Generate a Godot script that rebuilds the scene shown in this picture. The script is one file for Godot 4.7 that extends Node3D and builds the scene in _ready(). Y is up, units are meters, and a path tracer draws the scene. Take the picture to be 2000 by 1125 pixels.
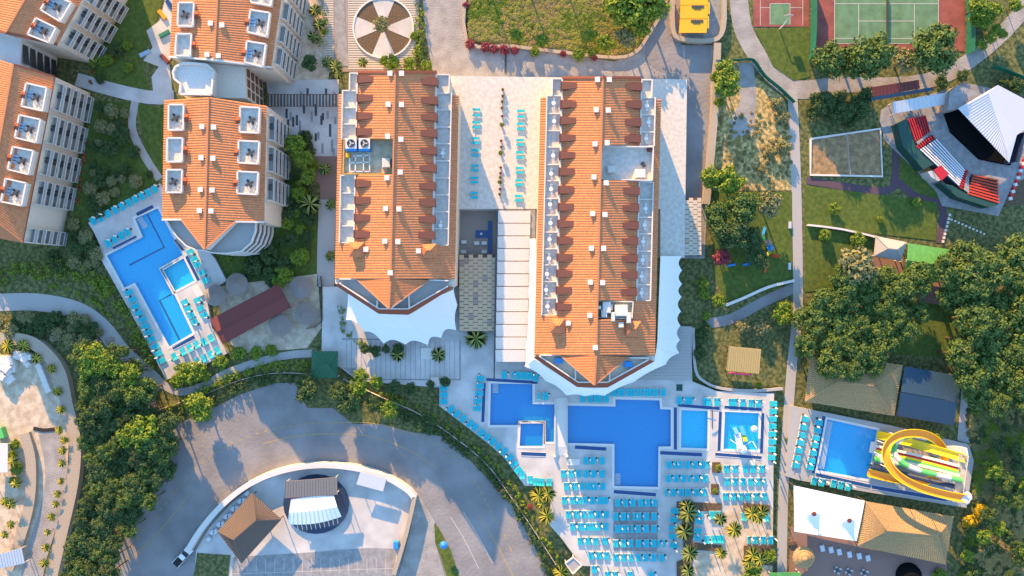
extends Node3D
# Aerial view of a hillside hotel resort. Pixels of the photograph are turned into ground points
# with the height of the surface they lie on: at() below.
const CAM_H := 180.0
const PPM := 8.5
var M := {}
var counts := {}
var rng := RandomNumberGenerator.new()
var tex_fine: ImageTexture
var tex_blotch: ImageTexture
var tex_grain: ImageTexture
var nrm_fine: ImageTexture

# ---------------------------------------------------------------- basics
func at(px: float, py: float, h: float = 0.0) -> Vector3:
	var k := (1.0 - h / CAM_H) / PPM
	return Vector3((px - 1000.0) * k, h, (py - 562.5) * k)
func flat(pts: Array, h: float = 0.0) -> PackedVector2Array:
	var r := PackedVector2Array()
	for p in pts:
		var w := at(p[0], p[1], h)
		r.append(Vector2(w.x, w.z))
	return r
func numbered(called: String) -> String:
	var n: int = counts.get(called, 0)
	counts[called] = n + 1
	return called if n == 0 else "%s_%03d" % [called, n]
func thing(called: String, label: String, category: String, pos := Vector3.ZERO, turn := 0.0, group := "") -> Node3D:
	var o := Node3D.new()
	o.name = numbered(called)
	add_child(o)
	o.position = pos
	o.rotation.y = turn
	tag(o, label, category, group)
	return o
func tag(o: Node, label: String, category: String, group := "") -> void:
	o.set_meta("label", label)
	o.set_meta("category", category)
	if group != "":
		o.set_meta("group", group)
func new_st() -> SurfaceTool:
	var st := SurfaceTool.new()
	st.begin(Mesh.PRIMITIVE_TRIANGLES)
	return st
func put(called: String, mesh: Mesh, mat: Material, parent: Node) -> MeshInstance3D:
	var o := MeshInstance3D.new()
	o.name = called
	o.mesh = mesh
	if mat:
		o.material_override = mat
	parent.add_child(o, true)
	return o
# a part whose shape was built in world coordinates
func part(called: String, st: SurfaceTool, mat: Material, parent: Node3D) -> MeshInstance3D:
	var o := put(called, st.commit(), mat, parent)
	if parent != self:
		var off := parent.transform
		var q := parent.get_parent()
		while q is Node3D and q != self:
			off = (q as Node3D).transform * off
			q = q.get_parent()
		o.transform = off.affine_inverse()
	return o
func setting(called: String, st: SurfaceTool, mat: Material) -> MeshInstance3D:
	var o := put(numbered(called), st.commit(), mat, self)
	o.set_meta("kind", "structure")
	return o
func tri(st: SurfaceTool, a: Vector3, b: Vector3, c: Vector3, n: Vector3, ua := Vector2.ZERO, ub := Vector2.ZERO, uc := Vector2.ZERO) -> void:
	if (b - a).cross(c - a).dot(n) > 0.0:
		var t := b
		b = c
		c = t
		var u := ub
		ub = uc
		uc = u
	st.set_normal(n)
	st.set_uv(ua)
	st.add_vertex(a)
	st.set_normal(n)
	st.set_uv(ub)
	st.add_vertex(b)
	st.set_normal(n)
	st.set_uv(uc)
	st.add_vertex(c)
func face(st: SurfaceTool, a: Vector3, b: Vector3, c: Vector3, hint := Vector3.UP) -> void:
	var n := (b - a).cross(c - a)
	if n.length() < 1e-9:
		return
	n = n.normalized()
	if n.dot(hint) < 0.0:
		n = -n
	tri(st, a, b, c, n)
func quad(st: SurfaceTool, a: Vector3, b: Vector3, c: Vector3, d: Vector3, hint := Vector3.UP) -> void:
	face(st, a, b, c, hint)
	face(st, a, c, d, hint)
func up2(p: Vector2, y: float) -> Vector3:
	return Vector3(p.x, y, p.y)
func sides(st: SurfaceTool, pts: PackedVector2Array, y0: float, y1: float, inward := false) -> void:
	var n := pts.size()
	var area := 0.0
	for i in n:
		area += pts[i].x * pts[(i + 1) % n].y - pts[(i + 1) % n].x * pts[i].y
	for i in n:
		var a := pts[i]
		var b := pts[(i + 1) % n]
		if a.distance_to(b) < 1e-5:
			continue
		var d := (b - a).normalized()
		var o := Vector3(d.y, 0, -d.x)
		if area < 0.0:
			o = -o
		if inward:
			o = -o
		tri(st, up2(a, y0), up2(b, y0), up2(b, y1), o)
		tri(st, up2(a, y0), up2(b, y1), up2(a, y1), o)
func cap(st: SurfaceTool, pts: PackedVector2Array, y: float, n := Vector3.UP) -> void:
	var ix := Geometry2D.triangulate_polygon(pts)
	for i in range(0, ix.size(), 3):
		tri(st, up2(pts[ix[i]], y), up2(pts[ix[i + 1]], y), up2(pts[ix[i + 2]], y), n)
func prism(st: SurfaceTool, pts: PackedVector2Array, y0: float, y1: float) -> void:
	cap(st, pts, y1)
	sides(st, pts, y0, y1)
# slab with holes: cut through each hole so that every piece is a plain polygon
func slab(st: SurfaceTool, pts: PackedVector2Array, holes: Array, y0: float, y1: float) -> void:
	var pieces := [pts]
	for h in holes:
		var hole: PackedVector2Array = h
		var c := 0.0
		for p in hole:
			c += p.x
		c /= hole.size()
		var next := []
		for pc in pieces:
			for half in [PackedVector2Array([Vector2(-999, -999), Vector2(c, -999), Vector2(c, 999), Vector2(-999, 999)]), PackedVector2Array([Vector2(c, -999), Vector2(999, -999), Vector2(999, 999), Vector2(c, 999)])]:
				for q in Geometry2D.intersect_polygons(pc, half):
					for r in Geometry2D.clip_polygons(q, hole):
						if not Geometry2D.is_polygon_clockwise(r):
							next.append(r)
						else:
							next.append(r)
		pieces = next
	for pc in pieces:
		cap(st, pc, y1)
	sides(st, pts, y0, y1)
func box(st: SurfaceTool, c: Vector3, s: Vector3, turn := 0.0, tilt := 0.0) -> void:
	var b := Basis(Vector3.UP, turn) * Basis(Vector3.RIGHT, tilt)
	var h := s * 0.5
	for ax in 3:
		for sg in [-1.0, 1.0]:
			var n := Vector3.ZERO
			n[ax] = sg
			var u := Vector3.ZERO
			u[(ax + 1) % 3] = 1.0
			var v := Vector3.ZERO
			v[(ax + 2) % 3] = 1.0
			var o: Vector3 = n * h
			quad(st, c + b * (o - u * h - v * h), c + b * (o + u * h - v * h), c + b * (o + u * h + v * h), c + b * (o - u * h + v * h), b * n)
func beam(st: SurfaceTool, a: Vector3, b: Vector3, w: float, t: float) -> void:
	var d := (b - a)
	var l := d.length()
	if l < 1e-4:
		return
	d /= l
	var s := d.cross(Vector3.UP)
	s = Vector3.RIGHT if s.length() < 0.01 else s.normalized()
	var u := s.cross(d).normalized()
	s *= w * 0.5
	u *= t * 0.5
	quad(st, a - s + u, a + s + u, b + s + u, b - s + u, u)
	quad(st, a - s - u, a + s - u, b + s - u, b - s - u, -u)
	quad(st, a - s - u, a - s + u, b - s + u, b - s - u, -s)
	quad(st, a + s - u, a + s + u, b + s + u, b + s - u, s)
	quad(st, a - s - u, a + s - u, a + s + u, a - s + u, -d)
	quad(st, b - s - u, b + s - u, b + s + u, b - s + u, d)
func lathe(st: SurfaceTool, c: Vector3, prof: Array, n := 12) -> void:
	for i in n:
		var a0 := TAU * i / n
		var a1 := TAU * (i + 1) / n
		for k in prof.size() - 1:
			var p = prof[k]
			var q = prof[k + 1]
			var d0 := Vector3(cos(a0), 0, sin(a0))
			var d1 := Vector3(cos(a1), 0, sin(a1))
			var dr: float = q[0] - p[0]
			var dh: float = q[1] - p[1]
			var hint := (d0 + d1) * dh + Vector3.UP * (-dr) * 2.0
			if hint.length() < 1e-6:
				continue
			var A: Vector3 = c + d0 * p[0] + Vector3.UP * p[1]
			var B: Vector3 = c + d1 * p[0] + Vector3.UP * p[1]
			var C: Vector3 = c + d1 * q[0] + Vector3.UP * q[1]
			var D: Vector3 = c + d0 * q[0] + Vector3.UP * q[1]
			face(st, A, B, C, hint)
			face(st, A, C, D, hint)
# strip of given width along a line of points, with thickness
func ribbon(st: SurfaceTool, line: Array, w: float, y0: float, y1: float) -> void:
	var n := line.size()
	for i in n - 1:
		var a: Vector3 = line[i]
		var b: Vector3 = line[i + 1]
		var sa := _side(line, i) * w * 0.5
		var sb := _side(line, i + 1) * w * 0.5
		var u0 := Vector3.UP * y0
		var u1 := Vector3.UP * y1
		quad(st, a - sa + u1, a + sa + u1, b + sb + u1, b - sb + u1, Vector3.UP)
		quad(st, a - sa + u0, b - sb + u0, b - sb + u1, a - sa + u1, -sa)
		quad(st, a + sa + u0, b + sb + u0, b + sb + u1, a + sa + u1, sa)
		if i == 0:
			quad(st, a - sa + u0, a + sa + u0, a + sa + u1, a - sa + u1, a - b)
		if i == n - 2:
			quad(st, b - sb + u0, b + sb + u0, b + sb + u1, b - sb + u1, b - a)
func _side(line: Array, i: int) -> Vector3:
	var a: Vector3 = line[max(i - 1, 0)]
	var b: Vector3 = line[min(i + 1, line.size() - 1)]
	var d := b - a
	d.y = 0
	return d.normalized().cross(Vector3.UP)
func px_line(pts: Array, h := 0.0, smooth := 0) -> Array:
	var r := []
	if smooth == 0:
		for p in pts:
			r.append(at(p[0], p[1], p[2] if p.size() > 2 else h))
		return r
	var cv := Curve3D.new()
	var n := pts.size()
	for i in n:
		var p := at(pts[i][0], pts[i][1], pts[i][2] if pts[i].size() > 2 else h)
		var a = pts[max(i - 1, 0)]
		var b = pts[min(i + 1, n - 1)]
		var t := (at(b[0], b[1], b[2] if b.size() > 2 else h) - at(a[0], a[1], a[2] if a.size() > 2 else h)) / 6.0
		cv.add_point(p, -t, t)
	for k in smooth * (n - 1) + 1:
		r.append(cv.sample(mini(k / smooth, n - 2), float(k) / smooth - mini(k / smooth, n - 2)))
	return r

# ---------------------------------------------------------------- materials
func noise_tex(freq: float, oct: int, lo: float, hi: float, size: int, sd: int, gamma := 1.0) -> ImageTexture:
	var n := FastNoiseLite.new()
	n.seed = sd
	n.noise_type = FastNoiseLite.TYPE_SIMPLEX_SMOOTH
	n.frequency = freq
	n.fractal_octaves = oct
	var im := n.get_seamless_image(size, size)
	im.convert(Image.FORMAT_L8)
	var d := im.get_data()
	var out := PackedByteArray()
	out.resize(d.size())
	for i in d.size():
		out[i] = clampi(int(255.0 * (lo + (hi - lo) * pow(d[i] / 255.0, gamma))), 0, 255)
	var im2 := Image.create_from_data(size, size, false, Image.FORMAT_L8, out)
	im2.generate_mipmaps()
	return ImageTexture.create_from_image(im2)
func bump_tex(freq: float, oct: int, size: int, sd: int, k: float) -> ImageTexture:
	var n := FastNoiseLite.new()
	n.seed = sd
	n.frequency = freq
	n.fractal_octaves = oct
	var im := n.get_seamless_image(size, size)
	im.convert(Image.FORMAT_RGBA8)
	im.bump_map_to_normal_map(k)
	return ImageTexture.create_from_image(im)
func mat(lin: Array, rough := 0.85, tex: Texture2D = null, metres := 8.0, nrm := 0.0) -> StandardMaterial3D:
	var m := StandardMaterial3D.new()
	m.albedo_color = Color(lin[0], lin[1], lin[2]).linear_to_srgb()
	m.roughness = rough
	if tex:
		m.albedo_texture = tex
		m.uv1_triplanar = true
		m.uv1_world_triplanar = true
		m.uv1_scale = Vector3.ONE / metres
		if nrm > 0.0:
			m.normal_enabled = true
			m.normal_texture = nrm_fine
			m.normal_scale = nrm
	return m
func two_tone(lo: Array, hi: Array, freq: float, sd: int, metres: float, size := 512, sharp := 1.0) -> StandardMaterial3D:
	var n := FastNoiseLite.new()
	n.seed = sd
	n.frequency = freq
	n.fractal_octaves = 5
	n.fractal_gain = 0.62
	var im := n.get_seamless_image(size, size)
	im.convert(Image.FORMAT_L8)
	var d := im.get_data()
	var a := Color(lo[0], lo[1], lo[2]).linear_to_srgb()
	var b := Color(hi[0], hi[1], hi[2]).linear_to_srgb()
	var out := PackedByteArray()
	out.resize(d.size() * 3)
	for i in d.size():
		var t := clampf((d[i] / 255.0 - 0.5) * sharp * 1.6 + 0.5, 0, 1)
		out[i * 3] = int(255 * lerpf(a.r, b.r, t))
		out[i * 3 + 1] = int(255 * lerpf(a.g, b.g, t))
		out[i * 3 + 2] = int(255 * lerpf(a.b, b.b, t))
	var im2 := Image.create_from_data(size, size, false, Image.FORMAT_RGB8, out)
	im2.generate_mipmaps()
	var m := StandardMaterial3D.new()
	m.albedo_texture = ImageTexture.create_from_image(im2)
	m.roughness = 0.95
	m.uv1_triplanar = true
	m.uv1_world_triplanar = true
	m.uv1_scale = Vector3.ONE / metres
	return m
# clay tiles: 16 columns by 16 courses with tone per tile; the relief of the courses as a height map
func tile_mat(lin: Array) -> StandardMaterial3D:
	var S := 512
	var r := RandomNumberGenerator.new()
	r.seed = 77
	var tone := []
	for i in 256:
		tone.append(r.randf_range(0.86, 1.08))
	var im := Image.create(S, S, false, Image.FORMAT_RGB8)
	var hm := Image.create(S, S, false, Image.FORMAT_RGBA8)
	var c := Color(lin[0], lin[1], lin[2])
	for y in S:
		for x in S:
			var row := y / 32
			var sh := 16 if row % 2 == 1 else 0
			var col := ((x + sh) % S) / 32
			var t: float = tone[row * 16 + col]
			var cc := Color(c.r * t, c.g * t * (0.94 + 0.1 * tone[(row * 7 + col * 3) % 256]), c.b * t)
			im.set_pixel(x, y, cc.linear_to_srgb())
			var v := float(y % 32) / 32.0
			var u := absf(float((x + sh) % 32) / 16.0 - 1.0)
			var hh := v * 0.8 + (0.2 if u < 0.8 else 0.0)
			hm.set_pixel(x, y, Color(hh, hh, hh))
	hm.bump_map_to_normal_map(3.0)
	im.generate_mipmaps()
	var m := StandardMaterial3D.new()
	m.albedo_texture = ImageTexture.create_from_image(im)
	m.normal_enabled = true
	m.normal_texture = ImageTexture.create_from_image(hm)
	m.normal_scale = 0.8
	m.roughness = 0.8
	return m
func make_materials() -> void:
	tex_fine = noise_tex(0.05, 4, 0.88, 1.03, 512, 3)
	tex_blotch = noise_tex(0.010, 5, 0.84, 1.04, 512, 5)
	tex_grain = noise_tex(0.25, 2, 0.76, 1.06, 256, 9)
	nrm_fine = bump_tex(0.09, 4, 512, 11, 6.0)
	M.tile = tile_mat([0.58, 0.225, 0.10])
	M.tile_trim = mat([0.55, 0.25, 0.13], 0.8, tex_grain, 3.0)
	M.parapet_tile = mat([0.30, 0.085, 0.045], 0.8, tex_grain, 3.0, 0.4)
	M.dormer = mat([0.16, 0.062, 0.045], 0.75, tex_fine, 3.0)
	M.maroon = mat([0.17, 0.035, 0.03], 0.6, tex_fine, 5.0)
	M.wall = mat([0.72, 0.66, 0.55], 0.9, tex_fine, 9.0)
	M.white = mat([0.72, 0.70, 0.66], 0.8, tex_fine, 9.0)
	M.terrace = mat([0.62, 0.60, 0.55], 0.8, tex_fine, 31.0)
	M.pit = mat([0.60, 0.54, 0.38], 0.9, tex_blotch, 9.0)
	M.grey = mat([0.30, 0.31, 0.32], 0.85, tex_blotch, 9.0)
	M.floor_grey = mat([0.40, 0.40, 0.39], 0.85, tex_fine, 5.0)
	M.deck = mat([0.56, 0.56, 0.55], 0.7, tex_blotch, 37.0)
	M.coping = mat([0.70, 0.69, 0.66], 0.6, tex_fine, 5.0)
	M.road = mat([0.26, 0.26, 0.265], 0.9, tex_blotch, 53.0, 0.08)
	M.clay = two_tone([0.20, 0.14, 0.075], [0.42, 0.28, 0.14], 0.02, 33, 19.0)
	M.shingle = two_tone([0.10, 0.075, 0.06], [0.22, 0.17, 0.14], 0.08, 34, 4.0)
	M.pale_blue = mat([0.30, 0.45, 0.60], 0.7)
	M.concrete = mat([0.36, 0.35, 0.335], 0.9, tex_blotch, 19.0, 0.3)
	M.path = mat([0.42, 0.42, 0.41], 0.9, tex_fine, 4.0, 0.3)
	M.sand = two_tone([0.42, 0.34, 0.24], [0.62, 0.54, 0.42], 0.02, 21, 27.0)
	M.dry = two_tone([0.22, 0.19, 0.07], [0.62, 0.46, 0.20], 0.03, 22, 17.0, 512, 1.6)
	M.lawn = two_tone([0.045, 0.085, 0.012], [0.10, 0.145, 0.022], 0.03, 23, 21.0)
	M.rough = two_tone([0.05, 0.07, 0.018], [0.18, 0.18, 0.07], 0.03, 24, 19.0, 512, 1.4)
	M.soil = two_tone([0.07, 0.05, 0.03], [0.17, 0.12, 0.075], 0.05, 25, 11.0)
	M.stone = two_tone([0.25, 0.21, 0.16], [0.55, 0.48, 0.38], 0.06, 26, 7.0)
	M.thatch = two_tone([0.24, 0.155, 0.07], [0.56, 0.39, 0.19], 0.05, 27, 7.0, 512, 1.5)
	M.straw = two_tone([0.46, 0.30, 0.10], [0.74, 0.52, 0.21], 0.06, 30, 6.0)
	M.thatch_grey = two_tone([0.16, 0.15, 0.145], [0.32, 0.29, 0.26], 0.10, 28, 4.0)
	M.reed = mat([0.58, 0.46, 0.31], 0.9, tex_grain, 1.6)
	M.reed_pale = mat([0.66, 0.60, 0.49], 0.9, tex_grain, 1.6)
	M.timber = mat([0.16, 0.10, 0.07], 0.8, tex_grain, 2.0)
	M.plank = mat([0.36, 0.30, 0.26], 0.8, tex_grain, 3.0)
	M.brown_deck = mat([0.27, 0.17, 0.14], 0.8, tex_fine, 3.0)
	M.canvas = mat([0.87, 0.87, 0.86], 0.75)
	M.metal = mat([0.62, 0.66, 0.70], 0.45, tex_fine, 6.0)
	M.metal.metallic = 0.2
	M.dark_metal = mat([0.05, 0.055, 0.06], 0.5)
	M.black = mat([0.008, 0.009, 0.011], 1.0)
	M.black.metallic_specular = 0.05
	M.navy_roof = mat([0.03, 0.075, 0.13], 0.45, tex_fine, 6.0)
	M.green_roof = mat([0.02, 0.14, 0.07], 0.5, tex_fine, 5.0)
	M.lime_roof = mat([0.10, 0.36, 0.08], 0.6, tex_blotch, 6.0)
	M.glass = mat([0.04, 0.05, 0.06], 0.1)
	M.rail = StandardMaterial3D.new()
	M.rail.albedo_color = Color(0.75, 0.8, 0.82, 0.35)
	M.rail.transparency = BaseMaterial3D.TRANSPARENCY_ALPHA
	M.rail.roughness = 0.1
	M.balcony = mat([0.34, 0.33, 0.32], 0.85, tex_fine, 4.0)
	M.pool_a = mat([0.006, 0.47, 0.84], 0.4, tex_fine, 13.0)
	M.pool_b = mat([0.001, 0.27, 0.66], 0.4, tex_fine, 13.0)
	M.pool_c = mat([0.006, 0.62, 0.86], 0.4, tex_fine, 13.0)
	M.trough = mat([0.012, 0.07, 0.25], 0.35, tex_grain, 2.0)
	M.water = StandardMaterial3D.new()
	M.water.albedo_color = Color(0.15, 0.62, 0.85, 0.12)
	M.water.transparency = BaseMaterial3D.TRANSPARENCY_ALPHA
	M.water.roughness = 0.06
	M.water.normal_enabled = true
	M.water.normal_texture = bump_tex(0.03, 3, 512, 31, 3.0)
	M.water.normal_scale = 0.25
	M.water.uv1_triplanar = true
	M.water.uv1_world_triplanar = true
	M.water.uv1_scale = Vector3.ONE / 5.0
	M.cushion = mat([0.004, 0.55, 0.68], 0.8, tex_grain, 1.2)
	M.frame = mat([0.78, 0.78, 0.77], 0.5)
	M.mark_yellow = mat([0.50, 0.36, 0.14], 0.9, tex_grain, 2.0)
	M.mark_white = mat([0.60, 0.58, 0.54], 0.9, tex_grain, 2.0)
	M.court_red = mat([0.30, 0.09, 0.075], 0.9, tex_blotch, 15.0)
	M.court_green = mat([0.13, 0.26, 0.14], 0.9, tex_blotch, 15.0)
	M.fence_green = mat([0.01, 0.22, 0.15], 0.7, tex_grain, 2.0)
	M.red = mat([0.55, 0.012, 0.02], 0.5)
	M.orange_red = mat([0.62, 0.06, 0.015], 0.5)
	M.seat_white = mat([0.75, 0.76, 0.80], 0.5)
	M.stand_green = mat([0.01, 0.07, 0.06], 0.7, tex_fine, 4.0)
	M.yellow = mat([0.72, 0.42, 0.01], 0.4)
	M.orange = mat([0.78, 0.33, 0.015], 0.35)
	M.slide_yellow = mat([0.78, 0.60, 0.01], 0.35)
	M.slide_green = mat([0.10, 0.50, 0.13], 0.35)
	M.slide_navy = mat([0.02, 0.04, 0.09], 0.4)
	M.blue_paint = mat([0.02, 0.25, 0.62], 0.5)
	M.ochre = mat([0.62, 0.40, 0.10], 0.8, tex_blotch, 4.0)
	M.pink = mat([0.6, 0.06, 0.22], 0.6)
	M.rock = two_tone([0.16, 0.14, 0.12], [0.45, 0.41, 0.37], 0.05, 29, 5.0)
	M.purple_path = mat([0.10, 0.065, 0.09], 0.9, tex_fine, 4.0)
	M.bark = mat([0.14, 0.09, 0.06], 0.95, tex_grain, 1.0)
	M.leaf = StandardMaterial3D.new()
	M.leaf.vertex_color_use_as_albedo = true
	M.leaf.roughness = 0.75
	M.car_white = mat([0.75, 0.75, 0.74], 0.25)
	M.car_white.clearcoat_enabled = true
	M.car_grey = mat([0.2, 0.22, 0.24], 0.3)
	M.rubber = mat([0.02, 0.02, 0.02], 0.9)

# ---------------------------------------------------------------- setting
func zone(called: String, pts: Array, h: float, m: Material, base := -0.1) -> MeshInstance3D:
	var st := new_st()
	prism(st, flat(pts, h), base, h)
	return setting(called, st, m)
func strip(called: String, pts: Array, w_px: float, h: float, m: Material, smooth := 4, base := -0.1) -> MeshInstance3D:
	var st := new_st()
	var line := px_line(pts, 0.0, smooth)
	ribbon(st, line, w_px / PPM, base, h)
	return setting(called, st, m)
func wall_line(called: String, label: String, category: String, pts: Array, w: float, y1: float, m: Material, smooth := 4, y0 := 0.0, group := "") -> void:
	var line := px_line(pts, 0.0, smooth)
	var o := thing(called, label, category, line[0], 0.0, group)
	var st := new_st()
	ribbon(st, line, w, y0, y1)
	part("wall_body", st, m, o)
	var st2 := new_st()
	ribbon(st2, line, w + 0.12, y1 + 0.002, y1 + 0.1)
	part("coping", st2, m, o)
func fence(label: String, pts: Array, height: float, m: Material, smooth := 3, y0 := 0.0) -> void:
	var line := px_line(pts, y0, smooth)
	var o := thing("fence", label, "fence", line[0])
	var st := new_st()
	ribbon(st, line, 0.05, 0.15, height)
	part("mesh_panel", st, m, o)
	for i in range(0, line.size(), 1):
		var s := new_st()
		var p: Vector3 = line[i]
		box(s, p + Vector3(0, height * 0.5 + 0.05, 0), Vector3(0.09, height + 0.1, 0.09))
		part("post", s, m, o)

func make_ground() -> void:
	var st := new_st()
	quad(st, Vector3(-420, 0, -360), Vector3(420, 0, -360), Vector3(420, 0, 360), Vector3(-420, 0, 360))
	setting("ground", st, M.rough)
	# --- roads
	zone("road", [[175, 1180], [205, 1125], [255, 1030], [300, 960], [330, 900], [335, 850], [345, 825], [380, 815], [430, 790], [470, 770], [540, 748], [575, 748], [600, 797], [650, 797], [690, 828], [745, 828], [800, 843], [860, 852], [900, 882], [950, 932], [1000, 987], [1030, 1042], [1060, 1102], [1095, 1180]], 0.05, M.road)
	zone("service_road", [[822, -60], [915, -60], [908, 85], [1100, 106], [1200, 120], [1240, 105], [1262, 78], [1300, 20], [1320, -60], [1335, -60], [1320, 40], [1315, 70], [1330, 88], [1392, 88], [1386, 300], [1376, 505], [1290, 505], [1290, 170], [880, 165], [845, 140], [830, 60]], 0.05, M.concrete)
	zone("driveway", [[1338, 88], [1388, 88], [1383, 300], [1372, 500], [1334, 500], [1338, 158]], 0.09, M.road)
	zone("side_road", [[1262, 80], [1300, 22], [1318, -60], [1342, -60], [1322, 45], [1318, 70], [1332, 88], [1338, 150], [1290, 140], [1260, 120]], 0.08, M.road)
	zone("container_yard", [[1316, -60], [1412, -60], [1410, 60], [1388, 82], [1335, 82], [1318, 62]], 0.12, M.grey)
	strip("lane", [[1440, -60], [1446, 30], [1462, 80], [1500, 135], [1540, 170], [1580, 175], [1640, 165]], 36, 0.06, M.concrete)
	strip("lane", [[1547, 175], [1553, 300], [1557, 450], [1558, 600], [1548, 700], [1540, 800], [1530, 960], [1526, 1180]], 19, 0.1, M.path)
	strip("lane", [[1640, 165], [1760, 165], [1850, 145], [1930, 90], [1990, 30], [2040, -40]], 30, 0.055, M.concrete)
	strip("lane", [[1380, 632], [1430, 622], [1490, 590], [1552, 562]], 20, 0.08, M.road)
	strip("path", [[640, 390], [637, 480], [636, 560]], 34, 0.12, M.path, 2)
	strip("path", [[-30, 592], [70, 590], [150, 606], [200, 640], [240, 690], [290, 735], [312, 760]], 34, 0.07, M.path)
	strip("path", [[318, 752], [350, 765], [390, 757], [440, 730], [500, 708], [560, 694], [610, 690]], 15, 0.09, M.path)
	strip("path", [[150, 155], [220, 175], [290, 190], [340, 190]], 26, 0.12, M.deck, 3)
	strip("path", [[265, 195], [258, 250], [280, 300], [312, 350]], 15, 0.1, M.path, 3)
	zone("terrace_path", [[330, -40], [346, 20], [345, 95], [330, 120], [338, 190], [300, 190], [296, 150], [310, 130], [280, 118], [298, 92], [286, 60], [312, 40], [322, 0]], 0.11, M.deck)
	strip("path", [[1750, 275], [1748, 340], [1735, 372], [1660, 366], [1575, 352]], 14, 0.09, M.purple_path, 3)
	strip("path", [[1748, 352], [1790, 384], [1836, 398], [1842, 420], [1834, 475]], 14, 0.1, M.purple_path, 3)
	# --- north court with the planted circle
	zone("boardwalk", [[625, -40], [820, -40], [818, 60], [806, 118], [770, 140], [640, 140], [632, 60]], 0.1, M.plank)
	for i in 34:
		var y := -18 + i * 4.6
		for side in [[632, 652], [680, 812]]:
			var s := new_st()
			var a := at(side[0], y)
			var b := at(side[1], y)
			box(s, Vector3((a.x + b.x) * 0.5, 0.115, a.z), Vector3(b.x - a.x, 0.07, 0.34))
			part("plank", s, M.reed_pale, get_node("boardwalk"))
	strip("walk", [[664, -40], [664, 40], [672, 130]], 20, 0.17, M.grey, 3)
	zone("sand_court", [[552, -40], [632, -40], [636, 80], [645, 130], [640, 160], [560, 160], [548, 60]], 0.06, M.sand)
	circle_bed()
	# --- white court with dark inlays
	var wc := zone("inlay_court", [[520, 158], [662, 155], [660, 320], [560, 300], [530, 240]], 0.09, M.deck)
	var r := RandomNumberGenerator.new()
	r.seed = 8
	for p in [[560, 222], [568, 228], [580, 235], [563, 245], [586, 248], [609, 228], [617, 215], [628, 235], [631, 228], [645, 255], [640, 225], [655, 235], [617, 268], [622, 265], [649, 285], [630, 290], [573, 238], [594, 215], [601, 180], [637, 180], [608, 285], [652, 300]]:
		var s := new_st()
		var c := at(p[0], p[1])
		box(s, Vector3(c.x, 0.095, c.z), Vector3(0.55, 0.02, r.randf_range(1.6, 3.0)))
		part("plank", s, M.grey if r.randf() < 0.4 else M.dark_metal, wc)
	zone("brick_path", [[610, 305], [660, 305], [658, 400], [625, 400], [625, 360], [610, 350]], 0.11, M.brown_deck)
	# --- terrace above the lower floor, between and beside the two wings
	zone("roof_terrace", [[880, 148], [1342, 155], [1337, 503], [1290, 503], [1290, 408], [890, 408]], 4.0, M.terrace)
	zone("spa_court", [[895, 405], [972, 405], [972, 500], [895, 500]], 0.14, M.plank)
	# --- gardens
	zone("dry_field", [[915, -60], [1322, -60], [1300, 18], [1258, 78], [1238, 102], [1205, 112], [1100, 100], [915, 80]], 0.35, M.dry)
	zone("rough_field", [[1395, 120], [1440, 120], [1475, 150], [1530, 190], [1545, 240], [1547, 372], [1398, 372], [1385, 300]], 0.07, M.dry)
	zone("gravel_track", [[1443, 122], [1472, 122], [1478, 200], [1470, 260], [1430, 270], [1425, 240], [1445, 200]], 0.1, M.concrete)
	zone("lawn", [[1395, 375], [1547, 375], [1548, 552], [1480, 575], [1415, 592], [1392, 520]], 0.13, M.lawn)
	zone("lawn", [[1364, 645], [1420, 640], [1490, 612], [1545, 590], [1530, 650], [1526, 755], [1400, 755], [1365, 735], [1356, 700]], 0.14, M.rough)
	zone("lawn", [[1475, 58], [1580, 52], [1582, 150], [1550, 158], [1510, 130]], 0.12, M.lawn)
	zone("lawn", [[1572, 362], [1830, 395], [1828, 470], [1700, 455], [1572, 438]], 0.12, M.lawn)
	zone("lawn", [[1572, 440], [1705, 465], [1700, 560], [1572, 570]], 0.11, M.lawn)
	zone("lawn", [[1755, 300], [1830, 378], [1835, 398], [1800, 385], [1760, 350]], 0.08, M.lawn)
	zone("lawn", [[1700, 590], [1890, 590], [1890, 700], [1700, 690]], 0.1, M.lawn)
	zone("lawn", [[190, -40], [330, -40], [300, 60], [275, 120], [296, 185], [180, 160]], 0.08, M.lawn)
	zone("lawn", [[165, 195], [262, 200], [255, 255], [310, 352], [172, 430], [140, 470], [150, 340]], 0.08, M.lawn)
	zone("lawn", [[268, 200], [325, 215], [320, 350], [285, 300]], 0.07, M.lawn)
	zone("lawn", [[420, 500], [560, 440], [560, 300], [620, 400], [622, 545], [560, 560], [440, 550]], 0.07, M.lawn)
	zone("sand_lot", [[-60, 700], [40, 690], [90, 700], [120, 760], [135, 850], [130, 950], [95, 1060], [70, 1180], [-60, 1180]], 0.06, M.sand)
	strip("haul_road", [[95, 840], [110, 920], [98, 1000], [70, 1090], [55, 1180]], 42, 0.08, M.concrete)
	zone("volleyball_court", [[1582, 272], [1718, 252], [1722, 345], [1582, 342]], 0.1, M.clay)
	zone("beach_deck", [[1545, 1030], [1850, 1100], [1850, 1180], [1540, 1180]], 0.3, M.brown_deck)
	zone("kids_yard", [[1880, 740], [1905, 780], [1910, 870], [1870, 860]], 0.08, M.path)
	zone("bar_yard", [[420, 560], [620, 535], [628, 640], [600, 680], [470, 690], [440, 660]], 0.12, M.sand)
	zone("stadium_floor", [[1721, 215], [1740, 203], [1860, 172], [1880, 160], [1945, 175], [2040, 240], [2040, 330], [1978, 360], [1950, 422], [1840, 402], [1829, 375], [1793, 336], [1754, 300], [1728, 274], [1719, 238]], 0.16, M.grey)
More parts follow.
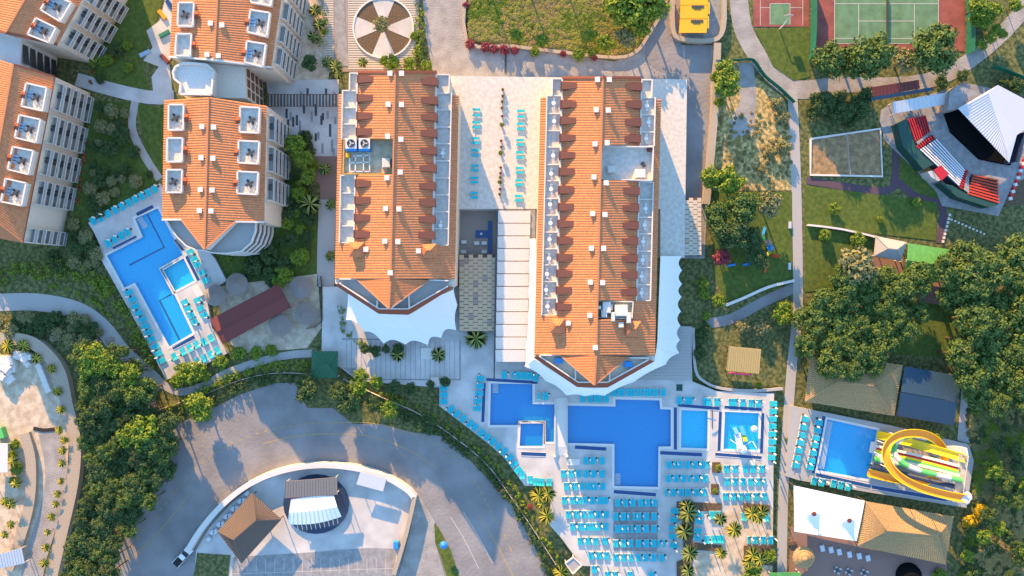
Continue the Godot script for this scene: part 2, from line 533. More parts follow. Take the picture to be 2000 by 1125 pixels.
	zone("east_yard", [[1980, 250], [2060, 230], [2060, 400], [1960, 400]], 0.1, M.soil)
	# --- amphitheatre plaza inside the road bend
	zone("plaza", [[383, 1075], [410, 1030], [450, 985], [500, 945], [560, 920], [625, 912], [690, 916], [745, 930], [790, 955], [806, 970], [790, 1040], [768, 1120], [760, 1180], [375, 1180]], 0.10, M.deck)
	zone("parking", [[455, 1088], [560, 1082], [720, 1070], [775, 1072], [760, 1180], [450, 1180]], 0.13, M.grey)
	var pk := get_node("parking")
	for i in 17:
		var s := new_st()
		beam(s, at(465 + i * 18.0, 1090) + Vector3(0, 0.135, 0), at(465 + i * 18.0, 1119) + Vector3(0, 0.135, 0), 0.12, 0.01)
		part("bay_line", s, M.mark_white, pk)
	var s2 := new_st()
	beam(s2, at(455, 1121, 0.14), at(770, 1110, 0.14), 0.12, 0.01)
	part("bay_line", s2, M.mark_white, pk)
	zone("verge", [[385, 1080], [450, 1085], [440, 1180], [370, 1180]], 0.2, M.rough)
	zone("verge", [[848, 1022], [856, 1030], [880, 1075], [915, 1180], [890, 1180], [860, 1085], [850, 1060]], 0.2, M.lawn)
	zone("sidewalk", [[815, 960], [850, 1020], [850, 1060], [885, 1180], [765, 1180], [800, 1040]], 0.16, M.concrete)
	# --- road markings
	var rd := get_node("road")
	for ln in [[[213, 1125], [293, 1057], [368, 969]], [[513, 867], [550, 857], [593, 850], [650, 847], [700, 849], [740, 856], [800, 880], [850, 912]], [[640, 826], [707, 825], [760, 833], [818, 851]], [[936, 1009], [968, 1060], [1005, 1130]]]:
		var s := new_st()
		ribbon(s, px_line(ln, 0.0, 5), 0.17, 0.052, 0.058)
		part("marking", s, M.mark_yellow, rd)
	var dash := px_line([[205, 1150], [267, 1054], [322, 985], [360, 940], [420, 885], [500, 848], [580, 830], [640, 826]], 0.0, 10)
	dash.append_array(px_line([[822, 852], [850, 865], [893, 898], [917, 926], [937, 955], [952, 985], [968, 1014], [984, 1043], [1010, 1100]], 0.0, 5))
	for i in range(0, dash.size() - 1, 2):
		var s := new_st()
		var a: Vector3 = dash[i]
		var b: Vector3 = dash[i + 1]
		if a.distance_to(b) > 6.0:
			continue
		ribbon(s, [a, a.lerp(b, 0.8)], 0.2, 0.052, 0.058)
		part("marking", s, M.mark_yellow, rd)
	for ln in [[[880, 1010], [905, 1050], [935, 1110]], [[905, 1000], [930, 1040], [962, 1100]]]:
		var s := new_st()
		ribbon(s, px_line(ln, 0.0, 5), 0.14, 0.052, 0.058)
		part("marking", s, M.mark_white, rd)
	# --- walls
	wall_line("retaining_wall", "pale curved retaining wall with wide coping round the amphitheatre plaza", "wall", [[372, 1072], [400, 1028], [440, 982], [490, 943], [550, 917], [620, 905], [690, 909], [750, 925], [795, 950], [812, 968]], 1.1, 2.2, M.coping)
	wall_line("ramp_wall", "straight pale wall running from the curved wall beside the ramp", "wall", [[812, 966], [795, 1040], [772, 1115]], 0.8, 2.2, M.stone, 2)
	wall_line("stone_wall", "tan stone wall curving round the sand lot with palms", "wall", [[10, 660], [60, 664], [95, 685], [125, 725], [140, 790], [155, 860], [150, 940], [128, 1040], [105, 1140]], 2.6, 1.8, M.stone, 5)
	wall_line("field_wall", "low cream garden wall below the dry grass field", "wall", [[912, -40], [912, 82], [1000, 92], [1100, 104], [1200, 114], [1240, 104], [1262, 76], [1290, 30]], 0.6, 0.8, M.stone, 3)
	wall_line("rubble_wall", "pale rubble wall along the dark driveway", "wall", [[1398, 88], [1394, 200], [1384, 320], [1376, 400]], 1.5, 1.6, M.stone, 3)
	wall_line("rubble_wall", "curved rubble wall round the yellow containers", "wall", [[1312, 0], [1312, 55], [1325, 78], [1388, 82], [1410, 60], [1412, 0]], 0.9, 1.2, M.stone, 3)
	wall_line("garden_wall", "low white wall curving below the playground lawn", "wall", [[1415, 596], [1450, 582], [1500, 560], [1549, 548]], 0.5, 1.0, M.white, 3)
	wall_line("garden_wall", "long low wall between the two lawns by the grey pavilion", "wall", [[1575, 440], [1640, 448], [1710, 464]], 0.3, 1.0, M.white, 2)
	wall_line("garden_wall", "curved low wall round the straw hut garden", "wall", [[1352, 640], [1356, 720], [1375, 745], [1410, 758], [1470, 762], [1526, 758]], 0.5, 1.1, M.path, 3)
	wall_line("hillside_wall", "tan embankment wall with dark stains beside the haul road", "wall", [[52, 845], [65, 900], [62, 980], [40, 1060], [20, 1110]], 2.2, 0.9, M.stone, 4)
	fence("green mesh fence along the curving lane", [[1395, 122], [1440, 120], [1468, 120], [1490, 150], [1520, 175], [1548, 202]], 2.0, M.fence_green)
	fence("tall green fence beside the tennis court", [[1886, -40], [1888, 40], [1887, 108]], 3.5, M.fence_green)
	fence("tall green fence between the two sports courts", [[1584, -40], [1584, 60], [1580, 118]], 3.5, M.fence_green)
	fence("green fence above the stage roof", [[1935, 132], [1970, 145], [2010, 162]], 2.0, M.fence_green)
	fence("thin white rail fence along the hedge by the road", [[310, 800], [400, 770], [470, 742], [540, 728], [610, 730]], 1.0, M.white, 4)
	fence("thin white rail fence between hedge and pool terrace", [[672, 740], [740, 772], [820, 808], [900, 862], [955, 910], [1000, 972], [1040, 1030], [1085, 1100]], 1.0, M.white, 4)
	fence("dark fence round the thatched parasols", [[628, 540], [632, 625], [600, 642]], 1.2, M.timber, 2)

func circle_bed() -> void:
	var c := at(749, 55)
	var rr := 57.0 / PPM
	var o := thing("round_bed", "round flower bed of stone and soil wedges with white rim", "flower bed", c)
	for i in 8:
		var st := new_st()
		var pts := PackedVector2Array([Vector2.ZERO])
		for k in 7:
			var a := TAU * (i - 0.5 + k / 6.0) / 8.0
			pts.append(Vector2(cos(a), sin(a)) * rr)
		prism(st, pts, 0.0, 0.28 if i % 2 == 0 else 0.24)
		put("wedge", st.commit(), M.deck if i % 2 == 0 else M.soil, o)
	var s := new_st()
	lathe(s, Vector3.ZERO, [[rr + 0.35, 0.0], [rr + 0.35, 0.45], [rr + 0.002, 0.45], [rr + 0.002, 0.2]], 40)
	put("rim", s.commit(), M.white, o)

# ---------------------------------------------------------------- pools
func pool(called: String, label: String, pts: Array, deck_h: float, floor_m: Material, stripes := []) -> void:
	var poly := flat(pts, deck_h)
	var o := thing(called, label, "pool", Vector3(poly[0].x, 0.0, poly[0].y))
	var st := new_st()
	cap(st, poly, 0.06)
	sides(st, poly, 0.06, deck_h - 0.004, true)
	part("basin", st, floor_m, o)
	for sline in stripes:
		var s := new_st()
		ribbon(s, px_line(sline, 0.0, 0), 0.45, 0.066, 0.075)
		part("floor_stripe", s, M.trough, o)
	var rim := new_st()
	var n := poly.size()
	var inner := poly
	var outs := Geometry2D.offset_polygon(poly, 0.55, Geometry2D.JOIN_MITER)
	if outs.size() > 0:
		var outer: PackedVector2Array = outs[0]
		var s2 := new_st()
		slab(s2, outer, [inner], deck_h + 0.004, deck_h + 0.05)
		sides(s2, inner, deck_h - 0.1, deck_h + 0.05, true)
		part("coping", s2, M.coping, o)
	var w := new_st()
	cap(w, poly, deck_h - 0.14)
	part("water", w, M.water, o)
func trough(a: Array, b: Array, w_px: float, h: float, where: String) -> void:
	var p := at(a[0], a[1], h)
	var q := at(b[0], b[1], h)
	var o := thing("foot_trough", "long dark blue tiled foot trough " + where, "trough", p, 0.0, "dark blue troughs beside the pools")
	var st := new_st()
	ribbon(st, [p, q], w_px / PPM, 0.006, 0.05)
	part("tiled_floor", st, M.trough, o)
	for sg in [-1.0, 1.0]:
		var s := new_st()
		var off: Vector3 = _side([p, q], 0) * (w_px / PPM * 0.5 + 0.06) * sg
		ribbon(s, [p + off, q + off], 0.1, 0.006, 0.1)
		part("rim", s, M.coping, o)
func steps(pts: Array, n: int, h: float) -> void:
	# ladder of pale treads seen through the water: pts = start, end of the row, width in px
	var a := at(pts[0][0], pts[0][1], h)
	var b := at(pts[1][0], pts[1][1], h)
	var d := (b - a).normalized()
	var s: Vector3 = Vector3(-d.z, 0, d.x) * (pts[2] / PPM)
	var o := thing("pool_steps", "row of pale steps going into the pool by its " + pts[3], "steps", a)
	for i in n:
		var st := new_st()
		var p := a.lerp(b, (i + 0.5) / n)
		p.y = h - 0.28 - 0.02 * i
		beam(st, p, p + s, a.distance_to(b) / n * 0.55, 0.06)
		part("tread", st, M.coping, o)
var decks := []
func make_pools() -> void:
	var H := 1.0
	var p1 := [[264, 427], [308, 407], [358, 499], [313, 526], [339, 572], [376, 650], [331, 677], [264, 552], [243, 562], [209, 499], [279, 463]]
	var p1b := [[317, 526], [358, 503], [380, 548], [340, 569]]
	var p2a := [[959, 749], [1040, 750], [1040, 789], [1083, 790], [1082, 863], [1066, 863], [1066, 822], [1012, 822], [1012, 830], [957, 830]]
	var jac := [[1017, 827], [1061, 827], [1060, 871], [1015, 871]]
	var p2b := [[1108, 792], [1202, 794], [1202, 780], [1288, 782], [1289, 799], [1310, 800], [1310, 872], [1286, 872], [1285, 951], [1200, 949], [1200, 867], [1107, 865]]
	var p2c := [[1331, 801], [1382, 803], [1381, 876], [1330, 874]]
	var p2d := [[1416, 804], [1482, 807], [1480, 879], [1413, 877]]
	var p3 := [[1616, 819], [1713, 840], [1695, 936], [1596, 918]]
	var holes := []
	var dk1 := [[172, 435], [312, 358], [345, 420], [420, 505], [442, 548], [402, 575], [414, 640], [444, 690], [400, 712], [325, 742], [255, 610], [188, 490], [196, 480], [184, 455]]
	var dk2 := [[630, 560], [900, 560], [900, 640], [972, 640], [972, 705], [1045, 700], [1330, 690], [1350, 640], [1352, 745], [1400, 764], [1512, 768], [1510, 1000], [1508, 1180], [1153, 1180], [1153, 1106], [1136, 1105], [1097, 1052], [1073, 1025], [1078, 950], [1025, 949], [985, 894], [958, 870], [900, 825], [858, 793], [858, 757], [700, 744], [665, 718], [628, 700]]
	var dk3 := [[1543, 792], [1740, 831], [1892, 868], [1902, 900], [1888, 992], [1700, 962], [1560, 938], [1535, 930]]
	var st := new_st()
	slab(st, flat(dk1, H), [flat(p1, H), flat(p1b, H)], -0.1, H)
	setting("pool_deck", st, M.deck)
	st = new_st()
	slab(st, flat(dk2, H), [flat(p2a, H), flat(jac, H), flat(p2b, H), flat(p2c, H), flat(p2d, H)], -0.1, H)
	setting("pool_deck", st, M.deck)
	st = new_st()
	slab(st, flat(dk3, H), [flat(p3, H)], -0.1, H)
	setting("pool_deck", st, M.path)
	pool("swimming_pool", "angular light blue pool with dark lane stripes below the orange roof", p1, H, M.pool_a, [[[288, 419], [321, 483], [253, 518]], [[335, 575], [312, 587], [351, 664]]])
	pool("paddling_pool", "small square paddling pool set into the angular pool", p1b, H, M.pool_c)
	pool("swimming_pool", "deep blue pool left of the white footbridge", p2a, H, M.pool_b)
	pool("whirlpool", "square whirlpool with metal handrails beside the deep blue pool", jac, H, M.pool_b)
	pool("swimming_pool", "large cross shaped deep blue pool", p2b, H, M.pool_b)
	pool("paddling_pool", "plain pale turquoise paddling pool with blue spout", p2c, H, M.pool_c)
	pool("paddling_pool", "turquoise paddling pool with a children's slide in it", p2d, H, M.pool_c)
	pool("splash_pool", "tilted blue splash pool at the foot of the water slides", p3, H, M.pool_a)
	for t in [[[267, 419], [299, 403], 7, "at the upper end of the angular pool"], [[221, 486], [267, 463], 7, "below the short lounger row by the angular pool"], [[342, 468], [358, 489], 6, "under the curved balcony by the angular pool"], [[364, 500], [388, 547], 6, "beside the small square paddling pool"], [[337, 680], [380, 658], 7, "at the lower end of the angular pool"],
		[[950, 741], [1050, 747], 6, "at the head of the pool left of the footbridge"], [[946, 748], [943, 824], 6, "along the outer side of the footbridge pool"], [[1018, 886], [1066, 888], 7, "below the square whirlpool"], [[1123, 873], [1184, 877], 7, "beside the white platform and the cross shaped pool"], [[1199, 960], [1281, 966], 7, "between the cross shaped pool and the dark mats"], [[1289, 884], [1371, 888], 7, "below the plain paddling pool"], [[1397, 887], [1487, 894], 6, "below the paddling pool with the slide"], [[1324, 791], [1405, 798], 6, "above the plain paddling pool"], [[1415, 795], [1487, 800], 6, "above the paddling pool with the slide"], [[1319, 796], [1319, 878], 6, "between the cross shaped pool and the plain paddling pool"], [[1407, 804], [1404, 880], 6, "between the two paddling pools"], [[1490, 807], [1487, 885], 6, "between the slide paddling pool and a lounger column"],
		[[1609, 813], [1588, 924], 7, "between loungers and the splash pool"], [[1594, 927], [1700, 950], 7, "along the lower side of the splash pool"], [[1703, 951], [1850, 976], 7, "running under the looping orange slide"]]:
		trough(t[0], t[1], t[2], H, t[3])
	steps([[962, 750], [962, 768], -11, "top left corner"], 7, H)
	steps([[1202, 925], [1202, 948], -10, "lower arm"], 8, H)
	steps([[266, 428], [279, 448], -11, "planted corner"], 7, H)
	steps([[1612, 822], [1628, 825], 93, "long tilted side"], 6, H)
	# white rim that parts the paddling pool from the pool
	# footbridge
	var br := thing("footbridge", "white concrete footbridge crossing between the two blue pools", "bridge", at(1095, 835, H))
	var b := new_st()
	var line := px_line([[1095, 776], [1095, 800, ], [1095, 835], [1095, 870], [1095, 888]], 0.0)
	for i in line.size():
		line[i].y = H + [0.06, 0.45, 0.6, 0.45, 0.06][i]
	ribbon(b, line, 22.0 / PPM, -0.25, 0.0)
	part("deck", b, M.white, br)
	for sg in [-1.0, 1.0]:
		var pb := new_st()
		var l2 := []
		for p in line:
			l2.append(p + Vector3(sg * 1.38, 0, 0))
		ribbon(pb, l2, 0.16, -0.2, 0.45)
		part("parapet", pb, M.white, br)
		var s := new_st()
		lathe(s, at(1095, 890, H) + Vector3(sg * 1.38, 0, 0), [[0.35, 0.0], [0.35, 0.9], [0.0, 1.1]], 10)
		part("end_post", s, M.white, br)
	# pale platforms and umbrella base on the decks
	for p in [[1120, 902, 24, 12], [834, 560 + 130, 24, 22], [853, 745, 22, 16], [388, 570, 14, 20], [1468, 903, 12, 9]]:
		var o := thing("deck_platform", "plain white square platform on the pale paving", "platform", at(p[0], p[1], H), 0.5 if p[0] < 400 else 0.0, "white platforms on the paving")
		var s := new_st()
		box(s, Vector3(0, 0.2, 0), Vector3(p[2] / PPM, 0.4, p[3] / PPM))
		put("top", s.commit(), M.white, o)
	var g := thing("green_mat", "dark green square mat on the deck near the lattice steps", "mat", at(1327, 757, H))
	var gs := new_st()
	box(gs, Vector3(0, 0.03, 0), Vector3(1.4, 0.05, 1.5))
	put("mat_body", gs.commit(), M.stand_green, g)
	# dark mats below the loungers
	zone("mat_ground", [[1198, 975], [1285, 980], [1284, 1078], [1198, 1075]], H + 0.02, M.grey, H - 0.2)
	zone("wood_deck", [[1430, 985], [1510, 990], [1508, 1180], [1345, 1180], [1360, 1080], [1400, 1075], [1415, 1000]], H + 0.018, M.sand, H - 0.2)
	zone("planter_bed", [[1322, 980], [1410, 984], [1408, 998], [1358, 998], [1352, 1060], [1410, 1066], [1408, 1078], [1335, 1072], [1335, 1020], [1322, 1010]], H + 0.25, M.soil, H - 0.2)
	zone("planter_bed", [[1391, 903], [1407, 903], [1407, 924], [1391, 923]], H + 0.25, M.soil, H - 0.2)
	zone("planter_bed", [[1389, 945], [1404, 946], [1404, 967], [1389, 966]], H + 0.25, M.soil, H - 0.2)
	zone("planter_bed", [[1452, 983], [1504, 987], [1503, 1000], [1452, 998]], H + 0.25, M.soil, H - 0.2)
	zone("planter_bed", [[1322, 1098], [1336, 1092], [1352, 1092], [1352, 1130], [1322, 1130]], H + 0.25, M.soil, H - 0.2)
	zone("planter_bed", [[1453, 1066], [1510, 1066], [1510, 1105], [1453, 1100]], H + 0.25, M.soil, H - 0.2)
	# steps beside the east tent: rows of treads
	zone("lattice_steps", [[1325, 637], [1352, 638], [1350, 742], [1245, 742], [1300, 700]], H + 0.3, M.floor_grey, H - 0.2)
	var ls := get_node("lattice_steps")
	for i in 17:
		var s := new_st()
		var y := 640.0 + i * 6.0
		var x0 := 1328.0 if y < 690 else 1328.0 - (y - 690) * 1.5
		beam(s, at(x0, y, H + 0.33), at(1349, y, H + 0.33), 0.5, 0.05)
		part("tread", s, M.path, ls)
	# forecourt paving strips
	var fc := zone("forecourt", [[668, 660], [900, 665], [900, 743], [700, 742], [668, 716]], H + 0.02, M.grey, H - 0.2)
	for i in 24:
		var s := new_st()
		var x := 672.0 + i * 9.6
		var y0 := 664.0
		var y1 := 740.0 if x > 700 else 718.0
		beam(s, at(x, y0, H + 0.045), at(x, y1, H + 0.045), 1.02, 0.04)
		part("paving_strip", s, M.deck, fc)

# ---------------------------------------------------------------- loungers
var lounger_proto: Node3D = null
var lounger_n := 0
var lounger_rest := []
var parasol_proto: Node3D = null
func build_lounger() -> Node3D:
	var o := Node3D.new()
	var f := new_st()
	box(f, Vector3(0, 0.28, 0.0), Vector3(0.60, 0.06, 1.85))
	for sx in [-1, 1]:
		for sz in [-0.8, 0.75]:
			box(f, Vector3(sx * 0.25, 0.126, sz), Vector3(0.06, 0.25, 0.06))
	put("frame", f.commit(), M.frame, o)
	var c := new_st()
	box(c, Vector3(0, 0.36, 0.28), Vector3(0.56, 0.09, 1.22))
	put("cushion", c.commit(), M.cushion, o)
	var b := new_st()
	box(b, Vector3(0, 0.47, -0.58), Vector3(0.56, 0.09, 0.62), 0.0, 0.42)
	put("backrest", b.commit(), M.cushion, o)
	return o
func lounger(p: Vector3, turn: float, label: String, group: String) -> void:
	if lounger_n >= 300:
		lounger_rest.append(Transform3D(Basis(Vector3.UP, turn), p))
		return
	lounger_n += 1
	var o: Node3D
	if lounger_proto == null:
		lounger_proto = build_lounger()
		o = lounger_proto
	else:
		o = lounger_proto.duplicate()
	o.name = numbered("sun_lounger")
	add_child(o)
	o.position = p
	o.rotation.y = turn
	tag(o, label, "sun lounger", group)
func parasol(p: Vector3, label: String, group: String) -> void:
	var o: Node3D
	if parasol_proto == null:
		o = Node3D.new()
		var b := new_st()
		lathe(b, Vector3.ZERO, [[0.3, 0.0], [0.3, 0.08], [0.05, 0.12]], 10)
		put("base", b.commit(), M.dark_metal, o)
		var s := new_st()
		lathe(s, Vector3.ZERO, [[0.03, 0.08], [0.03, 2.5], [0.0, 2.52]], 6)
		put("pole", s.commit(), M.frame, o)
		var c := new_st()
		lathe(c, Vector3.ZERO, [[0.05, 0.95], [0.19, 1.05], [0.16, 1.7], [0.10, 2.2], [0.0, 2.42]], 8)
		put("folded_canopy", c.commit(), M.canvas, o)
		parasol_proto = o
	else:
		o = parasol_proto.duplicate()
	o.name = numbered("closed_parasol")
	add_child(o)
	o.position = p
	tag(o, label, "parasol", group)
# a block is a pair of loungers side by side; n = 1 for a single one. dir: head direction in degrees (0 = head up the picture)
func lounge_row(list: Array, y: float, dir: float, h: float, label: String, group: String, par := true) -> void:
	var r := RandomNumberGenerator.new()
	r.seed = int(y * 31 + dir * 7 + list.size())
	var turn := deg_to_rad(-dir)
	var ax := Basis(Vector3.UP, turn) * Vector3.RIGHT
	var k := 0
	for e in list:
		var px: float = e[0]
		var py: float = y if e.size() < 3 else e[1]
		var n: int = e[e.size() - 1]
		var c := at(px, py, h)
		for i in n:
			var off := (i - (n - 1) * 0.5) * 0.64
			lounger(c + ax * off, turn + r.randf_range(-0.04, 0.04), label, group)
		if par and k % 3 != 2:
			parasol(c + ax * (n * 0.32 + 0.25) + Basis(Vector3.UP, turn) * Vector3(0, 0, -0.4), "closed white parasol standing beside turquoise loungers", "closed white parasols among the loungers")
		k += 1
func pairs(xs: Array) -> Array:
	var r := []
	for x in xs:
		r.append([x, 2] if x > 0 else [-x, 1])
	return r
func pairs_at(ps: Array, n := 2) -> Array:
	var r := []
	for p in ps:
		r.append([p[0], p[1], n])
	return r
func make_loungers() -> void:
	var H := 1.0
	var lab := "turquoise sun lounger in the rows left of the dark mats"
	var grp := "loungers in rows on the pale deck"
	var dk := H + 0.0
	for row in [[899, [1144, 1157.6, 1176]], [924.5, [1100, 1115, 1130, 1145, 1159, 1176]], [949, [1106, 1122, 1137, 1150, 1161.6, 1177]], [976.5, [1102, 1118, 1130, 1142, 1157, 1171, 1182]], [1004, [1110, 1125.6, 1140, 1153.6, 1168.5, 1184]], [1027.6, [1118, 1134, 1145, 1156, 1167, 1182]], [1056, [1133, 1147.5, 1163, 1181]], [1084, [1154, 1169.5, 1184]], [1111, [1160]]]:
		lounge_row(pairs(row[1]), row[0], 0, dk, lab, grp)
	lab = "turquoise sun lounger on the dark grey mats below the cross shaped pool"
	for row in [[981, [1206, 1221, 1235.5, 1251, 1264, 1278]], [1008, [1202, 1217, -1227, -1238, 1247, 1261.6, 1277]], [1032, [1206, 1217, -1226, -1234, 1246, 1261, 1277]], [1060.5, [1202, 1217, 1231, 1247, 1262, 1276.6, -1286, -1296]], [1088, [1202, 1217, 1231, 1246.5, 1261, 1276, 1291]], [1122, [1186, 1200, 1230, 1272]]]:
		lounge_row(pairs(row[1]), row[0], 0, H + 0.02, lab, "loungers on the dark mats")
	lab = "turquoise sun lounger beside the angular light blue pool"
	grp = "loungers round the angular pool"
	lounge_row(pairs_at([[184, 432], [197.6, 426], [212, 418], [226.4, 410.5], [240, 403.6], [253, 396.5], [265.6, 390], [278, 383.5], [291, 377], [304, 370]]), 0, -27, H, lab, grp)
	lounge_row(pairs_at([[213, 475.6], [225.6, 468], [238.4, 460.8], [250.4, 454]]), 1, -27, H, lab, grp)
	lounge_row(pairs_at([[253.8, 571.6], [261, 585], [266.5, 598], [273, 611], [280, 624], [286, 636.5], [292, 649], [298, 662], [305, 676.4], [311, 690], [317, 704]]), 2, -116, H, lab, grp)
	lounge_row(pairs_at([[362, 590], [368, 603.5], [374.7, 616], [381, 628.4], [387, 586], [393, 602], [400.4, 615], [396, 533], [403, 548], [373, 492], [381, 506], [387, 517]]), 3, 64, H, lab, grp)
	lounge_row(pairs_at([[341.8, 696], [358.7, 686], [372, 679.5], [385, 673], [399.6, 667], [413, 660], [387, 706], [400, 699.6], [413, 692], [426, 684]]), 4, 150, H, lab, grp)
	lab = "turquoise sun lounger along the hedge side edge of the pool deck"
	grp = "loungers along the hedge"
	lounge_row(pairs_at([[867, 758], [867, 771], [867, 784]]), 5, -90, H, lab, grp, false)
	lounge_row(pairs_at([[881, 799], [893, 808], [905, 817], [918, 827], [928, 834], [940, 844.5], [951.6, 853], [963, 861.5], [974, 871], [985, 881]]), 6, -145, H, lab, grp)
	lounge_row(pairs_at([[996, 893], [1004, 905], [1012, 917]]), 7, -128, H, lab, grp)
	lounge_row(pairs_at([[1020, 927], [1035, 936], [1047, 940], [1058, 941], [1072, 941]]), 8, 180, H, lab, grp, false)
	lab = "turquoise sun lounger beside the pool left of the footbridge"
	grp = "loungers beside the left deep blue pool"
	lounge_row([[985, 732, 2], [1001, 732, 1], [1015, 733, 3], [1032, 734, 3], [1046, 737, 2], [1053, 773.6, 1], [1065, 773.6, 2]], 9, 0, H, lab, grp)
	lounge_row(pairs_at([[939, 739], [937, 753.5], [936, 768], [934, 783], [932.4, 797]]), 10, -90, H, lab, grp)
	lab = "turquoise sun lounger under the edge of the white tent by the pool"
	lounge_row([[1138, 778, 2], [1153, 778, 2], [1168, 778, 3], [1184, 778, 2], [1198, 766, 2], [1213, 766, 3], [1232, 766, 3], [1248, 766, 2], [1264, 766, 3], [1279, 766, 2], [1294, 766, 2]], 11, 0, H, lab, "loungers above the cross shaped pool", false)
	lab = "turquoise sun lounger beside the slide splash pool"
	grp = "loungers beside the splash pool"
	lounge_row(pairs_at([[1571, 818], [1568, 834], [1565.6, 849], [1562, 864], [1559, 879], [1556, 894], [1553, 908]]), 12, -80, H, lab, grp)
	lounge_row(pairs_at([[1598, 825], [1595.5, 840], [1592.5, 855], [1590, 869], [1587, 884], [1584, 899], [1581, 912]]), 13, -80, H, lab, grp)
	lounge_row(pairs_at([[1589, 939], [1604, 941.6], [1627, 944], [1641, 947], [1655, 950]]), 14, 10, H, lab, grp)
	# roof terrace: single loungers facing sideways
	var ly := [[214.6, 226], [239.5, 249.5], [270.6, 279.5], [294, 304], [324, 333], [347.7, 356.5], [377.6, 386]]
	var l2 := []
	var l3 := []
	for i in 7:
		for k in 2:
			l2.append([930.5 - i * 0.75, ly[i][k], 1])
			l3.append([1017.5 - i * 0.75, ly[i][k] + 2.5 + i * 0.5, 1])
	lounge_row(l2, 15, -90, 4.0, "turquoise sun lounger in the shaded row on the roof terrace", "loungers in the shaded terrace row", false)
	lounge_row(l3, 16, 90, 4.0, "turquoise sun lounger in the sunny row on the roof terrace", "loungers in the sunny terrace row", false)
	lab = "turquoise sun lounger in the rows below the paddling pools"
	grp = "loungers below the paddling pools"
	for row in [[907, [1306, -1317.6, 1327, 1342, 1357, 1371, -1380]], [933.6, [1305, 1320, 1334.4, -1346, 1359.5, 1376]], [961, [-1300, 1314, 1330, 1343, 1359.5, 1374]], [915, [1418, 1434, 1455, 1469.6, 1486]], [940, [1419, 1434.4, 1450, 1465, 1479, -1492]], [969, [1416, 1431, 1445, 1459, 1475, 1492]], [1053.6, [-1461, 1473.6, 1489.6, 1504]]]:
		lounge_row(pairs(row[1]), row[0], 0, H, lab, grp)
	lounge_row(pairs_at([[1317, 997], [1315, 1014], [1313, 1031], [1313, 1047], [1315, 1064]]), 17, 90, H, lab, grp)
	lounge_row(pairs_at([[1364, 1003], [1364, 1017], [1362, 1036], [1362, 1049]]), 18, -80, H + 0.02, lab, grp)
	lounge_row([[1380, 1053, 2], [1396, 1052, 3], [1408, 1052, 2], [1390, 1005, 2], [1402, 1005, 2], [1452, 1008, 2], [1496, 1010, 2]], 19, 180, H + 0.02, lab, grp)
	lounge_row(pairs_at([[1509, 788], [1508.6, 803], [1508, 818], [1507.6, 832], [1507, 847], [1507, 862], [1506, 877], [1505.6, 893]]), 20, 90, H, lab, grp)
	lounge_row([[1326, 781.6, 2], [1344, 781.6, 3], [1380, 784, 3], [1399, 784, 2], [1430, 785, 3], [1449.6, 786, 2], [1466, 787, 2], [1480, 787, 2]], 21, 0, H, lab, grp)
	# loungers past the first 300 of the kind
	if lounger_rest.size() > 0:
		var f := new_st()
		for ch in lounger_proto.get_children():
			var mi := ch as MeshInstance3D
			var mm := MultiMesh.new()
			mm.transform_format = MultiMesh.TRANSFORM_3D
			mm.mesh = mi.mesh
			mm.instance_count = lounger_rest.size()
			for i in lounger_rest.size():
				mm.set_instance_transform(i, lounger_rest[i])
			if not has_node("sun_loungers"):
				var n := Node3D.new()
				n.name = "sun_loungers"
				add_child(n)
				tag(n, "turquoise sun loungers crowded on the deck round the paddling pools", "sun loungers")
				n.set_meta("kind", "stuff")
			var q := MultiMeshInstance3D.new()
			q.name = mi.name + "s"
			q.multimesh = mm
			q.material_override = mi.material_override
			q.set_meta("kind", "stuff")
			get_node("sun_loungers").add_child(q, true)
	print("loungers ", lounger_n, " + ", lounger_rest.size())

# ---------------------------------------------------------------- buildings
# tiled roof plane with raised ribs running down the slope: a-b along the eave, d-c along the ridge
func tiled(st: SurfaceTool, a: Vector3, b: Vector3, c: Vector3, d: Vector3) -> void:
	var l := maxf(a.distance_to(b), d.distance_to(c))
	var n := maxi(1, int(l / 0.53))
	var nn := (b - a).cross(c - a)
	if nn.length() < 1e-6:
		nn = (c - a).cross(d - a)
	nn = nn.normalized()
	if nn.y < 0:
		nn = -nn
	var vl := maxf(a.distance_to(d), b.distance_to(c))
	var prof := [[0.0, 0.0], [0.22, 0.10], [0.5, 0.13], [0.78, 0.10], [1.0, 0.0]]
	for i in n:
		# each column of tiles starts at its own place in the tile texture
		var col := (i * 7 + i * i * 3) % 16
		var vo := float((i * 11 + i * i * 5) % 32) / 32.0
		for k in 4:
			var t0: float = (i + prof[k][0]) / n
			var t1: float = (i + prof[k + 1][0]) / n
			var o0: Vector3 = nn * prof[k][1]
			var o1: Vector3 = nn * prof[k + 1][1]
			var p0 := a.lerp(b, t0)
			var p1 := a.lerp(b, t1)
			var q0 := d.lerp(c, t0)
			var q1 := d.lerp(c, t1)
			var u0: float = (col + prof[k][0]) / 16.0
			var u1: float = (col + prof[k + 1][0]) / 16.0
			var v := vl / (16.0 * 0.42) + vo
			var fn := ((p1 + o1) - (p0 + o0)).cross((q0 + o0) - (p0 + o0))
			if fn.length() < 1e-7:
				fn = ((q1 + o1) - (p0 + o0)).cross((q0 + o0) - (p0 + o0))
			fn = fn.normalized()
			if fn.y < 0:
				fn = -fn
			tri(st, p0 + o0, p1 + o1, q1 + o1, fn, Vector2(u0, v), Vector2(u1, v), Vector2(u1, vo))
			tri(st, p0 + o0, q1 + o1, q0 + o0, fn, Vector2(u0, v), Vector2(u1, vo), Vector2(u0, vo))
func poly3(st: SurfaceTool, pts: Array, hint := Vector3.UP) -> void:
	for i in range(1, pts.size() - 1):
		face(st, pts[0], pts[i], pts[i + 1], hint)
